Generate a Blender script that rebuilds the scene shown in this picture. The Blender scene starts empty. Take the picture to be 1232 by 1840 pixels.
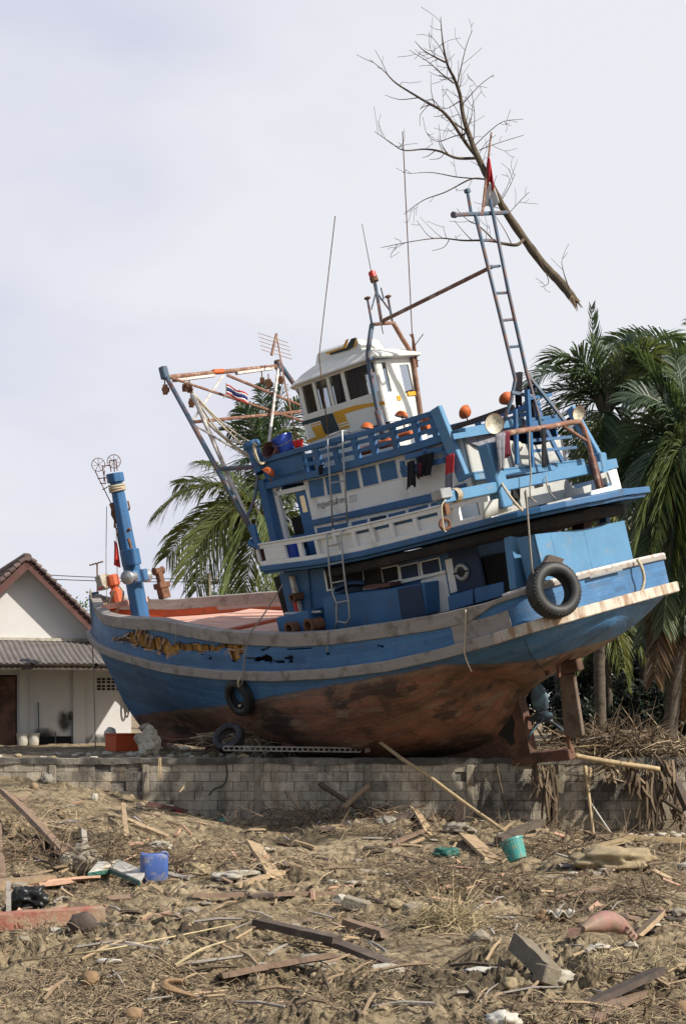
import bpy, bmesh, math, random
import numpy as np
from mathutils import Vector, Matrix, noise
R = math.radians
random.seed(7)
SC = bpy.context.scene
COL = SC.collection

# ------------------------------------------------------------------ camera, sky, sun, exposure
CAM_H = 2.3
FPX, HZ = 2600.0, 1270.0            # focal length and horizon row, in photograph pixels (1232 x 1840)
cd = bpy.data.cameras.new('camera'); cam = bpy.data.objects.new('camera', cd); COL.objects.link(cam)
cam.location = (0, 0, CAM_H); cam.rotation_euler = (R(90), 0, 0)
cd.sensor_fit = 'VERTICAL'; cd.sensor_height = 36; cd.lens = 36 * FPX / 1840
cd.shift_y = (HZ - 920) / 1840; cd.clip_end = 3000
SC.camera = cam

SUN = Vector((0.66, -0.34, 0.62)).normalized()
sun_el = math.asin(SUN.z); sun_az = math.atan2(SUN.x, SUN.y)
w = bpy.data.worlds.new('World'); SC.world = w; w.use_nodes = True
nt = w.node_tree; nt.nodes.clear()
def N(t, ty, **k):
    n = t.nodes.new(ty)
    for a, b in k.items(): setattr(n, a, b)
    return n
out = N(nt, 'ShaderNodeOutputWorld'); bg = N(nt, 'ShaderNodeBackground'); bg.inputs[1].default_value = 0.1
sky = N(nt, 'ShaderNodeTexSky', sky_type='NISHITA', sun_disc=False, sun_elevation=sun_el, sun_rotation=sun_az, air_density=1.2, dust_density=2.0)
tc = N(nt, 'ShaderNodeTexCoord'); mp = N(nt, 'ShaderNodeMapping'); mp.inputs['Scale'].default_value = (1, 1, 2.2)
nz = N(nt, 'ShaderNodeTexNoise'); nz.inputs['Scale'].default_value = 2.6; nz.inputs['Detail'].default_value = 5; nz.inputs['Roughness'].default_value = .5
cr = N(nt, 'ShaderNodeValToRGB')                      # cloud brightness: a veil of thin cloud, lavender grey to white
cr.color_ramp.elements[0].position = .38; cr.color_ramp.elements[0].color = (5.25, 5.35, 6.6, 1)
cr.color_ramp.elements[1].position = .68; cr.color_ramp.elements[1].color = (6.95, 7.0, 7.4, 1)
# the veil is brighter towards the sun and thicker near the horizon
dt = N(nt, 'ShaderNodeVectorMath', operation='DOT_PRODUCT'); dt.inputs[1].default_value = Vector((.95, .3, -.05)).normalized()
mr = N(nt, 'ShaderNodeMapRange'); mr.inputs[1].default_value = .0; mr.inputs[2].default_value = .55; mr.inputs[3].default_value = 0; mr.inputs[4].default_value = .28
addv = N(nt, 'ShaderNodeMath', operation='ADD')
mx = N(nt, 'ShaderNodeMix', data_type='RGBA'); mx.inputs[0].default_value = .93
L_ = nt.links.new
L_(tc.outputs['Generated'], mp.inputs[0]); L_(mp.outputs[0], nz.inputs[0])
L_(tc.outputs['Generated'], dt.inputs[0]); L_(dt.outputs['Value'], mr.inputs[0])
L_(nz.outputs[0], addv.inputs[0]); L_(mr.outputs[0], addv.inputs[1]); L_(addv.outputs[0], cr.inputs[0])
# the veil covers the half of the sky over the land; the unseen sky behind and overhead is set clear to weaken the fill
sxyz = N(nt, 'ShaderNodeSeparateXYZ'); mr2 = N(nt, 'ShaderNodeMapRange', interpolation_type='SMOOTHSTEP'); mr2.inputs[1].default_value = .05; mr2.inputs[2].default_value = .75; mr2.inputs[3].default_value = .26; mr2.inputs[4].default_value = .94
L_(tc.outputs['Generated'], sxyz.inputs[0]); L_(sxyz.outputs[1], mr2.inputs[0]); L_(mr2.outputs[0], mx.inputs[0])
L_(sky.outputs[0], mx.inputs[6]); L_(cr.outputs[0], mx.inputs[7]); L_(mx.outputs[2], bg.inputs[0]); L_(bg.outputs[0], out.inputs[0])
sl = bpy.data.lights.new('sun', 'SUN'); sl.energy = 5.0; sl.angle = R(.8); sl.color = (1, .94, .83)
so = bpy.data.objects.new('sun', sl); COL.objects.link(so)
so.rotation_euler = SUN.to_track_quat('Z', 'Y').to_euler(); so.location = (20, -8, 30)
vs = SC.view_settings; vs.view_transform = 'Standard'; vs.look = 'None'; vs.gamma = 1; vs.use_curve_mapping = False; vs.exposure = 0.32

# ------------------------------------------------------------------ placing helpers
CAMP = Vector((0, 0, CAM_H))
def ray(px, py): return Vector(((px - 616) / FPX, 1, (HZ - py) / FPX))
def W(px, py, Y): return CAMP + ray(px, py) * Y
# boat frame: x to the bow, y to port, z up; yawed 44 deg, listing in the picture plane
def boat_matrix():
    t, r, a = R(44), R(13), R(3.5)
    A = Matrix(((-math.cos(t), -math.sin(t), 0), (math.sin(t), -math.cos(t), 0), (0, 0, 1)))
    T = Matrix(((1, 0, 0), (0, math.cos(a), -math.sin(a)), (0, math.sin(a), math.cos(a))))
    Q = Matrix(((math.cos(r), 0, -math.sin(r)), (0, 1, 0), (math.sin(r), 0, math.cos(r))))
    return Q @ T @ A
BR = boat_matrix(); BO = W(1028, 1365, 25.2); BRI = BR.transposed()
BM = Matrix.Translation(BO) @ BR.to_4x4()
_bo = BRI @ (CAMP - BO)
AX = {'x': 0, 'y': 1, 'z': 2}
def L(px, py, ax, val):
    "point of the boat frame on the plane ax = val seen at px, py"
    d = BRI @ ray(px, py); k = AX[ax]; t = (val - _bo[k]) / d[k]
    return _bo + d * t
def pix(p):
    v = BR @ Vector(p) + BO - CAMP
    return 616 + FPX * v.x / v.y, HZ - FPX * v.z / v.y
def b2w(p): return BR @ Vector(p) + BO
DOWN = BRI @ Vector((0, 0, -1))        # gravity in the boat frame
VIEW = BRI @ Vector((0, -1, 0))        # towards the street in the boat frame

# ------------------------------------------------------------------ materials
MATS = {}
def mat(name, col, rough=.6, var=.18, vscale=3., dirt=None, damt=.0, dscale=1.6, dstretch=(1, 1, 1), bump=.15, bscale=40, metal=0., stretch=(1, 1, 1), island=0., spec=.4, detail=6):
    if name in MATS: return MATS[name]
    m = bpy.data.materials.new(name); m.use_nodes = True; t = m.node_tree; t.nodes.clear(); k = t.links.new
    o = N(t, 'ShaderNodeOutputMaterial'); b = N(t, 'ShaderNodeBsdfPrincipled'); k(b.outputs[0], o.inputs[0])
    b.inputs['Roughness'].default_value = rough; b.inputs['Metallic'].default_value = metal
    b.inputs['Specular IOR Level'].default_value = spec
    c = N(t, 'ShaderNodeTexCoord'); mpn = N(t, 'ShaderNodeMapping'); mpn.inputs['Scale'].default_value = stretch
    k(c.outputs['Object'], mpn.inputs[0])
    n1 = N(t, 'ShaderNodeTexNoise'); n1.inputs['Scale'].default_value = vscale; n1.inputs['Detail'].default_value = detail; n1.inputs['Roughness'].default_value = .65
    k(mpn.outputs[0], n1.inputs[0])
    r = N(t, 'ShaderNodeMapRange'); r.inputs[1].default_value = .25; r.inputs[2].default_value = .75; r.inputs[3].default_value = 1 - var; r.inputs[4].default_value = 1 + var
    k(n1.outputs[0], r.inputs[0])
    fac = r.outputs[0]
    if island:
        g = N(t, 'ShaderNodeNewGeometry'); r2 = N(t, 'ShaderNodeMapRange'); r2.inputs[3].default_value = 1 - island; r2.inputs[4].default_value = 1 + island
        k(g.outputs['Random Per Island'], r2.inputs[0]); mm = N(t, 'ShaderNodeMath', operation='MULTIPLY'); k(fac, mm.inputs[0]); k(r2.outputs[0], mm.inputs[1]); fac = mm.outputs[0]
    vm = N(t, 'ShaderNodeVectorMath', operation='SCALE'); vm.inputs[0].default_value = col[:3]; k(fac, vm.inputs['Scale'])
    cout = vm.outputs[0]
    if dirt:
        mp2 = N(t, 'ShaderNodeMapping'); mp2.inputs['Scale'].default_value = dstretch; k(c.outputs['Object'], mp2.inputs[0])
        n2 = N(t, 'ShaderNodeTexNoise'); n2.inputs['Scale'].default_value = dscale; n2.inputs['Detail'].default_value = 8; n2.inputs['Roughness'].default_value = .7
        k(mp2.outputs[0], n2.inputs[0])
        r3 = N(t, 'ShaderNodeMapRange'); r3.inputs[1].default_value = .62 - damt * .35; r3.inputs[2].default_value = .74 - damt * .3; r3.inputs[3].default_value = 0; r3.inputs[4].default_value = min(1, .55 + damt * .5)
        k(n2.outputs[0], r3.inputs[0])
        x = N(t, 'ShaderNodeMix', data_type='RGBA'); k(r3.outputs[0], x.inputs[0]); k(cout, x.inputs[6]); x.inputs[7].default_value = (*dirt[:3], 1); cout = x.outputs[2]
    k(cout, b.inputs['Base Color'])
    if bump:
        n3 = N(t, 'ShaderNodeTexNoise'); n3.inputs['Scale'].default_value = bscale; n3.inputs['Detail'].default_value = 5
        k(mpn.outputs[0], n3.inputs[0]); bp = N(t, 'ShaderNodeBump'); bp.inputs['Strength'].default_value = bump; bp.inputs['Distance'].default_value = .02
        k(n3.outputs[0], bp.inputs['Height']); k(bp.outputs[0], b.inputs['Normal'])
    MATS[name] = m; return m
BLUE = (.033, .115, .255)
def setup_mats():
    mat('paint_blue', BLUE, .5, .16, 2.2, dirt=(.05, .07, .09), damt=.25, dscale=2.2, dstretch=(1, 1, .5), bump=.12, bscale=18)
    mat('paint_blue_sunlit', (.080, .205, .35), .5, .14, 2.2, dirt=(.22, .22, .22), damt=.15, dscale=3, bump=.12, bscale=18)  # lit copy of the blue paint: sunlight on the stern put into the colour
    mat('paint_navy', (.012, .03, .075), .6, .2, 3)
    mat('paint_white', (.72, .72, .70), .5, .07, 2, dirt=(.36, .33, .27), damt=.2, dscale=2.5, dstretch=(1, 1, .35), bump=.08, bscale=20)
    mat('gelcoat', (.72, .70, .62), .3, .05, 1.5, dirt=(.5, .43, .28), damt=.12, dscale=3, dstretch=(1, 1, .4), bump=.04, bscale=12)
    mat('stripe_orange', (.62, .30, .015), .4, .12, 3)
    mat('stripe_green', (.008, .03, .035), .4, .15, 3)
    mat('weathered_cap', (.30, .27, .245), .8, .2, 2.5, dirt=(.12, .09, .065), damt=.3, dscale=3.5, bump=.4, bscale=14, stretch=(.3, 1, 2))
    mat('white_rail', (.50, .45, .38), .75, .16, 3, dirt=(.22, .11, .045), damt=.5, dscale=3.2, dstretch=(1.4, 1.4, .5), bump=.3, bscale=18)
    mat('orange_paint', (.50, .10, .035), .6, .2, 3, dirt=(.22, .07, .04), damt=.3, dscale=3, bump=.15, bscale=20)
    mat('deck_pink', (.62, .36, .28), .8, .12, 2, dirt=(.42, .18, .12), damt=.3, dscale=1.4, dstretch=(.4, 3, 1), bump=.2, bscale=20)
    mat('lining_grey', (.40, .33, .30), .8, .14, 2.5, dirt=(.42, .16, .10), damt=.25, dscale=2, bump=.2, bscale=20)
    mat('torn_wood', (.46, .24, .06), .8, .35, 5, dirt=(.09, .04, .015), damt=.35, dscale=5, bump=.5, bscale=30, stretch=(4, 4, .6), island=.35)
    mat('pink_wood', (.42, .26, .18), .8, .25, 6, dirt=(.25, .10, .05), damt=.3, dscale=6)
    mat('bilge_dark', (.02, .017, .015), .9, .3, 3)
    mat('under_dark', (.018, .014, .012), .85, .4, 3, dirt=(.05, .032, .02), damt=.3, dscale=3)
    mat('keel_wood', (.13, .065, .045), .85, .3, 4, dirt=(.05, .03, .02), damt=.45, dscale=2.6, bump=.4, bscale=20)
    mat('rudder_wood', (.15, .11, .085), .85, .25, 4, dirt=(.07, .045, .03), damt=.4, dscale=3, bump=.4, bscale=20)
    mat('bronze', (.055, .07, .095), .45, .3, 4, dirt=(.07, .20, .20), damt=.3, dscale=5, metal=.3)
    mat('rubber', (.016, .016, .017), .55, .25, 6, dirt=(.06, .05, .04), damt=.25, dscale=5, bump=.1, bscale=60)
    mat('rope', (.50, .42, .30), .9, .25, 25, bump=.5, bscale=160)
    mat('rope_grey', (.28, .25, .21), .9, .25, 25, bump=.5, bscale=160)
    mat('rope_dark', (.05, .045, .04), .9, .25, 25)
    mat('pipe_blue', (.065, .11, .16), .5, .25, 6, dirt=(.20, .09, .05), damt=.45, dscale=5, bump=.1)
    mat('pipe_rust', (.20, .095, .06), .7, .3, 8, dirt=(.42, .33, .26), damt=.3, dscale=7, bump=.2)
    mat('pipe_white', (.55, .52, .48), .6, .15, 5, dirt=(.26, .13, .08), damt=.35, dscale=6, bump=.15)
    mat('galv', (.34, .35, .36), .4, .15, 6, dirt=(.28, .2, .14), damt=.2, dscale=8, metal=.5)
    mat('rust', (.16, .075, .04), .85, .35, 9, dirt=(.07, .04, .03), damt=.4, dscale=8, bump=.4)
    mat('red_paint', (.5, .03, .02), .5, .15, 4)
    mat('lamp_red', (.62, .02, .015), .2, .1, 4)
    mat('lamp_orange', (.50, .10, .015), .6, .2, 6, dirt=(.25, .06, .02), damt=.25, dscale=8)
    mat('reflector', (.55, .52, .42), .35, .2, 6, dirt=(.25, .2, .12), damt=.35, dscale=8)
    mat('cloth_black', (.008, .008, .011), .95, .3, 8)
    mat('cloth_red', (.42, .035, .04), .95, .25, 8)
    mat('cloth_maroon', (.12, .015, .03), .95, .25, 8)
    mat('cloth_grey', (.20, .20, .23), .95, .3, 8, dirt=(.07, .07, .09), damt=.4, dscale=9)
    mat('cloth_white', (.62, .60, .56), .95, .12, 8)
    mat('tarp_grey', (.40, .40, .38), .75, .12, 3, dirt=(.24, .22, .18), damt=.3, dscale=3)
    mat('plastic_blue', (.03, .08, .42), .35, .15, 4)
    mat('plastic_teal', (.05, .26, .235), .4, .2, 5, dirt=(.25, .20, .12), damt=.35, dscale=10)
    mat('jerrycan_blue', (.05, .10, .30), .5, .2, 5, dirt=(.25, .22, .18), damt=.35, dscale=7)
    mat('mud_concrete', (.185, .155, .115), .95, .25, 5, dirt=(.11, .085, .055), damt=.5, dscale=5, bump=.7, bscale=30)
    mat('bark', (.10, .075, .05), .95, .35, 6, dirt=(.035, .028, .02), damt=.35, dscale=7, bump=.6, bscale=30)
    mat('bark_light', (.25, .18, .115), .95, .3, 12, bump=.6, bscale=40)
    mat('palm_bark', (.095, .075, .058), .95, .3, 5, dirt=(.06, .05, .035), damt=.4, dscale=5, bump=.7, bscale=14, stretch=(.6, .6, 4))
    mat('concrete', (.245, .215, .17), .9, .2, 4, dirt=(.17, .135, .09), damt=.5, dscale=3, bump=.5, bscale=30)
    mat('concrete_pale', (.40, .37, .31), .9, .15, 6, dirt=(.20, .165, .11), damt=.45, dscale=4, bump=.5, bscale=25)
    mat('block', (.36, .31, .24), .95, .28, 5, dirt=(.04, .037, .038), damt=.42, dscale=.9, dstretch=(1.3, 1, .8), bump=.7, bscale=50, island=.30)
    mat('mortar', (.20, .18, .15), .95, .35, 3, dirt=(.04, .037, .036), damt=.6, dscale=1.6, bump=.6, bscale=30)
    mat('plaster', (.55, .535, .525), .9, .07, 1.2, dirt=(.44, .40, .36), damt=.15, dscale=1.1, dstretch=(1, 1, .5), bump=.1, bscale=10)
    mat('tile', (.12, .085, .075), .85, .3, 4, island=.3, bump=.3, bscale=30)
    mat('sheet_roof', (.135, .12, .115), .9, .25, 2.5, dirt=(.10, .075, .065), damt=.4, dscale=2.5, bump=.3, bscale=20, stretch=(1, .3, 1))
    mat('fascia_brown', (.10, .045, .04), .8, .25, 3)
    mat('plank_tan', (.36, .26, .16), .85, .2, 6, dirt=(.20, .15, .09), damt=.3, dscale=5, bump=.5, bscale=25)
    mat('plank_brown', (.20, .135, .095), .85, .25, 6, dirt=(.09, .065, .045), damt=.35, dscale=5, bump=.5, bscale=25)
    mat('plank_grey', (.27, .24, .21), .85, .22, 6, dirt=(.12, .10, .08), damt=.35, dscale=5, bump=.5, bscale=25)
    mat('plank_dark', (.075, .055, .045), .9, .3, 6, dirt=(.16, .13, .10), damt=.25, dscale=5, bump=.5, bscale=25)
    mat('bamboo', (.40, .30, .17), .6, .2, 8, dirt=(.20, .14, .08), damt=.3, dscale=7)
    mat('red_timber', (.30, .105, .075), .85, .2, 4, dirt=(.33, .26, .17), damt=.55, dscale=3, bump=.4)
    mat('straw', (.36, .29, .17), .9, .3, 3, island=.55, bump=0)
    mat('twig', (.15, .108, .07), .95, .3, 3, island=.6, bump=0)
    mat('twig_pale', (.30, .23, .15), .95, .3, 3, island=.6, bump=0)
    mat('clod', (.21, .165, .10), .95, .35, 6, island=.4, bump=.4, bscale=60)
    mat('white_plastic', (.50, .48, .43), .6, .1, 6, dirt=(.28, .23, .15), damt=.45, dscale=6)
    mat('green_sheet', (.025, .11, .09), .6, .15, 6, dirt=(.3, .25, .17), damt=.2, dscale=8)
    mat('bag_black', (.012, .012, .013), .4, .2, 6, dirt=(.13, .11, .08), damt=.2, dscale=7)
    mat('carcass_pink', (.31, .155, .135), .6, .25, 5, dirt=(.17, .125, .08), damt=.62, dscale=5, bump=.3, bscale=25)
    mat('husk', (.24, .155, .085), .95, .3, 9, dirt=(.12, .07, .04), damt=.3, dscale=9, bump=.6, bscale=50)
    mat('orange_box', (.48, .075, .02), .6, .15, 4, dirt=(.2, .05, .03), damt=.2, dscale=4)
    mat('wire', (.03, .03, .03), .7, .1, 3, bump=0)
    mat('mud_plastic', (.22, .20, .165), .7, .2, 6, dirt=(.13, .105, .07), damt=.4, dscale=7, bump=.3)
    mat('trash_white', (.42, .39, .33), .8, .15, 9, dirt=(.24, .19, .12), damt=.5, dscale=9, bump=.1)
    mat('text_ink', (.02, .02, .06), .6, .1, 4, bump=0)
    mat('text_faded', (.25, .29, .34), .6, .1, 4, bump=0)
    mat('flag_blue', (.02, .025, .14), .9, .1, 5)
setup_mats()

def leaf_mat(name, col, trans, island=.4, rough=.45):
    m = bpy.data.materials.new(name); m.use_nodes = True; t = m.node_tree; t.nodes.clear(); k = t.links.new
    o = N(t, 'ShaderNodeOutputMaterial'); b = N(t, 'ShaderNodeBsdfPrincipled'); b.inputs['Roughness'].default_value = rough
    g = N(t, 'ShaderNodeNewGeometry'); r = N(t, 'ShaderNodeMapRange'); r.inputs[3].default_value = 1 - island; r.inputs[4].default_value = 1 + island
    k(g.outputs['Random Per Island'], r.inputs[0])
    vm = N(t, 'ShaderNodeVectorMath', operation='SCALE'); vm.inputs[0].default_value = col; k(r.outputs[0], vm.inputs['Scale']); k(vm.outputs[0], b.inputs['Base Color'])
    tr = N(t, 'ShaderNodeBsdfTranslucent'); tr.inputs[0].default_value = (*trans, 1)
    mxs = N(t, 'ShaderNodeMixShader'); mxs.inputs[0].default_value = .28
    k(b.outputs[0], mxs.inputs[1]); k(tr.outputs[0], mxs.inputs[2]); k(mxs.outputs[0], o.inputs[0])
    MATS[name] = m; return m
leaf_mat('palm_leaf', (.095, .125, .045), (.20, .23, .05))
leaf_mat('palm_leaf_yellow', (.14, .155, .048), (.24, .25, .06))
leaf_mat('palm_leaf_dark', (.052, .080, .042), (.13, .19, .05), .5)
leaf_mat('palm_leaf_dead', (.13, .075, .03), (.14, .07, .02))
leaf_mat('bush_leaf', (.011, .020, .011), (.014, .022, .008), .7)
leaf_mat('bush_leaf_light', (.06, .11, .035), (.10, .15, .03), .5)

def glass_mat():
    m = bpy.data.materials.new('dark_glass'); m.use_nodes = True; t = m.node_tree; t.nodes.clear(); k = t.links.new
    o = N(t, 'ShaderNodeOutputMaterial'); g = N(t, 'ShaderNodeBsdfGlossy'); g.inputs['Roughness'].default_value = .06
    tr = N(t, 'ShaderNodeBsdfTransparent'); tr.inputs[0].default_value = (.62, .66, .70, 1)
    x = N(t, 'ShaderNodeMixShader'); f = N(t, 'ShaderNodeFresnel'); f.inputs[0].default_value = 1.45
    k(f.outputs[0], x.inputs[0]); k(tr.outputs[0], x.inputs[1]); k(g.outputs[0], x.inputs[2]); k(x.outputs[0], o.inputs[0])
    MATS['dark_glass'] = m
glass_mat()

# ------------------------------------------------------------------ mesh builder
ORG = {}
class MB:
    def __init__(s): s.v = []; s.f = []; s.m = []
    def add(s, vs, fs, mi=0):
        b = len(s.v); s.v += [Vector(q) for q in vs]
        for f in fs: s.f.append([b + i for i in f]); s.m.append(mi)
        return s
    def box(s, c, size, rot=None, mi=0):
        hx, hy, hz = (a / 2 for a in size); c = Vector(c); vs = []
        for z in (-hz, hz):
            for x, y in ((-hx, -hy), (hx, -hy), (hx, hy), (-hx, hy)):
                q = Vector((x, y, z)); vs.append(c + (rot @ q if rot else q))
        return s.add(vs, [(3, 2, 1, 0), (4, 5, 6, 7), (0, 1, 5, 4), (1, 2, 6, 5), (2, 3, 7, 6), (3, 0, 4, 7)], mi)
    def bar(s, p, q, wd, ht, up=(0, 0, 1), mi=0, roll=0, taper=1):
        p, q = Vector(p), Vector(q); d = (q - p).normalized(); u = Vector(up)
        a = d.cross(u)
        if a.length < 1e-4: a = d.cross(Vector((1, 0, 0)))
        a.normalize(); u = a.cross(d).normalized()
        if roll:
            a, u = a * math.cos(roll) + u * math.sin(roll), u * math.cos(roll) - a * math.sin(roll)
        vs = []
        for e, k in ((p, 1), (q, taper)):
            for i, j in ((-1, -1), (1, -1), (1, 1), (-1, 1)): vs.append(e + a * (i * wd / 2 * k) + u * (j * ht / 2 * k))
        return s.add(vs, [(3, 2, 1, 0), (4, 5, 6, 7), (0, 1, 5, 4), (1, 2, 6, 5), (2, 3, 7, 6), (3, 0, 4, 7)], mi)
    def tube(s, pts, r, n=8, cap=True, mi=0):
        pts = [Vector(p) for p in pts]; m = len(pts)
        rs = list(r) if hasattr(r, '__len__') else [r] * m
        d0 = (pts[1] - pts[0]).normalized(); a = d0.orthogonal().normalized(); vs = []; prev = d0
        for i in range(m):
            if i == 0: d = d0
            elif i == m - 1: d = (pts[i] - pts[i - 1]).normalized()
            else: d = ((pts[i] - pts[i - 1]).normalized() + (pts[i + 1] - pts[i]).normalized()); d = d.normalized() if d.length > 1e-6 else prev
            a = (a - d * a.dot(d)); a = a.normalized() if a.length > 1e-6 else d.orthogonal().normalized(); b = d.cross(a); prev = d
            for j in range(n):
                t = 2 * math.pi * j / n; vs.append(pts[i] + (a * math.cos(t) + b * math.sin(t)) * rs[i])
        fs = []
        for i in range(m - 1):
            for j in range(n):
                k = (j + 1) % n; fs.append((i * n + j, i * n + k, (i + 1) * n + k, (i + 1) * n + j))
        if cap: fs.append(tuple(range(n - 1, -1, -1))); fs.append(tuple((m - 1) * n + j for j in range(n)))
        return s.add(vs, fs, mi)
    def prism(s, pts, off, mi=0):
        pts = [Vector(p) for p in pts]; off = Vector(off); n = len(pts)
        nrm = sum(((pts[i] - pts[0]).cross(pts[(i + 1) % n] - pts[0]) for i in range(1, n - 1)), Vector())
        if nrm.dot(off) > 0: pts = pts[::-1]
        vs = pts + [p + off for p in pts]
        fs = [tuple(range(n)), tuple(range(2 * n - 1, n - 1, -1))] + [(i, n + i, n + (i + 1) % n, (i + 1) % n) for i in range(n)]
        return s.add(vs, fs, mi)
    def lathe(s, c, axis, prof, n=20, mi=0, a0=None, cap=False):
        c = Vector(c); ax = Vector(axis).normalized(); a = a0 or ax.orthogonal().normalized(); b = ax.cross(a); vs = []
        for r, h in prof:
            for j in range(n):
                t = 2 * math.pi * j / n; vs.append(c + ax * h + (a * math.cos(t) + b * math.sin(t)) * r)
        fs = []
        for i in range(len(prof) - 1):
            for j in range(n):
                k = (j + 1) % n; fs.append((i * n + j, i * n + k, (i + 1) * n + k, (i + 1) * n + j))
        if cap: fs.append(tuple(range(n - 1, -1, -1))); fs.append(tuple((len(prof) - 1) * n + j for j in range(n)))
        return s.add(vs, fs, mi)
    def grid(s, rows, mi=0, closed=False):
        n = len(rows[0]); vs = [p for r in rows for p in r]; fs = []
        for i in range(len(rows) - 1):
            for j in range(n if closed else n - 1):
                k = (j + 1) % n; fs.append((i * n + j, i * n + k, (i + 1) * n + k, (i + 1) * n + j))
        return s.add(vs, fs, mi)
    def torus(s, c, axis, Rr, r, n=40, k=16, sq=1.0, mi=0):
        prof = [(Rr + r * math.cos(t), r * sq * math.sin(t)) for t in (2 * math.pi * i / k for i in range(k + 1))]
        return s.lathe(c, axis, prof, n, mi)
    def mirror_y(s):
        nv = [Vector((p.x, -p.y, p.z)) for p in s.v]; nf = [tuple(reversed(f)) for f in s.f]; mm = list(s.m); b = len(s.v)
        s.v += nv
        for f, m_ in zip(nf, mm): s.f.append([b + i for i in f]); s.m.append(m_)
        return s
    def build(s, name, mats, parent=None, smooth=False, bevel=0, frame=None, solid=0, auto=None):
        """frame 'boat': the vertices are in boat coordinates; a thing with no parent gets its own origin at its base"""
        vs = s.v; org = Vector((0, 0, 0))
        if parent is not None: org = ORG.get(parent.name, Vector((0, 0, 0)))
        else:
            if frame == 'boat': vs = [BR @ q + BO for q in vs]
            lo = [min(q[i] for q in vs) for i in range(3)]; hi = [max(q[i] for q in vs) for i in range(3)]
            org = Vector(((lo[0] + hi[0]) / 2, (lo[1] + hi[1]) / 2, lo[2]))
        me = bpy.data.meshes.new(name); me.from_pydata([tuple(q - org) for q in vs], [], s.f); me.update()
        if not isinstance(mats, (list, tuple)): mats = [mats]
        for q in mats: me.materials.append(MATS[q] if isinstance(q, str) else q)
        if len(mats) > 1: me.polygons.foreach_set('material_index', s.m)
        if smooth: me.polygons.foreach_set('use_smooth', [True] * len(me.polygons))
        o = bpy.data.objects.new(name, me); COL.objects.link(o)
        if parent is not None: o.parent = parent; ORG[o.name] = org
        else: o.location = org; ORG[o.name] = org
        if solid:
            q = o.modifiers.new('solid', 'SOLIDIFY'); q.thickness = solid; q.offset = 0
        if bevel:
            q = o.modifiers.new('bevel', 'BEVEL'); q.width = bevel; q.segments = 1; q.limit_method = 'ANGLE'; q.angle_limit = R(40)
        return o
def tag(o, label=None, cat=None, group=None, kind=None):
    if label: o['label'] = label
    if cat: o['category'] = cat
    if group: o['group'] = group
    if kind: o['kind'] = kind
    return o
def thing(name, label, cat, loc, group=None):
    o = bpy.data.objects.new(name, None); COL.objects.link(o); o.location = loc; o.empty_display_size = .2
    ORG[o.name] = Vector(loc); return tag(o, label, cat, group)
def inpoly(x, y, P):
    c = False; j = len(P) - 1
    for i in range(len(P)):
        xi, yi = P[i]; xj, yj = P[j]
        if (yi > y) != (yj > y) and x < (xj - xi) * (y - yi) / (yj - yi) + xi: c = not c
        j = i
    return c
def lerp(a, b, t): return a + (b - a) * t
def interp(x, tab): return float(np.interp(x, [a for a, _ in tab], [b for _, b in tab]))
def smooth_path(pts, k=6):
    "Catmull-Rom through the points"
    pts = [Vector(p) for p in pts]; o = []
    for i in range(len(pts) - 1):
        p0 = pts[max(i - 1, 0)]; p1 = pts[i]; p2 = pts[i + 1]; p3 = pts[min(i + 2, len(pts) - 1)]
        for j in range(k):
            t = j / k; o.append(.5 * ((2 * p1) + (p2 - p0) * t + (2 * p0 - 5 * p1 + 4 * p2 - p3) * t * t + (3 * p1 - p0 - 3 * p2 + p3) * t ** 3))
    return o + [pts[-1]]
def sag(p, q, amount, k=14, down=Vector((0, 0, -1))):
    p, q = Vector(p), Vector(q)
    return [p.lerp(q, i / k) + down * (amount * 4 * (i / k) * (1 - i / k)) for i in range(k + 1)]

# ================================================================== THE BOAT
boat = bpy.data.objects.new('fishing_boat', None); COL.objects.link(boat); boat.matrix_world = BM
ORG[boat.name] = Vector((0, 0, 0))
tag(boat, 'stranded blue wooden fishing trawler with white wheelhouse leaning on the block wall', 'fishing boat')

PLAN = [(-1.55, 0), (-1.545, .4), (-1.535, .9), (-1.5, 1.5), (-1.40, 1.98), (-1.16, 2.24), (-.75, 2.31), (-.2, 2.33), (1, 2.33), (3, 2.35), (5, 2.32), (7, 2.15), (8.5, 1.85), (9.7, 1.45), (10.7, .95), (11.4, .5), (11.85, .2), (12.08, 0)]
SHEER = [(-1.6, 3.10), (-.7, 3.0), (.4, 2.99), (1.4, 3.03), (2.8, 3.11), (3.75, 3.22), (4.76, 3.40), (5.54, 3.55), (6.7, 3.85), (7.45, 4.06), (7.75, 4.11), (8.9, 4.28), (10.5, 4.53), (11.6, 4.82), (12.1, 5.10)]
RAIL = [(-1.6, 2.55), (-.8, 2.46), (.35, 2.38), (1.57, 2.35), (2.9, 2.41), (4.3, 2.55), (5.84, 2.78), (7.7, 3.14), (9.4, 3.53), (11.3, 3.96), (12.2, 4.30)]
KEEL = [(-1.6, 2.3), (-1.3, 2.12), (-.6, 1.84), (.15, 1.52), (.75, 1.20), (1.05, .70), (1.5, .42), (2.2, .32), (3.2, .36), (5, .55), (8, .95), (9.5, 1.2), (10.95, 1.5)]
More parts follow.
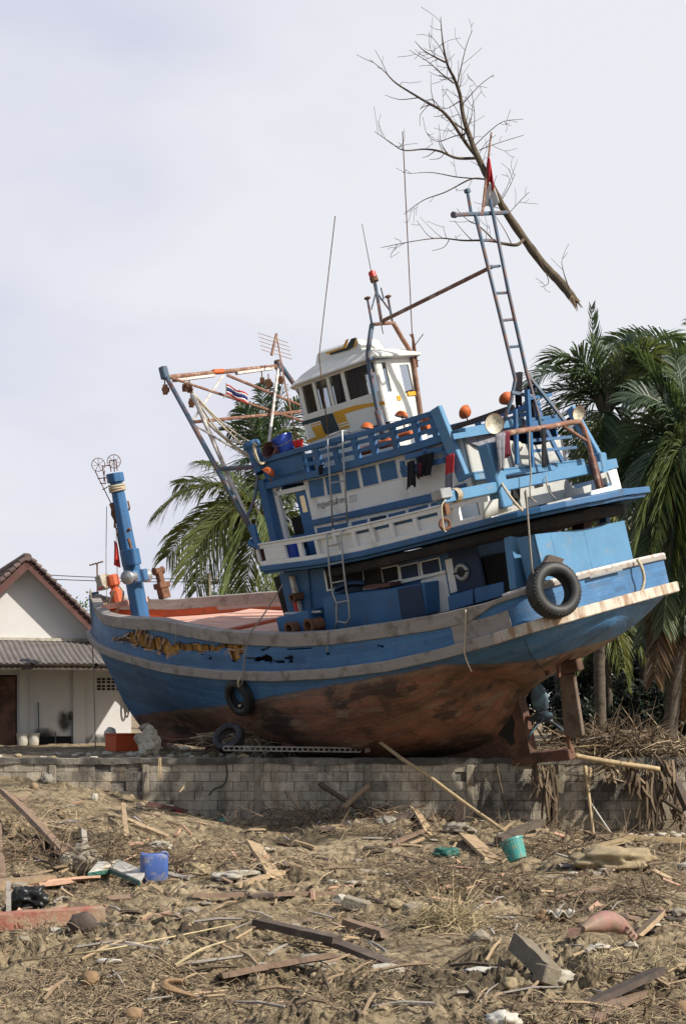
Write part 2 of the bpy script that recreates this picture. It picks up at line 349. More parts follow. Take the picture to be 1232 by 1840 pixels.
# outline resampled evenly along its length
def resample(P, step):
    P = [Vector((a, b, 0)) for a, b in P]; P = smooth_path(P, 12); o = [P[0]]; acc = 0
    for i in range(1, len(P)):
        d = (P[i] - P[i - 1]).length
        while acc + d >= step:
            t = (step - acc) / d; q = P[i - 1].lerp(P[i], t); o.append(q); P[i - 1] = q; d = (P[i] - q).length; acc = 0
        acc += d
    o.append(P[-1]); return o
OUT = resample(PLAN, .03)
for q in OUT: q.y = max(q.y, 0)
def rail_pt(q):
    k = 1.0 + .012 * max(0, (q.x - 9)); return Vector((q.x * k if q.x > 9 else q.x, q.y * 1.01, interp(q.x, RAIL)))
def sheer_pt(q): return Vector((q.x, q.y, interp(q.x, SHEER)))
def hull_profile(q, n):
    Rp = rail_pt(q); xr = Rp.x
    if xr > 10.9: kx = lerp(9.9, 10.95, (xr - 10.9) / 1.3)
    elif xr > 6: kx = lerp(6, 9.9, (xr - 6) / 4.9)
    elif xr > 1: kx = xr
    elif q.y > 2.2 or xr > -.7: kx = lerp(.1, 1, (xr + .7) / 1.7)
    else: kx = lerp(-1.33, .1, (q.y / 2.25) ** 1.6)
    kx = min(kx, 10.95)
    K = Vector((kx, .0, interp(kx, KEEL))); h = Rp.z - K.z; b = Rp.y
    bow = min(1, max(0, (xr - 4.5) / 6.0)); bow = bow * bow * (3 - 2 * bow); st = min(1, max(0, (1.8 - xr) / 2.4))
    y1 = lerp(lerp(1.0, .80, bow), .93, st); z1 = lerp(lerp(.52, .34, bow), .40, st)
    y2 = lerp(lerp(.78, .30, bow), .50, st); z2 = lerp(lerp(.10, .33, bow), .16, st)
    wine = min(1, max(0, (3.4 - xr) / 2.2)) * min(1, max(0, (xr + .5) / .9)); y2 = lerp(y2, .16, wine); z2 = lerp(z2, .46, wine)
    P0, P3 = Rp, K; P1 = Vector((0, b * y1, Rp.z - z1 * h)); P2 = Vector((0, b * y2, K.z + z2 * h)); o = []
    for i in range(n + 1):
        t = i / n; a = 1 - t
        p = P0 * a ** 3 + P1 * (3 * a * a * t) + P2 * (3 * a * t * t) + P3 * t ** 3
        f = (Rp.z - p.z) / h if h > 1e-4 else t
        p.x = lerp(Rp.x, K.x, .62 * f + .38 * f ** 4); o.append(p)
    return o
WLZ = 2.2
def hull_material():
    m = bpy.data.materials.new('hull_paint'); m.use_nodes = True; t = m.node_tree; t.nodes.clear(); k = t.links.new
    o = N(t, 'ShaderNodeOutputMaterial'); b = N(t, 'ShaderNodeBsdfPrincipled'); b.inputs['Roughness'].default_value = .55; k(b.outputs[0], o.inputs[0])
    c = N(t, 'ShaderNodeTexCoord'); sx = N(t, 'ShaderNodeSeparateXYZ'); k(c.outputs['Object'], sx.inputs[0])
    def noise(sc, det, st=(1, 1, 1), rough=.65):
        mp_ = N(t, 'ShaderNodeMapping'); mp_.inputs['Scale'].default_value = st; k(c.outputs['Object'], mp_.inputs[0])
        n = N(t, 'ShaderNodeTexNoise'); n.inputs['Scale'].default_value = sc; n.inputs['Detail'].default_value = det; n.inputs['Roughness'].default_value = rough; k(mp_.outputs[0], n.inputs[0]); return n.outputs[0]
    def rng(v, a, b_, c0=0., c1=1.):
        r = N(t, 'ShaderNodeMapRange'); r.inputs[1].default_value = a; r.inputs[2].default_value = b_; r.inputs[3].default_value = c0; r.inputs[4].default_value = c1; k(v, r.inputs[0]); return r.outputs[0]
    def mixc(f, A, B_):
        x = N(t, 'ShaderNodeMix', data_type='RGBA')
        if isinstance(f, float): x.inputs[0].default_value = f
        else: k(f, x.inputs[0])
        for s_, v in ((6, A), (7, B_)):
            if isinstance(v, tuple): x.inputs[s_].default_value = (*v, 1)
            else: k(v, x.inputs[s_])
        return x.outputs[2]
    def math_(op, a, b_):
        x = N(t, 'ShaderNodeMath', operation=op)
        for i, v in enumerate((a, b_)):
            if isinstance(v, (int, float)): x.inputs[i].default_value = v
            else: k(v, x.inputs[i])
        return x.outputs[0]
    # topsides: blue with dull chalky areas, drips and scuffs
    blue = mixc(rng(noise(1.6, 7), .35, .68), (.030, .108, .24), (.047, .155, .31))
    blue = mixc(rng(noise(5, 8, (1, 1, .12)), .60, .74, 0, .45), blue, (.03, .045, .055))
    blue = mixc(rng(noise(9, 8), .66, .72, 0, .6), blue, (.10, .12, .13))
    # antifouling: red brown with lengthwise streaks, weed stains
    red = mixc(rng(noise(2.2, 8, (.35, 1, 1.6)), .36, .66), (.11, .062, .046), (.30, .125, .080))
    red = mixc(rng(noise(4.5, 9, (.18, .6, 3.2)), .50, .66, 0, .85), red, (.20, .13, .085))
    red = mixc(rng(noise(1.1, 6), .52, .64, 0, .7), red, (.050, .036, .030))
    wlx = math_('MULTIPLY', math_('MINIMUM', math_('SUBTRACT', sx.outputs[0], .6), 0.), -.20)
    zz = math_('ADD', math_('ADD', sx.outputs[2], wlx), math_('MULTIPLY', math_('SUBTRACT', noise(1.4, 6), .5), .12))
    col = mixc(rng(zz, WLZ - .05, WLZ + .01), red, blue)
    # planks: tint of each strake, dark seams, butt joints
    at1 = N(t, 'ShaderNodeAttribute', attribute_name='girth'); at2 = N(t, 'ShaderNodeAttribute', attribute_name='along')
    g20 = math_('MULTIPLY', at1.outputs['Fac'], 23.); fr = math_('FRACT', g20, 0.); row = math_('FLOOR', g20, 0.)
    xl = math_('ADD', math_('MULTIPLY', at2.outputs['Fac'], .36), math_('MULTIPLY', row, .37)); cmb = N(t, 'ShaderNodeCombineXYZ'); k(row, cmb.inputs[0]); k(math_('FLOOR', xl, 0.), cmb.inputs[1])
    wn = N(t, 'ShaderNodeTexWhiteNoise', noise_dimensions='2D'); k(cmb.outputs[0], wn.inputs[0])
    wob = math_('ADD', fr, math_('MULTIPLY', math_('SUBTRACT', noise(6, 3), .5), .14))
    seamf = math_('MAXIMUM', rng(wob, .09, .03), rng(math_('FRACT', xl, 0.), .012, .006))
    below = rng(zz, WLZ + .01, WLZ - .05)
    tint = N(t, 'ShaderNodeVectorMath', operation='SCALE'); k(col, tint.inputs[0]); k(math_('ADD', .80, math_('MULTIPLY', wn.outputs[0], .38)), tint.inputs['Scale'])
    col = tint.outputs[0]
    sm = math_('MULTIPLY', math_('MULTIPLY', seamf, rng(noise(2.2, 6), .38, .60)), math_('ADD', .45, math_('MULTIPLY', below, .45)))
    col = mixc(sm, col, (.018, .016, .017))
    # bare scraped timber and flaked patches
    flake = math_('MULTIPLY', rng(noise(3.2, 10, (.5, .8, 1.6), .72), .56, .60), math_('ADD', .12, math_('MULTIPLY', below, .62)))
    col = mixc(flake, col, (.23, .175, .14))
    rust_run = math_('MULTIPLY', rng(noise(7, 8, (1, 1, .08)), .62, .72), .35)
    col = mixc(rust_run, col, (.075, .045, .03))
    dark = math_('MULTIPLY', rng(noise(.9, 8, (.8, 1, 1.6), .7), .51, .56), math_('MULTIPLY', below, .78))
    col = mixc(dark, col, (.030, .024, .022))
    # pale stain of the old waterline
    band = math_('MULTIPLY', rng(zz, WLZ - .16, WLZ - .05), rng(zz, WLZ - .03, WLZ - .05))
    col = mixc(math_('MULTIPLY', band, rng(noise(3, 6, (.3, 1, 1)), .35, .6, 0, .75)), col, (.26, .19, .14))
    k(col, b.inputs['Base Color'])
    # plank seams and dents
    seam = N(t, 'ShaderNodeTexWave', bands_direction='Z'); seam.inputs['Scale'].default_value = 1.9; seam.inputs['Distortion'].default_value = 1.2; seam.inputs['Detail'].default_value = 2; seam.inputs['Detail Scale'].default_value = .4
    k(c.outputs['Object'], seam.inputs[0])
    hgt = math_('ADD', math_('MULTIPLY', seamf, -.55), math_('MULTIPLY', noise(26, 6), .5))
    hgt = math_('ADD', hgt, math_('MULTIPLY', noise(2.5, 4), 1.2))
    bp = N(t, 'ShaderNodeBump'); bp.inputs['Strength'].default_value = .5; bp.inputs['Distance'].default_value = .03; k(hgt, bp.inputs['Height']); k(bp.outputs[0], b.inputs['Normal'])
    MATS['hull_paint'] = m
hull_material()
# breaks in the bulwark planking at the port bow, as outlines seen from the street
BREAKS = [
 [(208,1148),(201,1144),(217,1146),(228,1147),(227,1139),(236,1136),(241,1134),(247,1129),(254,1131),(262,1129),(266,1138),(274,1140),(276,1146),(283,1143),(290,1145),(300,1147),(303,1152),(310,1159),(316,1155),(322,1153),(336,1157),(350,1155),(362,1158),(376,1158),(391,1161),(393,1152),(404,1153),(418,1151),(440,1155),(438,1172),(432,1184),(424,1191),(418,1189),(413,1184),(411,1166),(401,1164),(392,1171),(378,1170),(362,1173),(345,1169),(332,1171),(321,1168),(324,1175),(310,1179),(297,1181),(290,1174),(283,1170),(271,1169),(259,1168),(252,1161),(246,1163),(239,1158),(222,1153)],
 [(455,1183),(463,1180),(472,1179),(480,1176),(490,1181),(489,1191),(480,1190),(470,1187),(462,1190),(456,1188)],
 [(440,1182),(455,1181.5),(455,1185),(440,1184.6)], [(490,1188),(512,1188),(512,1190.6),(490,1190.6)], [(509,1181),(526,1178),(527,1190),(519,1192),(519,1186),(510,1184)],
 [(468,1167),(480,1164),(487,1157),(489,1159),(482,1167),(469,1170)], [(515,1166),(560,1163.4),(560,1164.8),(515,1168)], [(350,1169),(352,1169),(366,1176),(364,1178)],
 [(585,1172),(592,1172),(592,1177),(585,1177)], [(375,1182),(381,1182),(381,1185),(375,1185)], [(678,1159.5),(688,1159),(688,1163),(678,1163.5)]]
NB = 34
m = MB(); NH = 46; rows = []
for q in OUT:
    S, Rp = sheer_pt(q), rail_pt(q)
    rows.append([S.lerp(Rp, i / NB) for i in range(NB)] + hull_profile(q, NH))
m.grid([r for r in rows])
nrow = len(rows[0]); keepf = []
for f in m.f:
    cpt = sum((m.v[i] for i in f), Vector()) / 4
    px, py = pix(cpt)
    if cpt.z > interp(cpt.x, RAIL) and any(inpoly(px, py, P) for P in BREAKS): continue
    keepf.append(f)
full = MB(); full.add(m.v, [tuple(f) for f in keepf])
star = MB(); star.add([Vector((p.x, -p.y, p.z)) for p in m.v], [tuple(reversed(f)) for f in m.f])
full.add(star.v, star.f)
hull = full.build('hull', 'hull_paint', boat, smooth=True)
ga = hull.data.attributes.new('girth', 'FLOAT', 'POINT'); la_ = hull.data.attributes.new('along', 'FLOAT', 'POINT')
per = NB + NH + 1; gv = []; lv = []
for side in range(2):
    for i in range(len(OUT)):
        for j in range(per): gv.append(j / NB * .30 if j < NB else .30 + (j - NB) / NH * .70); lv.append(i * .03 + side * 40)
ga.data.foreach_set('value', gv); la_.data.foreach_set('value', lv)
q = hull.modifiers.new('weld', 'WELD'); q.merge_threshold = .004
q = hull.modifiers.new('solid', 'SOLIDIFY'); q.thickness = .045; q.offset = 1
# make solidify go inwards whatever the winding
q.offset = -1 if (Vector(hull.data.polygons[200].normal).y > 0) else 1

# ribs and torn wood behind the breaks
def side_at(x, z):
    "point on the port topside (between rail and sheer)"
    b = interp(x, sorted([(a.x, a.y) for a in OUT])); return Vector((x, b, z))
OUTX = sorted([(a.x, a.y) for a in OUT if a.x > -1.0])
OX = [a for a, _ in OUTX]; OY = [b for _, b in OUTX]
def half(x): return float(np.interp(x, OX, OY))
m = MB(); rr = random.Random(3); x = 5.0
while x < 11.0:
    wd = rr.uniform(.10, .17); zt, zb = interp(x, SHEER) - .26, interp(x, RAIL) + .05
    m.bar((x, half(x) - .125, zb), (x + rr.uniform(-.05, .05), half(x) - .125 + rr.uniform(-.02, .02), zt), wd, .09, up=(0, 1, 0))
    x += wd + rr.uniform(.015, .06)
m.build('frame_timber', 'torn_wood', boat, bevel=.01)
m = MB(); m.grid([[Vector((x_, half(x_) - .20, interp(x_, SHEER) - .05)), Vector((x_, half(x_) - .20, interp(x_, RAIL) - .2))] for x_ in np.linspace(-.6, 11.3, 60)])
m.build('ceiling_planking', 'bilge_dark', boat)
m = MB()
for (a, b_, wd) in (((283,1172),(300,1181),.07),((300,1181),(322,1176),.06),((259,1166),(283,1171),.04),((411,1168),(420,1192),.05),((300,1176),(316,1172),.035),((266,1140),(258,1160),.05),((274,1142),(268,1163),.06),((296,1148),(286,1168),.07),((247,1131),(240,1155),.05),((254,1131),(246,1160),.04),((410,1166),(438,1172),.04)):
    pa, pb = L(*a, 'y', 2.0), L(*b_, 'y', 2.0); pa.y = half(pa.x) + .015 + rr.uniform(0, .05); pb.y = half(pb.x) + .02 + rr.uniform(-.08, .05)
    pa = L(*a, 'y', pa.y); pb = L(*b_, 'y', pb.y)
    MB().bar(pa, pb, wd, .025, up=(0, 1, 0), roll=rr.uniform(-.3, .3), taper=rr.uniform(.15, .6)).build('splintered_plank', 'pink_wood', boat)

m = MB()
for (a, b_, wd) in (((205,1150),(232,1153),.04),((262,1131),(268,1160),.05),((290,1146),(292,1172),.05),((322,1156),(326,1168),.04),((376,1160),(378,1170),.03),((240,1136),(252,1160),.06)):
    pa, pb = L(*a, 'y', half(L(*a, 'y', 2).x) + .02), L(*b_, 'y', half(L(*b_, 'y', 2).x) - .02)
    m.bar(pa, pb, wd, .03, up=(0, 1, 0), taper=.4)
m.build('torn_plank_end', 'plank_dark', boat)
rs_ = random.Random(19); bl, tn = MB(), MB(); P_ = BREAKS[0]; cxs = [a for a, _ in P_]
for i in range(len(P_)):
    for k_ in range(1 + (i % 3 == 0)):
        (a, b_), (a2, b2) = P_[i], P_[(i + 1) % len(P_)]; t = rs_.random(); qx, qy = a + (a2 - a) * t, b_ + (b2 - b_) * t
        y_ = half(L(qx, qy, 'y', 2.0).x); p = L(qx, qy, 'y', y_ + .008); up = 1 if qy > 1158 else -1
        q_ = p + Vector((rs_.uniform(.06, .22) * rs_.choice((-1, 1)), rs_.uniform(-.03, .05), up * rs_.uniform(.0, .07))); isb = rs_.random() < .45; MB().bar(p, q_, rs_.uniform(.015, .045), .012, up=(0, 1, 0), taper=rs_.uniform(.1, .4)).build('painted_splinter' if isb else 'raw_splinter', 'paint_blue' if isb else 'pink_wood', boat)


def sweep_outline(z0f, z1f, inn, outw, xlo=-99, xhi=99, side=1, fit=None):
    "band that follows the outline of the hull: between two height functions, from inn inside to outw outside"
    pts = [q for q in OUT[::4] + [OUT[-1]] if xlo <= q.x <= xhi]
    rows = []
    for i, q in enumerate(pts):
        a = pts[max(i - 1, 0)]; b_ = pts[min(i + 1, len(pts) - 1)]; d = (b_ - a).normalized(); n = Vector((d.y, -d.x, 0))
        if n.y < 0 and n.x < 0 and q.y > .5: n = -n
        if q.y < .02: n = Vector((1 if q.x > 5 else -1, 0, 0))
        elif n.dot(Vector((q.x - 5, q.y * 3, 0))) < 0: n = -n
        base = (fit or (lambda p: p))(q)
        ow = outw(q.x) if callable(outw) else outw; A = Vector((base.x, base.y, 0)) + n * ow; Bq = Vector((base.x, base.y, 0)) - n * inn
        if Bq.y < 0: Bq.y = 0
        if A.y < 0: A.y = 0
        z0, z1 = z0f(q.x), z1f(q.x)
        rows.append([Vector((A.x, A.y * side, z0)), Vector((A.x, A.y * side, z1)), Vector((Bq.x, Bq.y * side, z1)), Vector((Bq.x, Bq.y * side, z0))])
    mb = MB(); mb.grid(rows, closed=True); mb.add(rows[0], [(0, 1, 2, 3)]); mb.add(rows[-1], [(3, 2, 1, 0)])
    return mb
zs = lambda x: interp(x, SHEER); zr = lambda x: interp(x, RAIL)
def both(fn):
    a = fn(1); b_ = fn(-1); a.add(b_.v, [tuple(f) for f in b_.f]); return a
both(lambda s: sweep_outline(lambda x: zs(x) - lerp(.22, .05, min(1, max(0, (-.3 - x) / .5))), lambda x: zs(x) + .025, .17, .05, side=s)).build('gunwale_cap', 'weathered_cap', boat, bevel=.012)
both(lambda s: sweep_outline(lambda x: zr(x) - .10, lambda x: zr(x) + .08, .02, .085, side=s, fit=lambda q: rail_pt(q), xlo=-.86)).build('rub_rail', 'weathered_cap', boat, bevel=.015)
both(lambda s: sweep_outline(lambda x: zr(x) - .10, lambda x: zr(x) + .08, .02, lambda x: lerp(.089, .15, min(1, max(0, (-.75 - x) / .6))), side=s, fit=lambda q: rail_pt(q), xhi=-.66)).build('rub_rail', 'white_rail', boat, bevel=.015)
m = MB()
m.tube([sheer_pt(q) + Vector((0, 0, .04)) + Vector((-.02, .0, 0)) for q in OUT[::4] if q.x < -1.0], .035, 6)
m.mirror_y(); m.build('stern_capping', 'pipe_white', boat, smooth=True)
# stem post, keel, shoe, rudder, propeller
m = MB(); stem = [Vector((12.12, 0, 5.12)), Vector((12.25, 0, 4.6)), Vector((12.24, 0, 4.28)), Vector((12.06, 0, 3.5)), Vector((11.77, 0, 2.55)), Vector((11.32, 0, 1.84)), Vector((10.95, 0, 1.46)), Vector((10.2, 0, 1.14)), Vector((9.3, 0, .98))]
sp = smooth_path(stem, 5); m.grid([[p + Vector((.05, .07, -.02)), p + Vector((.05, -.07, -.02)), p + Vector((-.16, -.09, .02)), p + Vector((-.16, .09, .02))] for p in sp], closed=True)
m.build('stem_post', 'hull_paint', boat, bevel=.01)
m = MB(); kp = [(9.4, .86, 1.2), (8, .68, .97), (5, .35, .65), (3.2, .22, .62), (2, .1, .5), (1.2, .03, .75), (.78, .0, 1.25)]
m.grid([[Vector((a, .11, b_)), Vector((a, .11, c)), Vector((a, -.11, c)), Vector((a, -.11, b_))] for a, b_, c in kp], closed=True)
m.add([(.78, .11, 0), (.78, .11, 1.25), (.78, -.11, 1.25), (.78, -.11, 0)], [(0, 1, 2, 3)])
m.build('keel', 'keel_wood', boat, bevel=.01)
m = MB(); a = L(1028, 1357, 'y', 0); m.bar((.79, 0, .13), (-.02, 0, .10), .2, .19); m.build('skeg_shoe', 'keel_wood', boat, bevel=.015)
m = MB(); m.prism([L(x_, y_, 'y', .045) for x_, y_ in ((1004, 1213), (1029, 1212), (1046, 1322), (1036, 1327), (1012, 1322))], (0, -.09, 0)); m.build('rudder', 'rudder_wood', boat, bevel=.012)
m = MB(); m.tube([L(1006, 1170, 'y', 0), L(1020, 1330, 'y', 0), L(1026, 1352, 'y', 0)], .035, 8); m.build('rudder_stock', 'rust', boat)
m = MB(); m.prism([L(x_, y_, 'y', .09) for x_, y_ in ((1000, 1192), (1034, 1184), (1040, 1206), (1005, 1214))], (0, -.18, 0)); m.build('rudder_head', 'keel_wood', boat, bevel=.02)
pc = L(976, 1288, 'y', 0)
prop = MB().lathe(pc + Vector((.3, 0, 0)), (-1, 0, 0), [(.05, 0), (.06, .1), (.095, .18), (.10, .36), (.06, .46), (.0, .5)], 16).build('propeller', 'bronze', boat, smooth=True)
for ang in (4, 124, 244):
    mb = MB(); rws = []
    for i in range(9):
        t = i / 8; r_ = .07 + .54 * t; wdt = .14 * math.sin(math.pi * (.12 + .83 * t)) ** .8 + .015; tw = R(72 - 30 * t); row = []
        for j in range(5):
            s_ = (j / 4 - .5) * 2 * wdt; row.append((r_, s_ * math.cos(tw), s_ * math.sin(tw)))
        rws.append(row)
    ca, sa = math.cos(R(ang)), math.sin(R(ang))
    mb.grid([[pc + Vector((.02 + z_, y_ * ca - r_ * sa, y_ * sa + r_ * ca)) for r_, y_, z_ in row] for row in rws])
    mb.build('blade', 'bronze', prop, smooth=True, solid=.025)
m = MB(); m.tube([pc + Vector((.1, 0, 0)), pc + Vector((.65, 0, .04))], .05, 10); m.build('propeller_shaft', 'rust', boat)
m = MB(); m.prism([L(x_, y_, 'y', .118) for x_, y_ in ((880,1295),(893,1288),(906,1291),(919,1284),(924,1300),(921,1322),(925,1336),(917,1340),(908,1328),(897,1322),(888,1312))], (0, -.02, 0)); m.build('broken_plank_hole', 'bilge_dark', boat)
m = MB()
for a, b_ in (((984,1196),(982,1213)),((1003,1196),(1003,1216))):
    m.bar(L(*a, 'y', .3), L(*b_, 'y', .3), .05, .05)
m.build('hanging_bracket', 'keel_wood', boat)
# deck, bulwark lining, hatches
DK = [(-1.5, 2.62), (1, 2.45), (3.6, 2.62), (4.6, 2.98), (5.5, 3.16), (7, 3.55), (8.5, 3.86), (10, 4.08), (11.2, 4.3), (11.9, 4.5)]
zd = lambda x: interp(x, DK)
m = MB(); xs_ = list(np.linspace(-1.35, 11.6, 70)); rows = []
for x_ in xs_:
    hb = max(.02, (half(x_) if x_ > -.9 else np.interp(x_, [-1.5, -1.2, -.9], [1.0, 1.9, 2.15])) - .19)
    rows.append([Vector((x_, hb * s_, zd(x_) + .05 * (1 - s_ * s_))) for s_ in np.linspace(-1, 1, 9)])
m.grid(rows); m.build('deck', 'deck_pink', boat, smooth=True)
def lining(x0, x1, mname, zlo=None, zhi=None, off=.165):
    mb = MB(); rows = []
    for x_ in np.linspace(x0, x1, 30):
        hb = half(x_) - off
        if hb < .01: hb = .01
        rows.append([Vector((x_, -hb, (zlo or zd)(x_) - .02)), Vector((x_, -hb, (zhi or zs)(x_) - .01))])
    mb.grid(rows); n0 = len(mb.v); mb.mirror_y(); return mb.build('bulwark_lining', mname, boat)
lining(9.55, 11.75, 'orange_paint'); lining(4.4, 9.55, 'lining_grey'); lining(-.6, 4.4, 'paint_blue')
lining(4.4, 9.55, 'orange_paint', zlo=lambda x: zd(x), zhi=lambda x: zd(x) + .085, off=.17)
m = MB()   # stern inner face
m.grid([[Vector((-1.38, y_, 2.5)), Vector((-1.42, y_, 3.06))] for y_ in np.linspace(-1.6, 1.6, 8)]); m.build('bulwark_lining', 'paint_blue', boat)
for x0, x1, y0, y1 in ((5.0, 6.35, -1.2, 1.3), (6.7, 8.2, -1.05, 1.15)):
    mb = MB(); c0 = .5 * (x0 + x1); h_ = .09
    P = [Vector((x_, y_, zd(x_) + .05)) for x_, y_ in ((x0, y0), (x1, y0), (x1, y1), (x0, y1))]
    mb.prism(P, (0, 0, h_)); hh = mb.build('deck_hatch', 'deck_pink', boat, bevel=.012)
    mb = MB(); mb.prism([p + Vector((dx, dy, 0)) for p, (dx, dy) in zip(P, ((-.03, -.03), (.03, -.03), (.03, .03), (-.03, .03)))], (0, 0, h_ * .7)); mb.build('coaming', 'orange_paint', hh, bevel=.01)
m = MB()   # breasthook and foredeck beam at the bow
m.prism([Vector((11.75, .22, 4.84)), Vector((11.75, -.22, 4.84)), Vector((12.0, 0, 4.98))], (0, 0, .06)); m.build('breasthook', 'lining_grey', boat)
m = MB(); m.bar((11.0, -.66, 4.70), (11.0, .66, 4.70), .10, .12); m.build('mooring_beam', 'deck_pink', boat, bevel=.01)
m = MB()
for (x_, y_) in ((-1, -1),):
    pass
# grey repair sheet on the quarter and patches
m = MB(); rows = []
xa, xb = L(808, 1120, 'y', 2.36).x, L(911, 1110, 'y', 2.36).x
for x_ in np.linspace(xa, xb, 10): rows.append([Vector((x_, half(x_) + .018, zs(x_) - .2)), Vector((x_, half(x_) + .018, zr(x_) + .06))])
m.grid(rows); m.build('repair_sheet', 'weathered_cap', boat, solid=.02)

# bow post: octagonal timber, collar, winch heads
bp_top, bp_bot = L(207, 856, 'y', 0), L(252, 1104, 'y', 0)
ax = (bp_top - bp_bot).normalized(); Lp = (bp_top - bp_bot).length
post = MB().lathe(bp_bot - ax * .1, ax, [(.205, 0), (.195, Lp * .35), (.140, Lp + .1)], 8, cap=True, a0=(Vector((0, 1, 0)) - ax * ax.y).normalized()).build('bow_post', 'paint_blue', boat, bevel=.015)
MB().lathe(bp_top - ax * .13, ax, [(.195, 0), (.195, .20)], 8, cap=True, a0=(Vector((0, 1, 0)) - ax * ax.y).normalized()).build('post_cap', 'paint_blue', post, bevel=.01)
m = MB()
for k_ in range(5): m.torus(bp_top - ax * (.19 + .032 * k_), ax + Vector((rr.uniform(-.08, .08), rr.uniform(-.08, .08), 0)), .172, .02, 20, 6)
m.build('rope_lashing', 'rope', post, smooth=True)
cp = L(240, 1002, 'y', .1)
m = MB(); m.lathe(cp - ax * .17 + Vector((-.05, .12, 0)), ax, [(.0, 0), (.2, 0), (.215, .02), (.215, .34), (.2, .36), (0, .36)], 18); m.build('winch_motor', 'paint_blue', post, smooth=False, bevel=.01)
wc = L(246, 1036, 'y', .32); yv = Vector((-.42, .9, .0)).normalized()
m = MB(); m.box(wc, (.3, .42, .26)); m.build('winch_housing', 'paint_blue', post, bevel=.015)
for s_ in (1, -1):
    m = MB(); m.lathe(wc + yv * s_ * .2, yv * s_, [(0, 0), (.13, 0), (.085, .06), (.08, .16), (.15, .24), (.155, .28), (0, .28)], 18); m.build('winch_drum', 'galv', post, smooth=True)
m = MB()
for a, b_ in (((221,905),(228,900)),((221,912),(229,908))): pass
for (a, b_) in (((231,968),(236,985)),((229,955),(234,950)),((233,990),(236,992))): m.bar(L(*a, 'y', .24), L(*b_, 'y', .24), .05, .05)
m.tube([L(230,900,'y',-.15),L(233,912,'y',-.15),L(232,917,'y',-.15)], .02, 6)
m.build('cleat', 'rust', post)
# wire reels lamp cages on top of the post
m = MB()
for (cx, cy, rad) in ((177, 835, 11.5), (205, 829, 11.5)):
    c0 = L(cx, cy, 'y', 0); r0 = rad / 79; e2 = Vector((0, 0, 1)); e1 = VIEW.cross(e2).normalized()
    ring = [c0 + e1 * (r0 * math.cos(t)) + e2 * (r0 * math.sin(t)) for t in np.linspace(0, 2 * math.pi, 29)]
    m.tube(ring, .009, 5, cap=False)
    for t in range(0, 28, 4): m.tube([c0, ring[t]], .006, 4)
for a, b_ in (((171,846),(200,905)),((188,845),(187,865)),((184,838),(190,869)),((184,838),(197,836)),((197,828),(200,848)),((209,826),(211,846)),((205,832),(206,848)),((197,828),(209,826)),((176,860),(195,858)),((190,869),(180,868)),((185,880),(199,872))):
    m.tube([L(*a, 'y', 0), L(*b_, 'y', 0)], .012, 5)
m.build('wire_lamp_cage', 'rust', post)
m = MB()
pts_ = [L(x_, y_, 'y', .12) for x_, y_ in ((200,905),(205,915),(204,925),(207,935),(206,948))]
m.tube(pts_, [.05, .07, .06, .03, .02], 7)
for y_ in (940, 950, 962, 975): m.tube([L(207 + (y_ - 940) * .18, y_, 'y', .14), L(215 + (y_ - 940) * .18, y_ - 2, 'y', .14)], .014, 5)
m.tube([L(206,935,'y',.15), L(222,1020,'y',.15)], .015, 5)
m.build('tackle', 'rust', post)
# fairlead roller on the starboard bow rail, bitts
fb = L(291, 1052, 'y', -.9)
m = MB(); m.box(fb, (.26, .3, .13)); m.box(fb - Vector((0, 0, .17)), (.2, .22, .26)); m.bar(fb + Vector((0, 0, .05)), fb + Vector((0, 0, .3)), .14, .14); m.lathe(fb + Vector((0, .13, .34)), (0, -1, 0), [(0, 0), (.10, .0), (.07, .06), (.07, .2), (.10, .26), (0, .26)], 14)
m.build('fairlead', 'rust', boat, bevel=.01)
bt = L(210, 1072, 'y', -.15)
m = MB(); m.lathe(bt - Vector((0, 0, .15)), (0, 0, 1), [(.14, 0), (.14, .28), (.09, .32), (.09, .36), (.15, .42), (.15, .62), (.11, .66), (0, .66)], 10); m.build('bitt', 'orange_paint', boat)
sb = L(186, 1046, 'y', -.25)
m = MB(); m.box(sb, (.22, .26, .34), Matrix.Rotation(.12, 3, 'Y')); o_ = m.build('rail_box', 'trash_white', boat, bevel=.015)
m = MB(); m.box(sb + Vector((0, 0, -.13)), (.232, .272, .035), Matrix.Rotation(.12, 3, 'Y')); m.build('stripe', 'red_paint', o_)

# ------------------------------------------------------------------ superstructure
def slab(name, st, zt, th, mname, parent=boat, bevel=.012):
    "deck slab from stations (x, half breadth), top height zt(x)"
    mb = MB(); rows = []
    for x_, hb in st:
        z = zt(x_); rows.append([Vector((x_, hb, z - th)), Vector((x_, hb, z)), Vector((x_, 0, z + .03)), Vector((x_, -hb, z)), Vector((x_, -hb, z - th)), Vector((x_, 0, z - th + .02))])
    mb.grid(rows, closed=True); mb.add(rows[0], [(0, 1, 2, 3, 4, 5)]); mb.add(rows[-1], [(5, 4, 3, 2, 1, 0)])
    return mb.build(name, mname, parent, bevel=bevel)
BZ = [(-2.2, 4.30), (-1, 4.32), (.7, 4.33), (2, 4.35), (3.2, 4.42), (4.5, 4.56)]
bz = lambda x: interp(x, BZ)
st = [(4.52, 1.95), (4, 1.95), (3, 1.95), (2, 1.95), (1, 1.95), (0, 1.95), (-.6, 1.95), (-.98, 1.94), (-1.3, 1.84), (-1.6, 1.62), (-1.85, 1.28), (-2.0, .85), (-2.08, .4), (-2.1, .05)]
bdeck = slab('bridge_deck', st, bz, .10, 'paint_blue')
slab('deck_beam_edge', [(a + .06 * (a < -.9), max(.03, b_ - .07)) for a, b_ in st], lambda x: bz(x) - .102, .055, 'paint_blue')
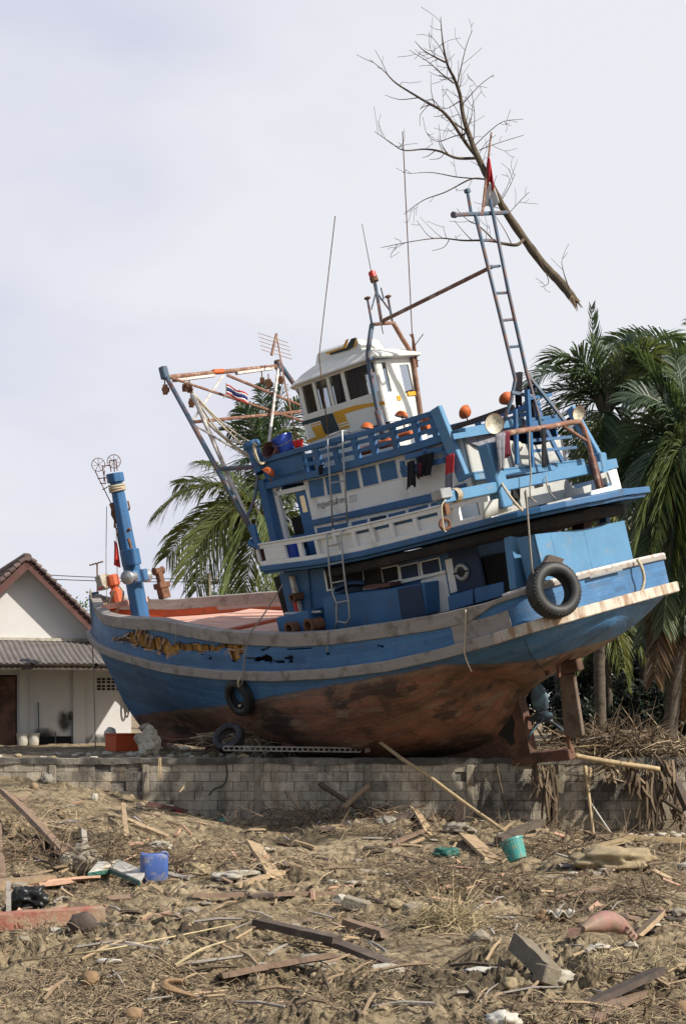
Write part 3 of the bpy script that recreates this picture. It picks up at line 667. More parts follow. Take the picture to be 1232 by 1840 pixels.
# curved dark timber under the deck edge; near-black colour also stands for the underside's shade
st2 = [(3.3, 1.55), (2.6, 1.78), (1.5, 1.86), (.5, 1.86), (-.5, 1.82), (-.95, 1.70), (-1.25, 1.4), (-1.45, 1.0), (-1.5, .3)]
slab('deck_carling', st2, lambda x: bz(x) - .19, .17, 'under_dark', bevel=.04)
# --- white bulwark with panels
BT = [(-.9, 4.69), (.56, 4.72), (1.83, 4.76), (3.05, 4.82), (4.52, 4.95)]
bt_ = lambda x: interp(x, BT)
bul = MB()
def strip(mb, x0, x1, za, zb, y0, y1, n=6, mi=0):
    rows = []
    for x_ in np.linspace(x0, x1, n):
        rows.append([Vector((x_, y0, za(x_))), Vector((x_, y0, zb(x_))), Vector((x_, y1, zb(x_))), Vector((x_, y1, za(x_)))])
    mb.grid(rows, closed=True, mi=mi); mb.add(rows[0], [(0, 1, 2, 3)], mi); mb.add(rows[-1], [(3, 2, 1, 0)], mi)
def px_x(px, py, y): return L(px, py, 'y', y).x
YB0, YB1 = 1.86, 1.92
strip(bul, -.86, 4.5, lambda x: bt_(x) - .075, bt_, YB0, YB1, 14)
strip(bul, -.86, 4.5, bz, lambda x: bz(x) + .085, YB0, YB1, 14)
ops = [(463, 477, 1), (513, 536, 1), (543, 566, 1), (571, 599, 0), (604, 632, 0), (638, 664, 0), (671, 700, 0), (706, 742, 0), (748, 787, 0), (793, 816, 2), (824, 860, 1)]
cent = lambda px: 1005 - (px - 465) * .232
xs2 = []
for a, b_, k_ in ops: xs2.append((px_x(b_, cent(b_), 1.92), px_x(a, cent(a), 1.92), k_))
edge = 4.5
for (x0, x1, k_) in xs2:
    strip(bul, x1, edge, lambda x: bz(x) + .085, lambda x: bt_(x) - .075, YB0, YB1, 2); edge = x0
strip(bul, -.86, edge, lambda x: bz(x) + .085, lambda x: bt_(x) - .075, YB0, YB1, 2)
bulw = bul.build('bulwark', 'paint_white', boat, bevel=.008)
for (x0, x1, k_) in xs2:
    if k_ == 1: continue
    mb = MB(); strip(mb, x0 - .02, x1 + .02, lambda x: bz(x) + .05, lambda x: bt_(x) - (.125 if k_ == 0 and x1 < 2.2 else .06), 1.835, 1.856, 2); mb.build('bulwark_panel', 'paint_white', bulw)
    if k_ == 0 and x1 < 2.2:
        mb = MB(); strip(mb, x0 - .02, x1 + .02, lambda x: bt_(x) - .124, lambda x: bt_(x) - .06, 1.83, 1.85, 2); mb.build('bulwark_slot', 'paint_blue', bulw)
m = MB()
strip(m, -.9, 4.52, lambda x: bt_(x) + .0, lambda x: bt_(x) + .03, YB0 - .03, YB1 + .025, 14); m.build('bulwark_cap', 'paint_white', bulw, bevel=.006)
m = MB(); m.bar((4.47, 1.85, 4.92), (4.47, -1.85, 4.92), .06, .09); m.bar((4.47, 1.85, 4.60), (4.47, -1.85, 4.60), .06, .09)
for y_ in (1.2, .5, -.3, -1.1): m.bar((4.47, y_, 4.6), (4.47, y_, 4.92), .1, .05)
m.build('front_bulwark', 'paint_white', boat)
m = MB(); strip(m, -.86, 4.5, bz, bt_, -1.92, -1.88, 12); m.build('bulwark', 'paint_white', boat)
# --- bridge deck house
HT, HY = 5.93, 1.35
xw0, xw1 = -.25, px_x(553, 900, HY)          # wall of the house: from the aft end to the door
def zroof(x): return interp(x, [(-.4, 5.84), (1, 5.86), (3.1, 5.95), (4.5, 6.04)])
m = MB(); strip(m, xw0, xw1, lambda x: bz(x) + .0, lambda x: zroof(x) - .1, HY - .05, HY, 8)
bh = m.build('bridge_house', 'paint_white', boat)
m = MB(); strip(m, xw0, 4.1, lambda x: bz(x), lambda x: zroof(x) - .1, -HY, -HY + .05, 6); m.bar((4.12, 1.3, 4.5), (4.12, -1.3, 4.5), .05, .9); m.bar((4.12, 1.3, 5.85), (4.12, -1.3, 5.85), .05, .2)
for y_ in (-1.3, -.5, .3): m.bar((4.12, y_, 4.5), (4.12, y_, 5.85), .12, .05, up=(1, 0, 0))
m.build('house_wall', 'paint_blue', boat)
def pq(pts, y, th, mname, name, parent, bevel=0):
    mb = MB(); mb.prism([L(a, b_, 'y', y) for a, b_ in pts], (0, th, 0)); return mb.build(name, mname, parent, bevel=bevel)
WIN = [[(553.4,863.8),(580,858.9),(583.2,890.4),(558.2,895.3)], [(583.2,857.3),(608.6,852.4),(613.4,885.5),(589,889.4)], [(615.7,849.8),(641,845),(646.9,876.8),(621.6,882.3)], [(646.9,841.7),(674,835.8),(680,868.3),(653.4,874.8)], [(680,833.6),(709.2,826.4),(715,858.9),(685.8,866)]]
for P in WIN:
    cx, cy = sum(a for a, _ in P) / 4, sum(b_ for _, b_ in P) / 4
    fr = pq([(cx + (a - cx) * 1.13, cy + (b_ - cy) * 1.10) for a, b_ in P], HY + .001, .012, 'paint_white', 'window_frame', bh, .004)
    pq(P, HY + .012, .006, 'paint_blue', 'shutter', fr)
pq([(559.9,934.8),(774,886.8),(838,868),(838,882),(774,902),(563,945)], HY + .001, .05, 'paint_blue', 'moulding', bh, .01)
for P, c in (([(569.6,949),(595.6,944.5),(597,964),(571,968)],'paint_blue'),([(600,943.5),(624,939),(626,958),(601.5,962)],'paint_blue'),([(632,938),(659,932.5),(661,951),(633,956)],'paint_blue'),([(665,931),(693,925),(695,944),(666,950)],'paint_navy'),([(698,924),(727,917),(729,937),(699,943)],'paint_blue'),([(734,915),(768,906),(770,926),(735,935)],'paint_blue'),([(774,904.5),(803,897),(805,916),(775,924)],'paint_blue')):
    pq(P, HY + .001, .010, c, 'lower_shutter', bh)
# door bay: white post, open doorway, blue door leaf with a pane
m = MB(); xd0, xd1 = px_x(533, 900, HY), px_x(507, 920, HY); x5 = px_x(497, 930, HY)
strip(m, xd1, xd1 + .09, bz, lambda x: zroof(x) - .1, HY - .06, HY + .02, 2); strip(m, xw1 - .05, xd1 + .09, lambda x: zroof(x) - .26, lambda x: zroof(x) - .17, HY - .05, HY + .02, 2)
m.build('door_frame', 'paint_white', bh, bevel=.006)
m = MB()
zc = lambda x: zroof(x) - .26
strip(m, xw1 - .02, xw1 + .07, bz, zc, HY - .04, HY - .008, 2); strip(m, xd0 - .06, xd0, bz, zc, HY - .04, HY - .008, 2)
strip(m, xw1 + .07, xd0 - .06, bz, lambda x: bz(x) + .86, HY - .04, HY - .008, 2); strip(m, xw1 + .07, xd0 - .06, lambda x: zc(x) - .09, zc, HY - .04, HY - .008, 2)
dl = m.build('door', 'paint_blue', bh, bevel=.006)
m = MB(); strip(m, xw1 + .07, xd0 - .06, lambda x: bz(x) + .86, lambda x: zc(x) - .09, HY - .03, HY - .02, 2); m.build('pane', 'dark_glass', dl)
m = MB(); strip(m, xw1 - .02, xw1 + .6, lambda x: bz(x) + .42, lambda x: bz(x) + .47, HY - .01, HY + .02, 2); m.build('door_rail', 'paint_blue', dl)
m = MB(); m.box((3.75, 1.05, 4.85), (1.1, .03, .95)); m.build('interior_shade_panel', 'bilge_dark', boat); m = MB(); m.box((3.75, 0, 4.75), (.04, 2.5, .75)); m.build('interior_shade_panel', 'bilge_dark', boat)  # near-black panels added inside the doorway to stand for the shade indoors
# corner posts at the front
for (pa, pb, y_, wd) in (((472,862),(497,975),1.44,.17),((488,868),(512,975),1.0,.13)):
    mb = MB(); mb.bar(L(*pa, 'y', y_), L(*pb, 'y', y_), wd, wd, up=(0, 1, 0)); mb.build('corner_post', 'paint_blue', boat, bevel=.01)
mb = MB(); mb.bar((4.42, -1.44, 5.9), (4.42, -1.44, 4.56), .16, .16); mb.build('corner_post', 'paint_blue', boat, bevel=.01)
# --- name on the house side
def text3d(body, size, col, origin_px, end_px, y, name, parent, shear=0.):
    cu = bpy.data.curves.new(name, 'FONT'); cu.body = body; cu.size = size; cu.extrude = .002; cu.resolution_u = 3
    try:
        import os
        fp = os.path.join(bpy.utils.resource_path('LOCAL'), 'datafiles', 'fonts', '')
    except Exception: fp = ''
    ob = bpy.data.objects.new(name, cu); COL.objects.link(ob)
    dg = bpy.context.evaluated_depsgraph_get(); me = bpy.data.meshes.new_from_object(ob.evaluated_get(dg)); bpy.data.objects.remove(ob)
    a, b_ = L(*origin_px, 'y', y), L(*end_px, 'y', y)
    vs = [v.co.copy() for v in me.vertices]
    if not vs: return None
    w0, w1 = min(v.x for v in vs), max(v.x for v in vs); s_ = (b_ - a).length / max(1e-4, w1 - w0)
    ex = (b_ - a).normalized(); ez = Vector((0, 0, 1)); ez = (ez - ex * ez.dot(ex)).normalized(); ey = Vector((0, 1, 0))
    mb = MB(); mb.add([a + ex * ((v.x - w0) * s_) + ez * (v.y * s_) + ey * v.z for v in vs], [tuple(p.vertices) for p in me.polygons]); bpy.data.meshes.remove(me)
    return mb.build(name, col, parent)
text3d('กฎษกรส่าคร', .2, 'text_ink', (571.5, 913.5), (624, 901.5), HY + .004, 'boat_name', bh)
m = MB(); r9 = random.Random(11)
for row in range(3):     # three rows of small worn figures
    for k_ in range(4):
        for j in range(3):
            px, py = 629 + k_ * 3.6 + r9.uniform(-.4, .4), 891.6 + row * 4.6 - k_ * .9 + j * 1.1
            m.bar(L(px - .9, py + r9.uniform(-.5, .5), 'y', HY + .004), L(px + r9.uniform(.2, 1.0), py + r9.uniform(-.7, .5), 'y', HY + .004), .009, .003, up=(0, 1, 0))
m.build('registration_marks', 'text_faded', bh)
# --- roof deck of the bridge house
st = [(4.56, 1.5), (3, 1.5), (1, 1.5), (-.2, 1.5), (-.35, 1.48)]
slab('roof_deck', st, lambda x: zroof(x) + .03, .13, 'paint_blue')
# front locker panel
xp0, xp1 = px_x(548, 830, 1.44), px_x(474, 852, 1.44)
m = MB(); strip(m, xp0, xp1, lambda x: zroof(x) + .03, lambda x: zroof(x) + .40, 1.38, 1.44, 2)
fp_ = m.build('front_coaming', 'paint_blue', boat, bevel=.01)
m = MB(); strip(m, xp0 + .03, xp1 - .22, lambda x: zroof(x) + .08, lambda x: zroof(x) + .36, 1.44, 1.46, 2); m.build('panel', 'paint_blue', fp_, bevel=.006)
m = MB(); strip(m, xp1 - .3, xp1 - .06, lambda x: zroof(x) + .035, lambda x: zroof(x) + .4, -1.4, 1.38, 2); m.build('front_locker', 'paint_blue', boat)
# railing
TR = [(-.02, 6.29), (1.2, 6.33), (3.2, 6.45), (4.5, 6.50)]
tr = lambda x: interp(x, TR)
xe = px_x(786, 737, 1.46)
m = MB(); strip(m, xe, xp1, lambda x: tr(x) - .09, tr, 1.41, 1.49, 10); rail_o = m.build('roof_railing', 'paint_blue', boat, bevel=.008)
for k_, f in (('mid_rail', .62), ('low_rail', .30)):
    m = MB(); strip(m, xe, xp0, lambda x: lerp(zroof(x) + .03, tr(x), f) - .04, lambda x: lerp(zroof(x) + .03, tr(x), f) + .03, 1.42, 1.46, 8); m.build(k_, 'paint_blue', rail_o, bevel=.006)
for px, py in ((573, 828), (605, 818), (640, 808), (671, 800), (709, 788), (748, 775), (780, 765)):
    x_ = px_x(px, py, 1.44); mb = MB(); strip(mb, x_ - .055, x_ + .055, lambda x: zroof(x) + .02, lambda x: tr(x) - .05, 1.405, 1.475, 2); mb.build('baluster', 'paint_blue', rail_o, bevel=.008)
m = MB(); strip(m, xe, xp1, lambda x: tr(x) - .09, tr, -1.49, -1.41, 10)
for f in (.3, .62): strip(m, xe, xp0, lambda x: lerp(zroof(x) + .03, tr(x), f) - .04, lambda x: lerp(zroof(x) + .03, tr(x), f) + .03, -1.46, -1.42, 8)
for x_ in np.linspace(xe + .05, xp0, 8): strip(m, x_ - .05, x_ + .05, lambda x: zroof(x) + .02, lambda x: tr(x) - .05, -1.475, -1.405, 2)
m.build('roof_railing', 'paint_blue', boat)
# slanting boards at the aft end of the railing, both sides
for y_, pa, pb, wd in ((1.5, (783, 733), (834, 862), .20), (-1.55, (1024, 733), (1078, 830), .16)):
    mb = MB(); mb.bar(L(*pa, 'y', y_), L(*pb, 'y', y_), .11, wd, up=(0, 1, 0), roll=R(90)); mb.build('slanting_board', 'paint_blue_sunlit', boat, bevel=.01)
# slatted rack below the rail at the quarter
m = MB()
for a, b_ in (((728,822),(800,806)),((722,843),(803,826)),((726,853),(760,846)),((722,843),(727,856)),((722,828),(723,843)),((797,800),(803,832)),((764,806),(768,838))):
    pa, pb = L(*a, 'y', 1.49), L(*b_, 'y', 1.49); m.bar(pa, pb, .05, .09, up=(0, 1, 0), roll=R(90))
m.build('slatted_rack', 'paint_blue', boat, bevel=.006)
# aft wall of the house, ledge, canvas
xa = xw0
m = MB(); m.prism([Vector((xa, 1.35, 4.32)), Vector((xa, 1.35, 5.78)), Vector((xa, .25, 5.78)), Vector((xa, .12, 5.15)), Vector((xa, -1.35, 5.15)), Vector((xa, -1.35, 4.32))], (.05, 0, 0)); aw = m.build('aft_wall', 'tarp_grey', boat)
m = MB(); m.bar((xa - .12, 1.62, 5.10), (xa - .12, -1.62, 5.06), .24, .05); m.bar((xa - .22, 1.62, 5.05), (xa - .22, -1.62, 5.01), .04, .13); m.build('aft_ledge', 'paint_blue_sunlit', boat, bevel=.008)
m = MB(); m.bar((xa - .1, 1.5, 5.80), (xa - .1, -.1, 5.86), .14, .12); m.build('aft_beam', 'paint_blue_sunlit', boat, bevel=.008)
m = MB()
for (y0, y1, z0, z1) in ((.86, 1.12, 4.42, 4.82), (-.55, -.28, 4.4, 4.85)): m.prism([Vector((xa - .004, y0, z0)), Vector((xa - .004, y1, z0)), Vector((xa - .004, y1, z1)), Vector((xa - .004, y0, z1))], (.002, 0, 0))
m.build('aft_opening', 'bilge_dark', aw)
rows = []
for i in range(15):
    t = i / 14; y_ = lerp(1.38, .25, t); rows.append([Vector((xa - .04 - .03 * math.sin(t * 9 + j), y_, lerp(5.76 + .03 * t, 5.50 + .20 * abs(2 * t - 1) ** 2 , j / 5))) for j in range(6)])
m = MB(); m.grid(rows); m.build('canvas', 'cloth_grey', boat, smooth=True, solid=.008)
rows = []
for i in range(21):
    t = i / 20; y_ = lerp(.2, -1.42, t); rows.append([Vector((xa - .03 + .02 * math.sin(t * 14), y_, lerp(5.62 - .16 * math.sin(math.pi * t) , 5.12, j / 5))) for j in range(6)])
m = MB(); m.grid(rows); m.build('canvas', 'tarp_grey', boat, smooth=True, solid=.008)
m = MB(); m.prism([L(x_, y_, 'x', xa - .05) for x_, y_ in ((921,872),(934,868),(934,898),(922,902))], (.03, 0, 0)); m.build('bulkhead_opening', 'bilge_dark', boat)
# panels standing on the stern balcony
m = MB(); m.prism([L(x_, y_, 'x', -.75) for x_, y_ in ((944,882),(1000,868),(1012,862),(1022,868),(1036,878),(1062,870),(1062,884),(1000,900),(948,912))], (.05, 0, 0)); m.build('balcony_panel', 'tarp_grey', boat, bevel=.01)
m = MB(); P0_ = [L(x_, y_, 'x', -1.62) for x_, y_ in ((1092,848),(1107,842),(1117,880),(1062,890),(1062,882),(1100,872))]; m.prism(P0_, (.05, 0, 0)); m.build('balcony_panel', 'paint_white', boat, bevel=.008)
m = MB(); m.bar(L(1072, 865, 'x', -1.4), L(1104, 853, 'x', -1.4), .05, .2); m.build('balcony_panel', 'tarp_grey', boat, bevel=.008)
rows = []
for i in range(9):
    t = i / 8; a = L(lerp(868, 908, t), lerp(903, 892, t), 'x', -1.3); b_ = L(lerp(868, 918, t), lerp(933, 917, t), 'x', -1.3); rows.append([a + Vector((-.06 * math.sin(math.pi * t), 0, -.03 * (t > .85))), b_])
m = MB(); m.grid(rows); m.build('balcony_panel', 'tarp_grey', boat, solid=.025, smooth=True)
# --- stern gallows: two posts and a beam
XG = -1.32
m = MB(); m.bar(L(889, 845, 'x', XG) - Vector((0, 0, .6)), L(874, 797, 'x', XG), .26, .22, up=(1, 0, 0)); gp = m.build('gallows_post', 'paint_blue_sunlit', boat, bevel=.02)
m = MB(); m.bar(L(1085, 880, 'x', XG), L(1074, 815, 'x', XG), .20, .2, up=(1, 0, 0)); m.build('gallows_post', 'paint_blue_sunlit', boat, bevel=.02)
m = MB(); m.bar(L(790, 896, 'x', XG), L(1102, 834, 'x', XG), .16, .17); m.build('gallows_beam', 'paint_blue_sunlit', boat, bevel=.012)
rb = L(793, 888, 'x', XG - .03)
m = MB(); m.box(rb, (.2, .26, .15)); m.build('roller_bracket', 'galv', boat, bevel=.01)
m = MB(); m.lathe(rb + Vector((0, -.26, -.05)), (0, -1, 0), [(.10, 0), (.115, .02), (.10, .04), (.115, .06), (.10, .08), (.115, .1), (.10, .12)], 14); m.build('rope_wrap', 'rope', boat)
hk = [L(x_, y_, 'x', XG - .03) for x_, y_ in ((798, 897), (800, 912), (800, 925))]
m = MB(); m.tube(hk, .02, 6); m.box(L(801, 915, 'x', XG - .03), (.06, .09, .18)); m.torus(L(799, 942, 'x', XG - .03), (-.8, .5, 0), .075, .028, 16, 8); m.build('hoist_hook', 'rust', boat, smooth=False)
# pipe awning frame at the stern
pth = [L(x_, y_, 'x', -1.5) for x_, y_ in ((1076, 878), (1066, 835), (1052, 783), (1044, 765), (1034, 758), (985, 767), (930, 775), (900, 781))]
m = MB(); m.tube(smooth_path(pth, 4), .045, 8); m.tube([L(1012, 766, 'x', -1.5), L(1052, 792, 'x', -1.5)], .03, 6); m.build('awning_pipe', 'pipe_rust', boat, smooth=True)
m = MB(); m.tube([L(1078, 878, 'x', -1.48), L(1062, 822, 'x', -1.48)], .07, 8); m.build('pipe_sleeve', 'fascia_brown', boat, smooth=True)

# --- wheelhouse
WY = .5
def wz(f, x): return lerp(interp(x, [(1.95, 6.52), (4.2, 6.60)]), interp(x, [(1.95, 7.66), (4.2, 7.72)]), f)
wx = [[L(a, b_, 'y', WY) for a, b_ in P] for P in ([(542,691.5),(560.8,686.6),(570.3,738),(550.8,743.4)], [(565.7,684),(586.5,678.5),(595.6,729.5),(575.5,735.3)], [(591.7,676),(612.5,670.4),(622.5,720.7),(601.4,727.2)], [(618.3,668.8),(672.9,657.4),(682.6,709.4),(629.7,719)])]
wcols = [(.5 * (P[0].x + P[3].x), .5 * (P[1].x + P[2].x)) for P in wx]
zt0 = sum(P[0].z + P[1].z for P in wx) / 8; zb0 = sum(P[2].z + P[3].z for P in wx) / 8
fb_ = (zb0 - 6.56) / 1.13; ft_ = (zt0 - 6.56) / 1.13
path = [(1.95, .5, 0)]                      # outline of the wheelhouse, port aft corner round the front to starboard
xs3 = sorted([c[1] for c in wcols] + [c[0] for c in wcols])
segs = []
for x_ in xs3: path.append((x_, .5, 0))
fx0 = max(xs3); 
front = [(fx0 + .10, .48), (fx0 + .22, .42), (fx0 + .32, .30), (fx0 + .37, .14), (fx0 + .38, .05)]
pts2 = [(a, b_) for a, b_, _ in path] + front
pts2 = pts2 + [(a, -b_) for a, b_ in reversed(pts2)]
nW = len(pts2); holes = set()
for i in range(nW - 1):
    (a0, b0), (a1, b1) = pts2[i], pts2[i + 1]
    lo, hi = min(a0, a1), max(a0, a1)
    for c in wcols:
        if abs(b0) == .5 and abs(b1) == .5 and abs(lo - min(c)) < 1e-4 and abs(hi - max(c)) < 1e-4: holes.add(i)
    if abs(b0) < .49 and abs(b1) < .49 and abs(abs(b0) - abs(b1)) > .03 or (abs(b0) < .06 and abs(b1) < .06): holes.add(i) if abs(b0) > .06 or abs(b1) > .06 else None
m = MB()
def wp(i, f, k=1.0, off=0.):
    a, b_ = pts2[i]; s_ = 1 - .05 * f; x_ = 3 + (a - 3) * (1 if a < 3 else 1 - .02 * f)
    return Vector((x_ + .06 * (1 - f) * 0, b_ * 1.0 * k, wz(f, a)))
levels = [0, fb_ - .16, fb_, ft_, 1.0]
for i in range(nW - 1):
    for j in range(len(levels) - 1):
        if i in holes and j == 2: continue
        m.add([wp(i, levels[j]), wp(i, levels[j + 1]), wp(i + 1, levels[j + 1]), wp(i + 1, levels[j])], [(0, 1, 2, 3)])
# aft wall with a door frame and an opening
xA = 1.95
for y0, y1, f0, f1 in ((.5, .42, 0, 1), (.18, .10, 0, 1), (-.38, -.5, 0, 1), (.42, .18, .93, 1), (.10, -.12, .42, .88), (.10, -.38, .88, 1), (.10, -.38, 0, .42), (.42, .18, 0, .46), (.42, .36, .46, .93), (.24, .18, .46, .93)):
    m.add([(xA, y0, wz(f0, xA)), (xA, y1, wz(f0, xA)), (xA, y1, wz(f1, xA)), (xA, y0, wz(f1, xA))], [(0, 1, 2, 3)])
wh = m.build('wheelhouse', 'gelcoat', boat, solid=.035)
for i in sorted(holes):
    mb = MB(); c_ = .5 * (wp(i, .5) + wp(i + 1, .5)); mb.add([wp(i, levels[2]), wp(i, levels[3]), wp(i + 1, levels[3]), wp(i + 1, levels[2])], [(0, 1, 2, 3)]); mb.build('window', 'dark_glass', wh)
mb = MB(); mb.add([(xA + .005, .36, wz(.46, xA)), (xA + .005, .24, wz(.46, xA)), (xA + .005, .24, wz(.93, xA)), (xA + .005, .36, wz(.93, xA))], [(0, 1, 2, 3)]); mb.build('door_pane', 'dark_glass', wh)
m = MB(); m.box((xA - .01, .1, wz(.35, xA)), (.04, .1, .09)); m.build('stripe_patch', 'stripe_orange', wh)
m = MB(); m.box((xA - .02, -.28, wz(.405, xA)), (.05, .24, .07)); m.build('stripe_patch', 'stripe_orange', wh)
m = MB(); rowsf = [(a, b_) for a, b_ in pts2]; m.add([(a, b_ * .98, wz(.03, a)) for a, b_ in rowsf], [tuple(range(len(rowsf)))]); m.build('wheelhouse_floor', 'bilge_dark', wh)
# curtains
def curtain(x0, x1, y_, f0, f1, mname, fold=9, amp=.018, shape=None):
    mb = MB(); rows = []
    for i in range(25):
        t = i / 24; x_ = lerp(x0, x1, t); rows.append([Vector((x_, y_ + amp * math.sin(t * fold * 2), wz(lerp(f0, f1, j / 5), x_))) for j in range(6)])
    mb.grid(rows); return mb.build('curtain', mname, wh, smooth=True, solid=.004)
c = wcols
curtain(c[0][0] - .01, c[0][1] + .02, .44, fb_ - .02, ft_ + .02, 'cloth_black'); curtain(c[1][0], lerp(c[1][0], c[1][1], .35), .44, fb_, ft_, 'paint_navy', 4); curtain(lerp(c[1][0], c[1][1], .7), c[1][1], .44, fb_, ft_, 'paint_navy', 3)
curtain(c[2][0], c[2][1], .44, fb_, ft_, 'paint_navy', 6); curtain(c[3][0], lerp(c[3][0], c[3][1], .52), .43, fb_, ft_, 'paint_navy', 7); curtain(lerp(c[3][0], c[3][1], .93), c[3][1], .43, fb_, ft_, 'paint_navy', 2)
curtain(c[3][0], c[3][1], .42, lerp(fb_, ft_, .78), ft_ + .02, 'paint_navy', 9)
curtain(lerp(c[0][0], c[0][1], .4), c[1][1], -.44, fb_, ft_, 'cloth_black', 7)
# stripes
Z1 = lambda pts: [(430 + a / 3.08, 560 + b_ / 3.08) for a, b_ in pts]
for P, c_ in (([(345,608),(445,580),(515,560),(555,655),(500,676),(472,680),(449,602),(349,630)],'stripe_green'), ([(517,558),(580,537),(640,519),(720,506),(800,496),(808,514),(720,526),(640,547),(582,566),(612,642),(558,654)],'stripe_orange'), ([(392,628),(447,610),(487,690),(367,730),(373,712),(425,692)],'stripe_orange'), ([(700,648),(832,606),(834,620),(700,664)],'stripe_green')):
    Q = Z1(P); pq(Q, WY + .019, .004, c_, 'stripe', wh)
for k_ in range(3):
    a = [(546 + k_ * 22, 622 + k_ * 11)]
for P in ([(545,622),(610,604),(612,610),(547,628)], [(549,636),(613,618),(615,624),(551,642)], [(394,634),(450,618),(452,623),(396,640)]): pq(Z1(P), WY + .024, .002, 'gelcoat', 'stripe_line', wh)
# vented base under the wheelhouse
m = MB(); strip(m, 1.95, fx0 + .1, lambda x: zroof(x) + .03, lambda x: wz(0, x) + .01, .46, .5, 6); strip(m, 1.95, fx0 + .1, lambda x: zroof(x) + .03, lambda x: wz(0, x) + .01, -.5, -.46, 6)
m.bar((fx0 + .1, .5, 6.3), (fx0 + .1, -.5, 6.3), .04, .5); m.bar((1.97, .5, 6.3), (1.97, -.5, 6.3), .04, .46); wb = m.build('wheelhouse_base', 'gelcoat', boat)
for x_ in np.linspace(2.1, fx0 - .15, 7):
    mb = MB(); mb.box((x_, .505, wz(0, x_) - .08), (.2, .014, .07)); mb.build('vent', 'bilge_dark', wb)
# roof: brim, crown and hump
def ring(sx, sy, z, cx=None):
    P = []; x0, x1 = 1.80, fx0 + .48
    for a, b_ in [(x0, .60), (2.6, .61), (3.4, .61), (fx0 + .06, .58), (fx0 + .28, .46), (fx0 + .42, .26), (x1, 0)]: P.append((a, b_))
    P = P + [(a, -b_) for a, b_ in reversed(P[:-1])]; c0 = 2.95 if cx is None else cx
    return [Vector((c0 + (a - c0) * sx, b_ * sy, z + .05 * (a - 3) * .6)) for a, b_ in P]
rg = [ring(1.0, .98, 7.675), ring(1.03, 1.04, 7.685), ring(1.03, 1.04, 7.71), ring(.97, .94, 7.765), ring(.81, .78, 7.87), ring(.62, .62, 7.945), ring(.54, .57, 7.96), ring(.48, .50, 8.14), ring(.44, .42, 8.18)]
m = MB(); m.grid(rg, closed=True); m.add(rg[-1], [tuple(range(len(rg[-1])))]); m.add(rg[0], [tuple(range(len(rg[0]) - 1, -1, -1))])
roof = m.build('roof', 'gelcoat', wh, bevel=.012)
Q = Z1([(398,268),(565,212),(600,205),(622,138),(655,130),(643,196),(640,203),(570,222),(400,278)])
def on_hump(a, b_):
    p = L(a, b_, 'y', .40); 
    return p
hump_y = lambda z: .625 * (.56 if z < 7.97 else lerp(.56, .52, (z - 7.965) / .2))
def stripe_roof(pts, mname):
    mb = MB(); P = []
    for a, b_ in pts:
        p = L(a, b_, 'y', .345); P.append(p)
    mb.prism(P, (0, .006, 0)); mb.build('stripe', mname, roof)
stripe_roof(Z1([(500,230),(560,208),(592,200),(618,150),(646,142),(630,196),(600,213),(500,240)]), 'stripe_green')
stripe_roof(Z1([(572,200),(590,156),(606,150),(588,196)]), 'stripe_orange')
stripe_roof(Z1([(622,184),(640,150),(652,146),(640,192),(624,196)]), 'stripe_orange')
stripe_roof(Z1([(480,226),(572,198),(588,196),(586,202),(480,236)]), 'stripe_orange')
# pipe frame over the wheelhouse, with lamp posts
m = MB(); fl = smooth_path([L(688, 790, 'y', .62), L(680, 745, 'y', .62), L(671, 700, 'y', .62), L(661, 645, 'y', .62), L(664, 610, 'y', .55), L(668, 583, 'y', .42)], 3)
m.tube(fl, .045, 8); m.tube([L(692, 792, 'y', .62), L(679, 738, 'y', .62)], .075, 8); frm = m.build('mast_frame', 'pipe_blue', boat, smooth=True)
xq = L(668, 583, 'y', .42).x
m = MB(); m.tube([L(668, 583, 'y', .42), L(706, 580, 'x', xq), ], .032, 7); m.tube(smooth_path([L(706, 580, 'x', xq), L(722, 608, 'x', xq), L(740, 640, 'x', xq), L(748, 690, 'x', xq), L(756, 745, 'x', xq), L(760, 775, 'x', xq)], 3), .042, 8); m.build('frame_leg', 'pipe_rust', frm, smooth=True)
m = MB(); m.tube([L(662, 645, 'x', xq), L(738, 637, 'x', xq)], .03, 7); m.build('frame_crossbar', 'pipe_blue', frm)
for pts_, r_ in ((((668,583),(660,538)), .022), (((705,580),(697,536)), .022), (((685,578),(673,505)), .03), (((675,525),(667,556)), .013), (((676,525),(703,562)), .016), (((683,538),(689,537),(684,517)), .013)):
    mb = MB(); mb.tube([L(a, b_, 'x', xq) for a, b_ in pts_], r_, 6); mb.build('antenna_post', 'pipe_blue', frm)
for a, b_ in ((660, 537), (697, 534)):
    mb = MB(); mb.lathe(L(a, b_, 'x', xq), (0, 0, 1), [(.02, -.02), (.06, 0), (.06, .025), (.02, .04), (0, .04)], 10); mb.build('post_cap', 'rust', frm)
lp = L(673, 506, 'x', xq); up_ = Vector((.12, 0, 1)).normalized()
mb = MB(); mb.lathe(lp, up_, [(0, 0), (.075, 0), (.075, .08), (0, .08)], 14); wl_ = mb.build('warning_lamp', 'rust', frm)
mb = MB(); mb.lathe(lp + up_ * .085, up_, [(0, 0), (.068, 0), (.068, .09), (.05, .11), (0, .11)], 14); mb.build('red_lens', 'lamp_red', wl_, smooth=False)
m = MB(); m.tube([L(687, 577, 'x', xq), L(884, 479, 'y', 0)], .036, 7); m.build('stay_pole', 'pipe_rust', boat)
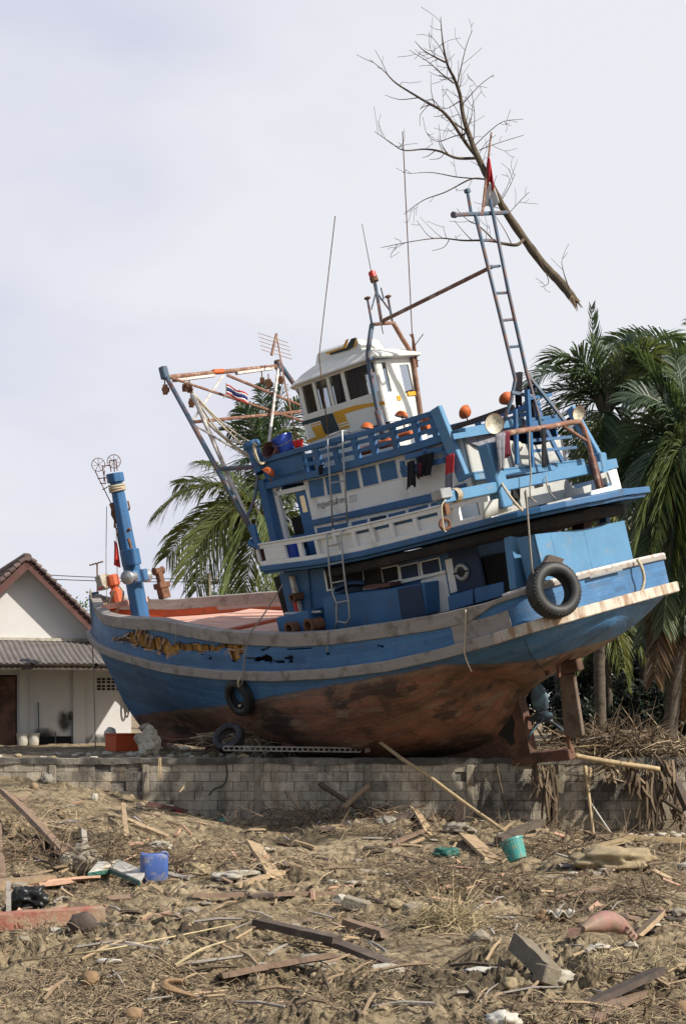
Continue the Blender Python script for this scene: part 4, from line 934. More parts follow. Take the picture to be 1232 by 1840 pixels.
# whip antennas
for pts_, y_, r_ in ((((590,785),(573,640),(588,510),(602,388)), .75, .009), (((688,600),(650,402)), .2, .006), (((744,690),(740,600),(732,430),(723,236)), -.55, .010)):
    mb = MB(); P = [L(a, b_, 'y', y_) for a, b_ in pts_]; mb.tube(P, [r_ * 1.5] + [r_] * (len(P) - 1), 5); mb.build('whip_antenna', 'rust', boat)
m = MB(); P = [L(a, b_, 'y', -.55) for a, b_ in ((749,660),(744,622),(740,600))]; m.tube(P, .025, 6)
for a, b_ in (((745,640),(752,640)),((746,648),(753,648)),((744,622),(760,600)),((742,610),(735,600))): m.tube([L(*a, 'y', -.55), L(*b_, 'y', -.55)], .008, 4)
m.build('antenna_base', 'rust', boat)

# --- ladder mast at the stern
XM = lambda px, py, y_: L(px, py, 'y', y_)
mast = MB(); 
mast.tube([XM(853, 385, .2), XM(896, 560, .2), XM(925, 682, .2), XM(918, 720, .3), XM(898, 772, .55)], .032, 8); mr_ = mast.build('ladder_mast', 'pipe_blue', boat, smooth=True)
m = MB(); m.tube([XM(880, 358, -.2), XM(912, 520, -.2), XM(945, 668, -.2), XM(966, 742, -.2), XM(984, 835, -.2)], .032, 8); m.build('mast_rail', 'pipe_blue', mr_, smooth=True)
for t in ((864,432,888,432),(876,480,897,478),(888,527,909,526),(899,576,921,574),(910,624,932,622)):
    mb = MB(); mb.tube([XM(t[0], t[1], .2), XM(t[2], t[3], -.2)], .024, 6); mb.build('rung', 'pipe_blue', mr_)
xm_ = XM(866, 384, 0).x
m = MB(); m.tube([L(817, 386, 'x', xm_), L(910, 382, 'x', xm_)], .035, 7); m.lathe(L(816, 386, 'x', xm_), (0, 1, 0), [(0, -.03), (.055, -.02), (.055, .04), (0, .05)], 8); m.build('mast_crossbar', 'pipe_blue', mr_)
for a, b_ in (((846, 384), (839, 343)),):
    mb = MB(); mb.tube([L(*a, 'x', xm_), L(*b_, 'x', xm_)], .028, 6); mb.box(L(839, 343, 'x', xm_), (.08, .08, .06)); mb.build('short_post', 'pipe_blue', mr_)
m = MB(); m.tube([L(866, 384, 'x', xm_), L(873, 320, 'x', xm_), L(882, 238, 'x', xm_)], [.025, .022, .014], 6); m.build('flagstaff', 'pipe_rust', mr_)
for pa, pb, y0, y1, wd in (((945,670),(1028,775),-.2,-.9,.05),((946,700),(955,840),.1,.1,.07),((925,735),(928,835),.4,.4,.06),((966,745),(1010,830),-.35,-.6,.06),((918,705),(956,712),.3,-.1,.05)):
    mb = MB(); mb.bar(XM(*pa, y0), XM(*pb, y1), wd, wd); mb.build('mast_brace', 'pipe_blue' if wd < .055 else 'paint_blue', mr_)
for k_ in range(6):
    mb = MB(); mb.bar(XM(950, 716 + k_ * 19, .0), XM(990 + k_ * 9, 709 + k_ * 19, -.9), .03, .05); mb.build('mast_slat', 'paint_blue', mr_) if k_ in (0, 2, 4, 5) else None
# dark roof boom aft of the house
m = MB(); m.bar(L(806, 772, 'y', -.2), L(922, 731, 'y', -.2), .07, .08); m.build('roof_boom', 'plank_dark', boat)
m = MB(); m.bar(L(812, 785, 'x', -.4), L(898, 771, 'x', -.4), .05, .09); m.build('roof_edge_strip', 'paint_blue_sunlit', boat)
# --- fishing lamps
def lamp(px, py, ax_, v, aim, r_, back, name='fishing_lamp'):
    c0 = L(px, py, ax_, v); a_ = Vector(aim).normalized()
    mb = MB(); mb.lathe(c0 - a_ * r_ * .9, a_, [(0, .3 * r_), (r_ * .4, .32 * r_), (r_ * .7, r_ * .5), (r_ * .9, r_ * .85), (r_, r_ * 1.1), (r_ * 1.04, r_ * 1.15), (r_ * .98, r_ * 1.15)], 18); la = mb.build(name, back, boat, smooth=True)
    mb = MB(); mb.lathe(c0 - a_ * r_ * .9, a_, [(r_ * .97, r_ * 1.12), (r_ * .6, r_ * .9), (0, r_ * .8)], 18); mb.build('reflector', 'reflector', la, smooth=True)
    return c0
lamp(886, 762, 'x', -1.5, (-.9, .55, -.1), .155, 'rust'); lamp(1037, 743, 'x', -1.5, (-.9, .3, -.35), .125, 'pipe_rust')
for px, py, y_, aim in ((836, 741, -.3, (.9, -.2, .5)), (909, 717, -.5, (.7, -.4, .7)), (483, 848, 1.62, (.6, .4, -.7)), (768, 752, .4, (.4, -.4, .8))):
    c0 = lamp(px, py, 'y', y_, aim, .125, 'lamp_orange')
    mb = MB(); mb.tube([c0, c0 + Vector((0, 0, -.2))], .014, 5); mb.build('lamp_stem', 'rust', boat)
for px, py, y_ in ((660, 767, 1.25), (721, 746, .9)):
    c0 = lamp(px, py, 'y', y_, (.3, .3, -1), .12, 'lamp_orange'); mb = MB(); mb.tube([c0, c0 + Vector((0, 0, -.35))], .014, 5); mb.build('lamp_stem', 'rust', boat)
lamp(404, 673, 'x', 6.1, (.2, -.6, .5), .0001, 'rust') if False else None

# --- gantry leaning forward over the foredeck
XT = L(295, 670, 'y', 1.85).x
gb = L(462, 972, 'y', 1.9); gt = L(295, 670, 'y', 1.85); gt2 = L(503, 655, 'x', XT); gb2 = Vector((gb.x, -1.9, gb.z))
m = MB(); m.tube([gb, gt], [.055, .042], 8); gan = m.build('gantry', 'pipe_blue', boat, smooth=True)
m = MB(); m.tube([L(450, 975, 'y', 1.9), gb + Vector((0, 0, -.1)), gb + Vector((.05, 0, .3))], .085, 8); m.build('gantry_foot', 'paint_blue', gan)
m = MB(); m.tube([gb2, gt2], [.06, .05], 8); m.build('gantry_leg', 'pipe_blue', gan, smooth=True)
m = MB(); m.tube([L(300, 678, 'x', XT), L(500, 658, 'x', XT)], .045, 8); m.build('gantry_crossbar', 'pipe_rust', gan)
for a, b_ in (((312,684),(385,675)),((425,671),(490,662))): MB().bar(L(*a, 'x', XT), L(*b_, 'x', XT), .08, .05).build('lamp_trough', 'pipe_white', gan)
gl = lambda f: gt.lerp(gb, f); gr = lambda f: gt2.lerp(gb2, f)
for a, b_, r_, mt in ((gl(.30), gr(.30), .032, 'pipe_rust'), (gl(.02), gr(.42), .026, 'pipe_rust'), (gl(.30), L(400, 676, 'x', XT), .024, 'pipe_white'), (L(408, 674, 'x', XT), gr(.30), .03, 'pipe_rust'), (gl(.31), L(475, 838, 'y', 1.0), .02, 'pipe_white')):
    mb = MB(); mb.tube([a, b_], r_, 6); mb.build('gantry_brace', mt, gan)
m = MB(); m.tube([L(346, 708, 'y', 1.5), L(457, 962, 'y', 1.86)], .045, 7); m.build('white_boom', 'pipe_white', gan)
m = MB(); m.tube([L(390, 843, 'y', 1.88), L(470, 838, 'y', 1.45)], .045, 7); m.build('gantry_stay', 'pipe_blue', gan)
m = MB(); m.tube([L(500, 660, 'x', XT), L(480, 820, 'y', .8)], .03, 6); m.build('gantry_stay', 'pipe_white', gan)
m = MB(); m.tube(smooth_path([L(463, 853, 'y', 1.5), L(457, 895, 'y', 1.6), L(442, 935, 'y', 1.9)], 4), .03, 6); m.build('gantry_stay', 'pipe_blue', gan)
m = MB(); m.box(L(391, 668, 'x', XT), (.12, .3, .09)); m.build('orange_lamp_cap', 'lamp_orange', gan, bevel=.02)
for a, b_ in ((295, 670), (501, 657)):
    mb = MB(); mb.box(L(a, b_, 'x', XT), (.14, .14, .24)); mb.build('pulley_head', 'pipe_blue', gan, bevel=.02)
m = MB(); pt = [L(497, 605, 'x', XT - .3), L(512, 690, 'x', XT - .6), L(535, 800, 'y', .3)]; m.tube(pt, .016, 5)
e1 = (L(525, 632, 'x', XT - .3) - L(463, 612, 'x', XT - .3)).normalized()
for k_ in range(-2, 3):
    cc = L(494, 622, 'x', XT - .3) + Vector((0, 0, k_ * .085 * 1.0)); m.tube([cc - e1 * .42, cc + e1 * .42], .006, 4)
m.tube([L(488, 638, 'x', XT - .3), L(497, 600, 'x', XT - .3)], .03, 5); m.build('television_aerial', 'pipe_rust', gan)
# --- main deck house under the bridge
LY = 1.45
zl0 = lambda x: interp(x, [(-.6, 2.9), (1, 2.85), (4.6, 3.0)]); zl1 = lambda x: bz(x) - .19
xl1 = px_x(512, 1080, LY); xl0 = px_x(822, 1030, LY)
m = MB(); strip(m, xl0, px_x(515, 1090, LY), zl0, zl1, LY - .05, LY, 8); lh = m.build('deck_house', 'paint_blue', boat)
m = MB(); m.bar((xl1 - .1, 1.4, 3.6), (xl1 - .1, -1.4, 3.6), .05, 1.6); strip(m, xl0, xl1, zl0, zl1, -LY, -LY + .05, 4); m.bar((xl0, 1.4, 3.5), (xl0, -1.4, 3.5), .05, 1.5); m.build('house_wall', 'paint_blue', boat)
pq([(757,1042),(800,1028),(812,1095),(762,1108),(756,1052)], LY, .012, 'paint_white', 'wall_panel', lh)
pq([(800,1006),(812,1003),(822,1062),(810,1066)], LY, .02, 'paint_white', 'wall_post', lh)
for P, c_ in (([(585,1028),(614,1022),(619,1052),(590,1059)],'bilge_dark'),([(619,1021),(650,1014),(652,1046),(622,1052)],'bilge_dark'),([(652,1018),(682,1010),(688,1050),(656,1058)],'under_dark'),([(686,1023),(713,1017),(716,1041),(690,1047)],'bilge_dark'),([(719,1019),(749,1012),(752,1035),(722,1041)],'paint_navy'),([(757,1011),(787,1004),(791,1027),(760,1033)],'paint_navy')):
    cx, cy = sum(a for a, _ in P) / 4, sum(b_ for _, b_ in P) / 4
    fr = pq([(cx + (a - cx) * 1.2, cy + (b_ - cy) * 1.2) for a, b_ in P], LY + .001, .014, 'paint_white', 'window_frame', lh); pq(P, LY + .014, .006, c_, 'pane', fr)
pq([(690,1050),(802,1024),(802,1029),(690,1056)], LY + .001, .06, 'paint_white', 'window_sill', lh)
pq([(545,990),(552,985),(562,1105),(549,1110)], LY, .03, 'paint_blue', 'wall_batten', lh)
# front end of the house: posts, batten, fairleads
for pa, pb, y_, c_ in (((524,1035),(540,1102),1.5,'pipe_white'),((500,1035),(520,1105),1.25,'under_dark'),((530,1075),(536,1102),1.52,'red_paint')):
    mb = MB(); mb.bar(L(*pa, 'y', y_), L(*pb, 'y', y_), .09 if c_ != 'under_dark' else .22, .09, up=(0, 1, 0)); mb.build('front_post', c_, boat, bevel=.008)
m = MB(); m.box(L(545, 1120, 'y', 1.75), (.85, .5, .42)); m.build('deck_locker', 'paint_blue', boat, bevel=.012)
m = MB(); pa, pb = L(512, 1103, 'y', 1.9), L(577, 1099, 'y', 1.9); m.tube([pa, pb], .03, 6); m.build('locker_rail', 'galv', boat)
for a, b_, r_ in ((532, 1128, .115), (566, 1122, .115), (537, 1072, .075)):
    c0 = L(a, b_, 'y', 2.02 if b_ > 1100 else 1.56); mb = MB(); mb.lathe(c0 - Vector((.0, .16, 0)), (.15, 1, 0), [(r_, 0), (r_, .26), (r_ * 1.18, .26), (r_ * 1.18, .31), (r_ * .78, .31), (r_ * .7, .1), (0, .1)], 18); mb.build('fairlead_pipe', 'rust', boat, smooth=False)
# engine casing boxes along the side
m = MB(); P = [L(x_, y_, 'y', 1.85) for x_, y_ in ((580,1072),(712,1056),(762,1048),(765,1105),(720,1118),(585,1135))]
m.prism(P, (0, -.5, 0)); m.build('side_locker', 'paint_blue', boat, bevel=.02)
pq([(714,1058),(756,1050),(765,1103),(722,1116)], 1.855, .008, 'paint_navy', 'locker_door', boat)
pq([(580,1073),(600,1069),(607,1136),(586,1136)], 1.856, .01, 'paint_blue', 'locker_door', boat)
rows = []
for i in range(11):
    t = i / 10; rows.append([L(lerp(601, 655, t), lerp(1060, 1050, t), 'y', 1.9 - .1 * j) + Vector((0, 0, .05 * math.sin(t * 3) + .05 * math.sin(j))) for j in range(5)])
m = MB(); m.grid(rows); m.build('canvas', 'paint_navy', boat, smooth=True, solid=.03)
pq([(655,1052),(700,1048),(700,1054),(656,1059)], 1.86, -.3, 'fascia_brown', 'locker_lid', boat)
# after part: bulkhead with round port, dark doorway, post, inner bulwark boards
m = MB(); strip(m, px_x(862, 1020, 1.46), px_x(814, 1040, 1.46), zl0, zl1, 1.40, 1.46, 2); ab = m.build('after_bulkhead', 'paint_navy', boat)
c0 = L(829, 1028, 'y', 1.48); m = MB(); m.torus(c0, (0, 1, 0), .115, .04, 24, 8); pr = m.build('port_light', 'galv', ab, smooth=True); m = MB(); m.lathe(c0, (0, 1, 0), [(.1, 0), (0, .015)], 20); m.build('port_glass', 'dark_glass', pr); m = MB(); m.box(c0 + Vector((0, .03, 0)), (.3, .02, .03)); m.build('port_bar', 'bilge_dark', pr)
pq([(805,1072),(850,1058),(851,1085),(808,1098)], 1.75, .03, 'paint_blue', 'deck_board', boat, .01); pq([(853,1057),(905,1045),(907,1070),(855,1084)], 1.75, .03, 'paint_blue', 'deck_board', boat, .01)
m = MB(); m.bar(L(920, 965, 'x', -.9), L(931, 1060, 'x', -.9), .3, .14, up=(1, 0, 0)); m.build('stern_post', 'paint_blue_sunlit', boat, bevel=.012)
m = MB(); m.bar(L(892, 970, 'y', -1.3), L(897, 1050, 'y', -1.3), .1, .1); m.bar(L(868, 975, 'y', -1.3), L(873, 1050, 'y', -1.3), .06, .06); m.bar(L(862, 1010, 'y', -1.3), L(930, 995, 'y', -1.3), .05, 1.4 * .5); m.build('far_rail', 'bilge_dark', boat)
# curved stern housing of flat boards
XH = -1.46
pp = [(931,966,995+62,.35),(960,960,1064,-.0),(988,957,1062,0),(1047,951,1045,0),(1121,935,1012,0)]
tops = [L(a, b_, 'x', XH + dx) for a, b_, c_, dx in pp]; 
for i in range(4):
    a, b_ = tops[i], tops[i + 1]; mb = MB(); dz = a.z - 2.85; dzb = b_.z - 2.85
    mb.prism([a, b_, b_ - Vector((.0, .02, dzb)), a - Vector((.0, .02, dz))], (.04, .0, 0)); mb.build('stern_housing' if i else 'housing_side', 'paint_blue_sunlit', boat, bevel=.006)
m = MB(); m.bar(L(1045, 955, 'x', -.4), L(1043, 905, 'x', -.4), .25, .25, up=(1, 0, 0)); m.build('red_drum_post', 'fascia_brown', boat)
m = MB(); m.bar(L(1086, 940, 'x', -.9), L(1083, 905, 'x', -.9), .12, .14, up=(1, 0, 0)); m.build('deck_stanchion', 'paint_blue', boat)
m = MB(); m.tube([L(1058, 1038, 'x', -1.62), L(1116, 1024, 'x', -1.62)], .022, 6); m.build('grab_rail', 'galv', boat)
m = MB(); P = [L(x_, y_, 'x', -1.55) for x_, y_ in ((980,1010),(988,996),(1014,1004),(1006,1022))]; m.prism(P, (.12, 0, 0)); m.build('stern_cleat', 'plank_dark', boat, bevel=.01)
for a, b_ in ((1030, 1036), (1190, 1003)):
    pass
m = MB(); m.bar((.25, .95, 3.3), (.25, -1.9, 3.3), .05, .95); m.build('after_bulkhead', 'bilge_dark', boat)  # black panel added here to stand for the shade under the stern deck

# ================================================================== GROUND, WALL, HOUSE, TREES
rng_ = np.random.default_rng(5)
def vnoise(x, y, seed):
    "smooth value noise on arrays"
    xi, yi = np.floor(x).astype(int), np.floor(y).astype(int); fx, fy = x - xi, y - yi
    fx = fx * fx * (3 - 2 * fx); fy = fy * fy * (3 - 2 * fy)
    def h(a, b):
        v = np.sin(a * 127.1 + b * 311.7 + seed * 74.7) * 43758.5453; return v - np.floor(v)
    return (h(xi, yi) * (1 - fx) + h(xi + 1, yi) * fx) * (1 - fy) + (h(xi, yi + 1) * (1 - fx) + h(xi + 1, yi + 1) * fx) * fy
def fbm(x, y, sc, oct_, seed, gain=.55, ridge=False):
    o = 0; a = 1; t = 0
    for i in range(oct_):
        v = vnoise(x * sc + i * 17.3, y * sc + i * 9.1, seed + i)
        if ridge: v = 1 - abs(2 * v - 1)
        o = o + a * v; t += a; a *= gain; sc *= 2.03
    return o / t - .5
WALL_Y = 26.0; TERR = 1.37
def sstep(a, b, x): t = np.clip((x - a) / (b - a), 0, 1); return t * t * (3 - 2 * t)
def base_h(x, y):
    x = np.asarray(x, float); y = np.asarray(y, float)
    left = (1 - sstep(-6.3, -.2, x)) * sstep(17.5, 25.5, y) * .95
    mid = .30 * np.exp(-((x - .6) / 1.7) ** 2) * sstep(21, 25.5, y) + .18 * np.exp(-((x - 3.0) / .8) ** 2) * sstep(22.5, 24.6, y)
    humps = .22 * np.exp(-(((x + 3.4) / 1.3) ** 2 + ((y - 20.2) / 1.0) ** 2)) + .20 * np.exp(-(((x + 1.2) / 1.0) ** 2 + ((y - 19.2) / 1.2) ** 2)) + .16 * np.exp(-(((x - 4.6) / .9) ** 2 + ((y - 21.6) / .6) ** 2)) - .12 * np.exp(-(((x + 3.0) / .8) ** 2 + ((y - 18.9) / .5) ** 2)) - .10 * np.exp(-(((x - .9) / .9) ** 2 + ((y - 16.6) / .8) ** 2)) + .10 * np.exp(-(((x + 1.6) / 1.0) ** 2 + ((y - 12.2) / .8) ** 2)) + .10 * np.exp(-(((x - 1.7) / .7) ** 2 + ((y - 12.6) / .6) ** 2))
    return left + mid + humps
def ground_h(x, y, fine=True):
    x = np.asarray(x, float); y = np.asarray(y, float)
    rough = .35 + 1.05 * sstep(-.12, .18, fbm(x, y, .45, 3, 91)) * (1 - .75 * np.exp(-(((x + 1.9) / 1.5) ** 2 + ((y - 10.6) / .9) ** 2))) ; near = 1.0
    smooth_track = .45 + .55 * sstep(.0, .22, np.abs(fbm(x * .55, y * 1.4, .4, 2, 33)) * 2)
    h = .10 * fbm(x, y, .6, 3, 1) * 2
    d = .10 * fbm(x, y, 2.3, 3, 7, ridge=True) * rough + .085 * fbm(x, y, 6.5, 4, 19, .6, ridge=True) * rough * smooth_track
    if fine: d = d + .052 * fbm(x, y, 17, 3, 57, .65) * rough * 1.3 * smooth_track
    low = base_h(x, y) + h + d * 1.7
    up = TERR - .03 + .10 * fbm(x, y, .8, 3, 3) + (.07 * fbm(x, y, 4, 4, 5) if fine else 0)
    k = sstep(WALL_Y + .03, WALL_Y + .12, y)
    far = 1 - sstep(60, 120, np.abs(y) + np.abs(x))
    return (low * (1 - k) + up * k) * far + (1 - far) * k * TERR
def gz(x, y): return float(ground_h(np.array([x]), np.array([y]), False)[0])
def G(px, py, lo=6.0, hi=25.9):
    "point of the ground seen at a pixel (nearest hit)"
    ys = np.linspace(lo, hi, 900); xs = (px - 616) / FPX * ys; zr_ = CAM_H + (HZ - py) / FPX * ys; h = ground_h(xs, ys, False)
    idx = np.nonzero(zr_ <= h)[0]; i = idx[0] if len(idx) else len(ys) - 1
    return Vector((xs[i], ys[i], float(h[i])))
tv = np.concatenate([[-8, -5, -3, -2, -1.4, -1, -.7, -.5, -.4, -.35, -.32], np.arange(-.30, .3001, .00125), [.32, .35, .4, .5, .7, 1, 1.4, 2, 3, 5, 8]])
yv = [2.0, 4, 6, 7.2]
while yv[-1] < 25.85: yv.append(yv[-1] * (1.0022 if yv[-1] > 8.4 else 1.02))
yv += [26.0, 26.06, 26.1, 26.14, 26.2]
while yv[-1] < 40: yv.append(yv[-1] * 1.006)
while yv[-1] < 1200: yv.append(yv[-1] * 1.18)
yv = np.array(yv); TT, YY = np.meshgrid(tv, yv); XX = TT * YY
ZZ = ground_h(XX, YY)
def grid_mesh(name, X, Y, Z, mname):
    ny, nx = X.shape; me = bpy.data.meshes.new(name); co = np.stack([X, Y, Z], -1).reshape(-1, 3).astype(np.float32)
    i = np.arange(ny - 1)[:, None] * nx + np.arange(nx - 1)[None, :]; q = np.stack([i, i + 1, i + nx + 1, i + nx], -1).reshape(-1, 4).astype(np.int32)
    me.vertices.add(len(co)); me.vertices.foreach_set('co', co.ravel()); me.loops.add(q.size); me.loops.foreach_set('vertex_index', q.ravel())
    me.polygons.add(len(q)); me.polygons.foreach_set('loop_start', np.arange(0, q.size, 4, dtype=np.int32)); me.update(calc_edges=True)
    me.polygons.foreach_set('use_smooth', np.ones(len(q), bool)); me.materials.append(mname); o = bpy.data.objects.new(name, me); COL.objects.link(o); return o
def mud_mat():
    m = bpy.data.materials.new('mud'); m.use_nodes = True; t = m.node_tree; t.nodes.clear(); k = t.links.new
    o = N(t, 'ShaderNodeOutputMaterial'); b = N(t, 'ShaderNodeBsdfPrincipled'); b.inputs['Roughness'].default_value = .92; b.inputs['Specular IOR Level'].default_value = .2; k(b.outputs[0], o.inputs[0])
    c = N(t, 'ShaderNodeTexCoord')
    def noise(sc, det, st=(1, 1, 1), rough=.65):
        mp_ = N(t, 'ShaderNodeMapping'); mp_.inputs['Scale'].default_value = st; k(c.outputs['Object'], mp_.inputs[0])
        n = N(t, 'ShaderNodeTexNoise'); n.inputs['Scale'].default_value = sc; n.inputs['Detail'].default_value = det; n.inputs['Roughness'].default_value = rough; k(mp_.outputs[0], n.inputs[0]); return n.outputs[0]
    def ramp(v, a, b_):
        r = N(t, 'ShaderNodeMapRange'); r.inputs[1].default_value = a; r.inputs[2].default_value = b_; k(v, r.inputs[0]); return r.outputs[0]
    def mixc(f, A, B_):
        x = N(t, 'ShaderNodeMix', data_type='RGBA'); k(f, x.inputs[0])
        for s_, v in ((6, A), (7, B_)):
            if isinstance(v, tuple): x.inputs[s_].default_value = (*v, 1)
            else: k(v, x.inputs[s_])
        return x.outputs[2]
    col = mixc(ramp(noise(.7, 6), .35, .65), (.29, .222, .135), (.47, .375, .245))
    col = mixc(ramp(noise(7, 8), .46, .64), col, (.075, .054, .032))
    col = mixc(ramp(noise(2.4, 7), .58, .70), col, (.46, .37, .24))
    col = mixc(ramp(noise(.42, 7, (1, 1.6, 1)), .52, .62), col, (.105, .082, .054))
    col = mixc(ramp(noise(1.3, 7, (1, 2.2, 1)), .58, .68), col, (.095, .078, .055))
    col = mixc(ramp(noise(38, 5), .60, .70), col, (.42, .35, .24))
    k(col, b.inputs['Base Color'])
    a = N(t, 'ShaderNodeMath', operation='ADD'); k(noise(24, 8, rough=.75), a.inputs[0]); k(noise(90, 4), a.inputs[1])
    bp = N(t, 'ShaderNodeBump'); bp.inputs['Strength'].default_value = .9; bp.inputs['Distance'].default_value = .035; k(a.outputs[0], bp.inputs['Height']); k(bp.outputs[0], b.inputs['Normal'])
    return m
MUD = mud_mat(); MATS['mud'] = MUD
tag(grid_mesh('ground', XX, YY, ZZ, MUD), kind='structure')

# --- block wall
def block_mat():
    m = MATS['block'].copy(); t = m.node_tree; k = t.links.new; b = next(n for n in t.nodes if n.type == 'BSDF_PRINCIPLED'); src = b.inputs['Base Color'].links[0].from_socket
    c = N(t, 'ShaderNodeTexCoord')
    def layer(src, sc, st, a, b_, col, amt):
        mp_ = N(t, 'ShaderNodeMapping'); mp_.inputs['Scale'].default_value = st; k(c.outputs['Object'], mp_.inputs[0]); n = N(t, 'ShaderNodeTexNoise'); n.inputs['Scale'].default_value = sc; n.inputs['Detail'].default_value = 9; n.inputs['Roughness'].default_value = .7; k(mp_.outputs[0], n.inputs[0])
        r = N(t, 'ShaderNodeMapRange'); r.inputs[1].default_value = a; r.inputs[2].default_value = b_; r.inputs[4].default_value = amt; k(n.outputs[0], r.inputs[0]); x = N(t, 'ShaderNodeMix', data_type='RGBA'); k(r.outputs[0], x.inputs[0]); k(src, x.inputs[6]); x.inputs[7].default_value = (*col, 1); return x.outputs[2]
    src = layer(src, 1.1, (1, 1, .45), .50, .60, (.34, .31, .26), .65)      # pale lime streaks
    src = layer(src, .7, (1, 1, .8), .52, .62, (.045, .04, .042), .85)      # black mould
    src = layer(src, 2.2, (1, 1, .25), .56, .66, (.21, .15, .085), .7)      # mud runs
    sx = N(t, 'ShaderNodeSeparateXYZ'); k(c.outputs['Object'], sx.inputs[0]); n = N(t, 'ShaderNodeTexNoise'); n.inputs['Scale'].default_value = 3; n.inputs['Detail'].default_value = 6; k(c.outputs['Object'], n.inputs[0])
    ma = N(t, 'ShaderNodeMath', operation='MULTIPLY_ADD'); k(n.outputs[0], ma.inputs[0]); ma.inputs[1].default_value = .9; k(sx.outputs[2], ma.inputs[2])
    r = N(t, 'ShaderNodeMapRange'); r.inputs[1].default_value = 1.15; r.inputs[2].default_value = .75; r.inputs[4].default_value = .7; k(ma.outputs[0], r.inputs[0]); x = N(t, 'ShaderNodeMix', data_type='RGBA'); k(r.outputs[0], x.inputs[0]); k(src, x.inputs[6]); x.inputs[7].default_value = (.17, .13, .08, 1); k(x.outputs[2], b.inputs['Base Color'])   # mud left by the flood along the foot
    return m
BLOCKM = block_mat()
rw = random.Random(21)
wallo = thing('block_wall', 'long grey concrete block retaining wall with stained pillars under the boat', 'wall', (0, WALL_Y, -.3))
WX0, WX1 = -10.5, 10.5; WT, WB = TERR + .0, -.35; bh_, bw_ = .172, .275
def mortar_back():
    mb = MB(); mb.box((0, WALL_Y + .10, (WT + WB) / 2 - .02), (WX1 - WX0, .16, WT - WB - .06)); return mb.build('mortar', 'mortar', wallo)
mortar_back()
m = MB(); z = WT - .07; rowi = 0
while z > WB:
    x = WX0 + (rowi % 2) * bw_ / 2
    while x < WX1:
        if not (rw.random() < .012):
            j = rw.uniform(-.006, .004) + (.03 if rw.random() < .04 else 0); dx = rw.uniform(-.004, .004)
            m.box((x + bw_ / 2 + dx, WALL_Y + .045 + j, z - bh_ / 2), (bw_ - rw.uniform(.003, .010), .1, bh_ - rw.uniform(.003, .010)))
        x += bw_
    z -= bh_; rowi += 1
m.build('blockwork', BLOCKM, wallo, bevel=.004)
m = MB(); xs_ = np.linspace(WX0, WX1, 130); rows = []
for x_ in xs_:
    j = .03 * math.sin(x_ * 3.1) + .025 * rw.uniform(-1, 1); j2 = rw.uniform(-.012, .012); t_ = rw.uniform(-.012, .02)
    rows.append([Vector((x_, WALL_Y - .035 + j2, WT - .10 + j * .6)), Vector((x_, WALL_Y - .035 + j2, WT + t_)), Vector((x_, WALL_Y + .10, WT + .012 + t_)), Vector((x_, WALL_Y + .22, WT + t_)), Vector((x_, WALL_Y + .22, WT - .1))])
m.grid(rows); m.build('coping', 'mortar', wallo, smooth=False)
for px in (-40, 95, 262, 463, 660, 843, 1007, 1150, 1290):
    x_ = (px - 616) / FPX * WALL_Y; mb = MB(); mb.box((x_, WALL_Y + .03, (WT + WB) / 2 - .06), (.12 + rw.uniform(-.02, .02), .13, WT - WB - .10)); mb.build('pillar', 'concrete', wallo, bevel=.012)

# --- house on the left, its gable turned to the right
PH = R(21); HC, HS = math.cos(PH), math.sin(PH); HA = W(45, 1012, 36.0)
def HL(u, v, z): return Vector((HA.x + u * HC - v * HS, HA.y + u * HS + v * HC, z))
def huz(px, py, v=0.):
    "wall coordinates (u, z) seen at a pixel on the plane v"
    d = ray(px, py); nx, ny = -HS, HC; o = (HA.x * nx + HA.y * ny + v); t = o / (d.x * nx + d.y * ny); P = CAMP + d * t
    return (P.x - HA.x) * HC + (P.y - HA.y) * HS, P.z
HROT = Matrix.Rotation(PH, 3, 'Z')
def hw(px, py, v=0.): u, z = huz(px, py, v); return HL(u, v, z)
house = thing('white_house', 'white gabled house with dark tiled roof and lean-to behind the bow of the boat', 'house', (HA.x, HA.y, TERR))
ur, zr2 = huz(182, 1150); slope = (HA.z - zr2) / ur; ru = huz(236, 0)[0] ; ev = HA.z - slope * ru; lu = -ru
m = MB(); m.prism([HL(lu, 0, TERR - .2), HL(ru, 0, TERR - .2), HL(ru, 0, ev), HL(0, 0, HA.z - .05), HL(lu, 0, ev)], HROT @ Vector((0, 6, 0))); m.build('wall', 'plaster', house)
th = math.atan(slope); ov = .5
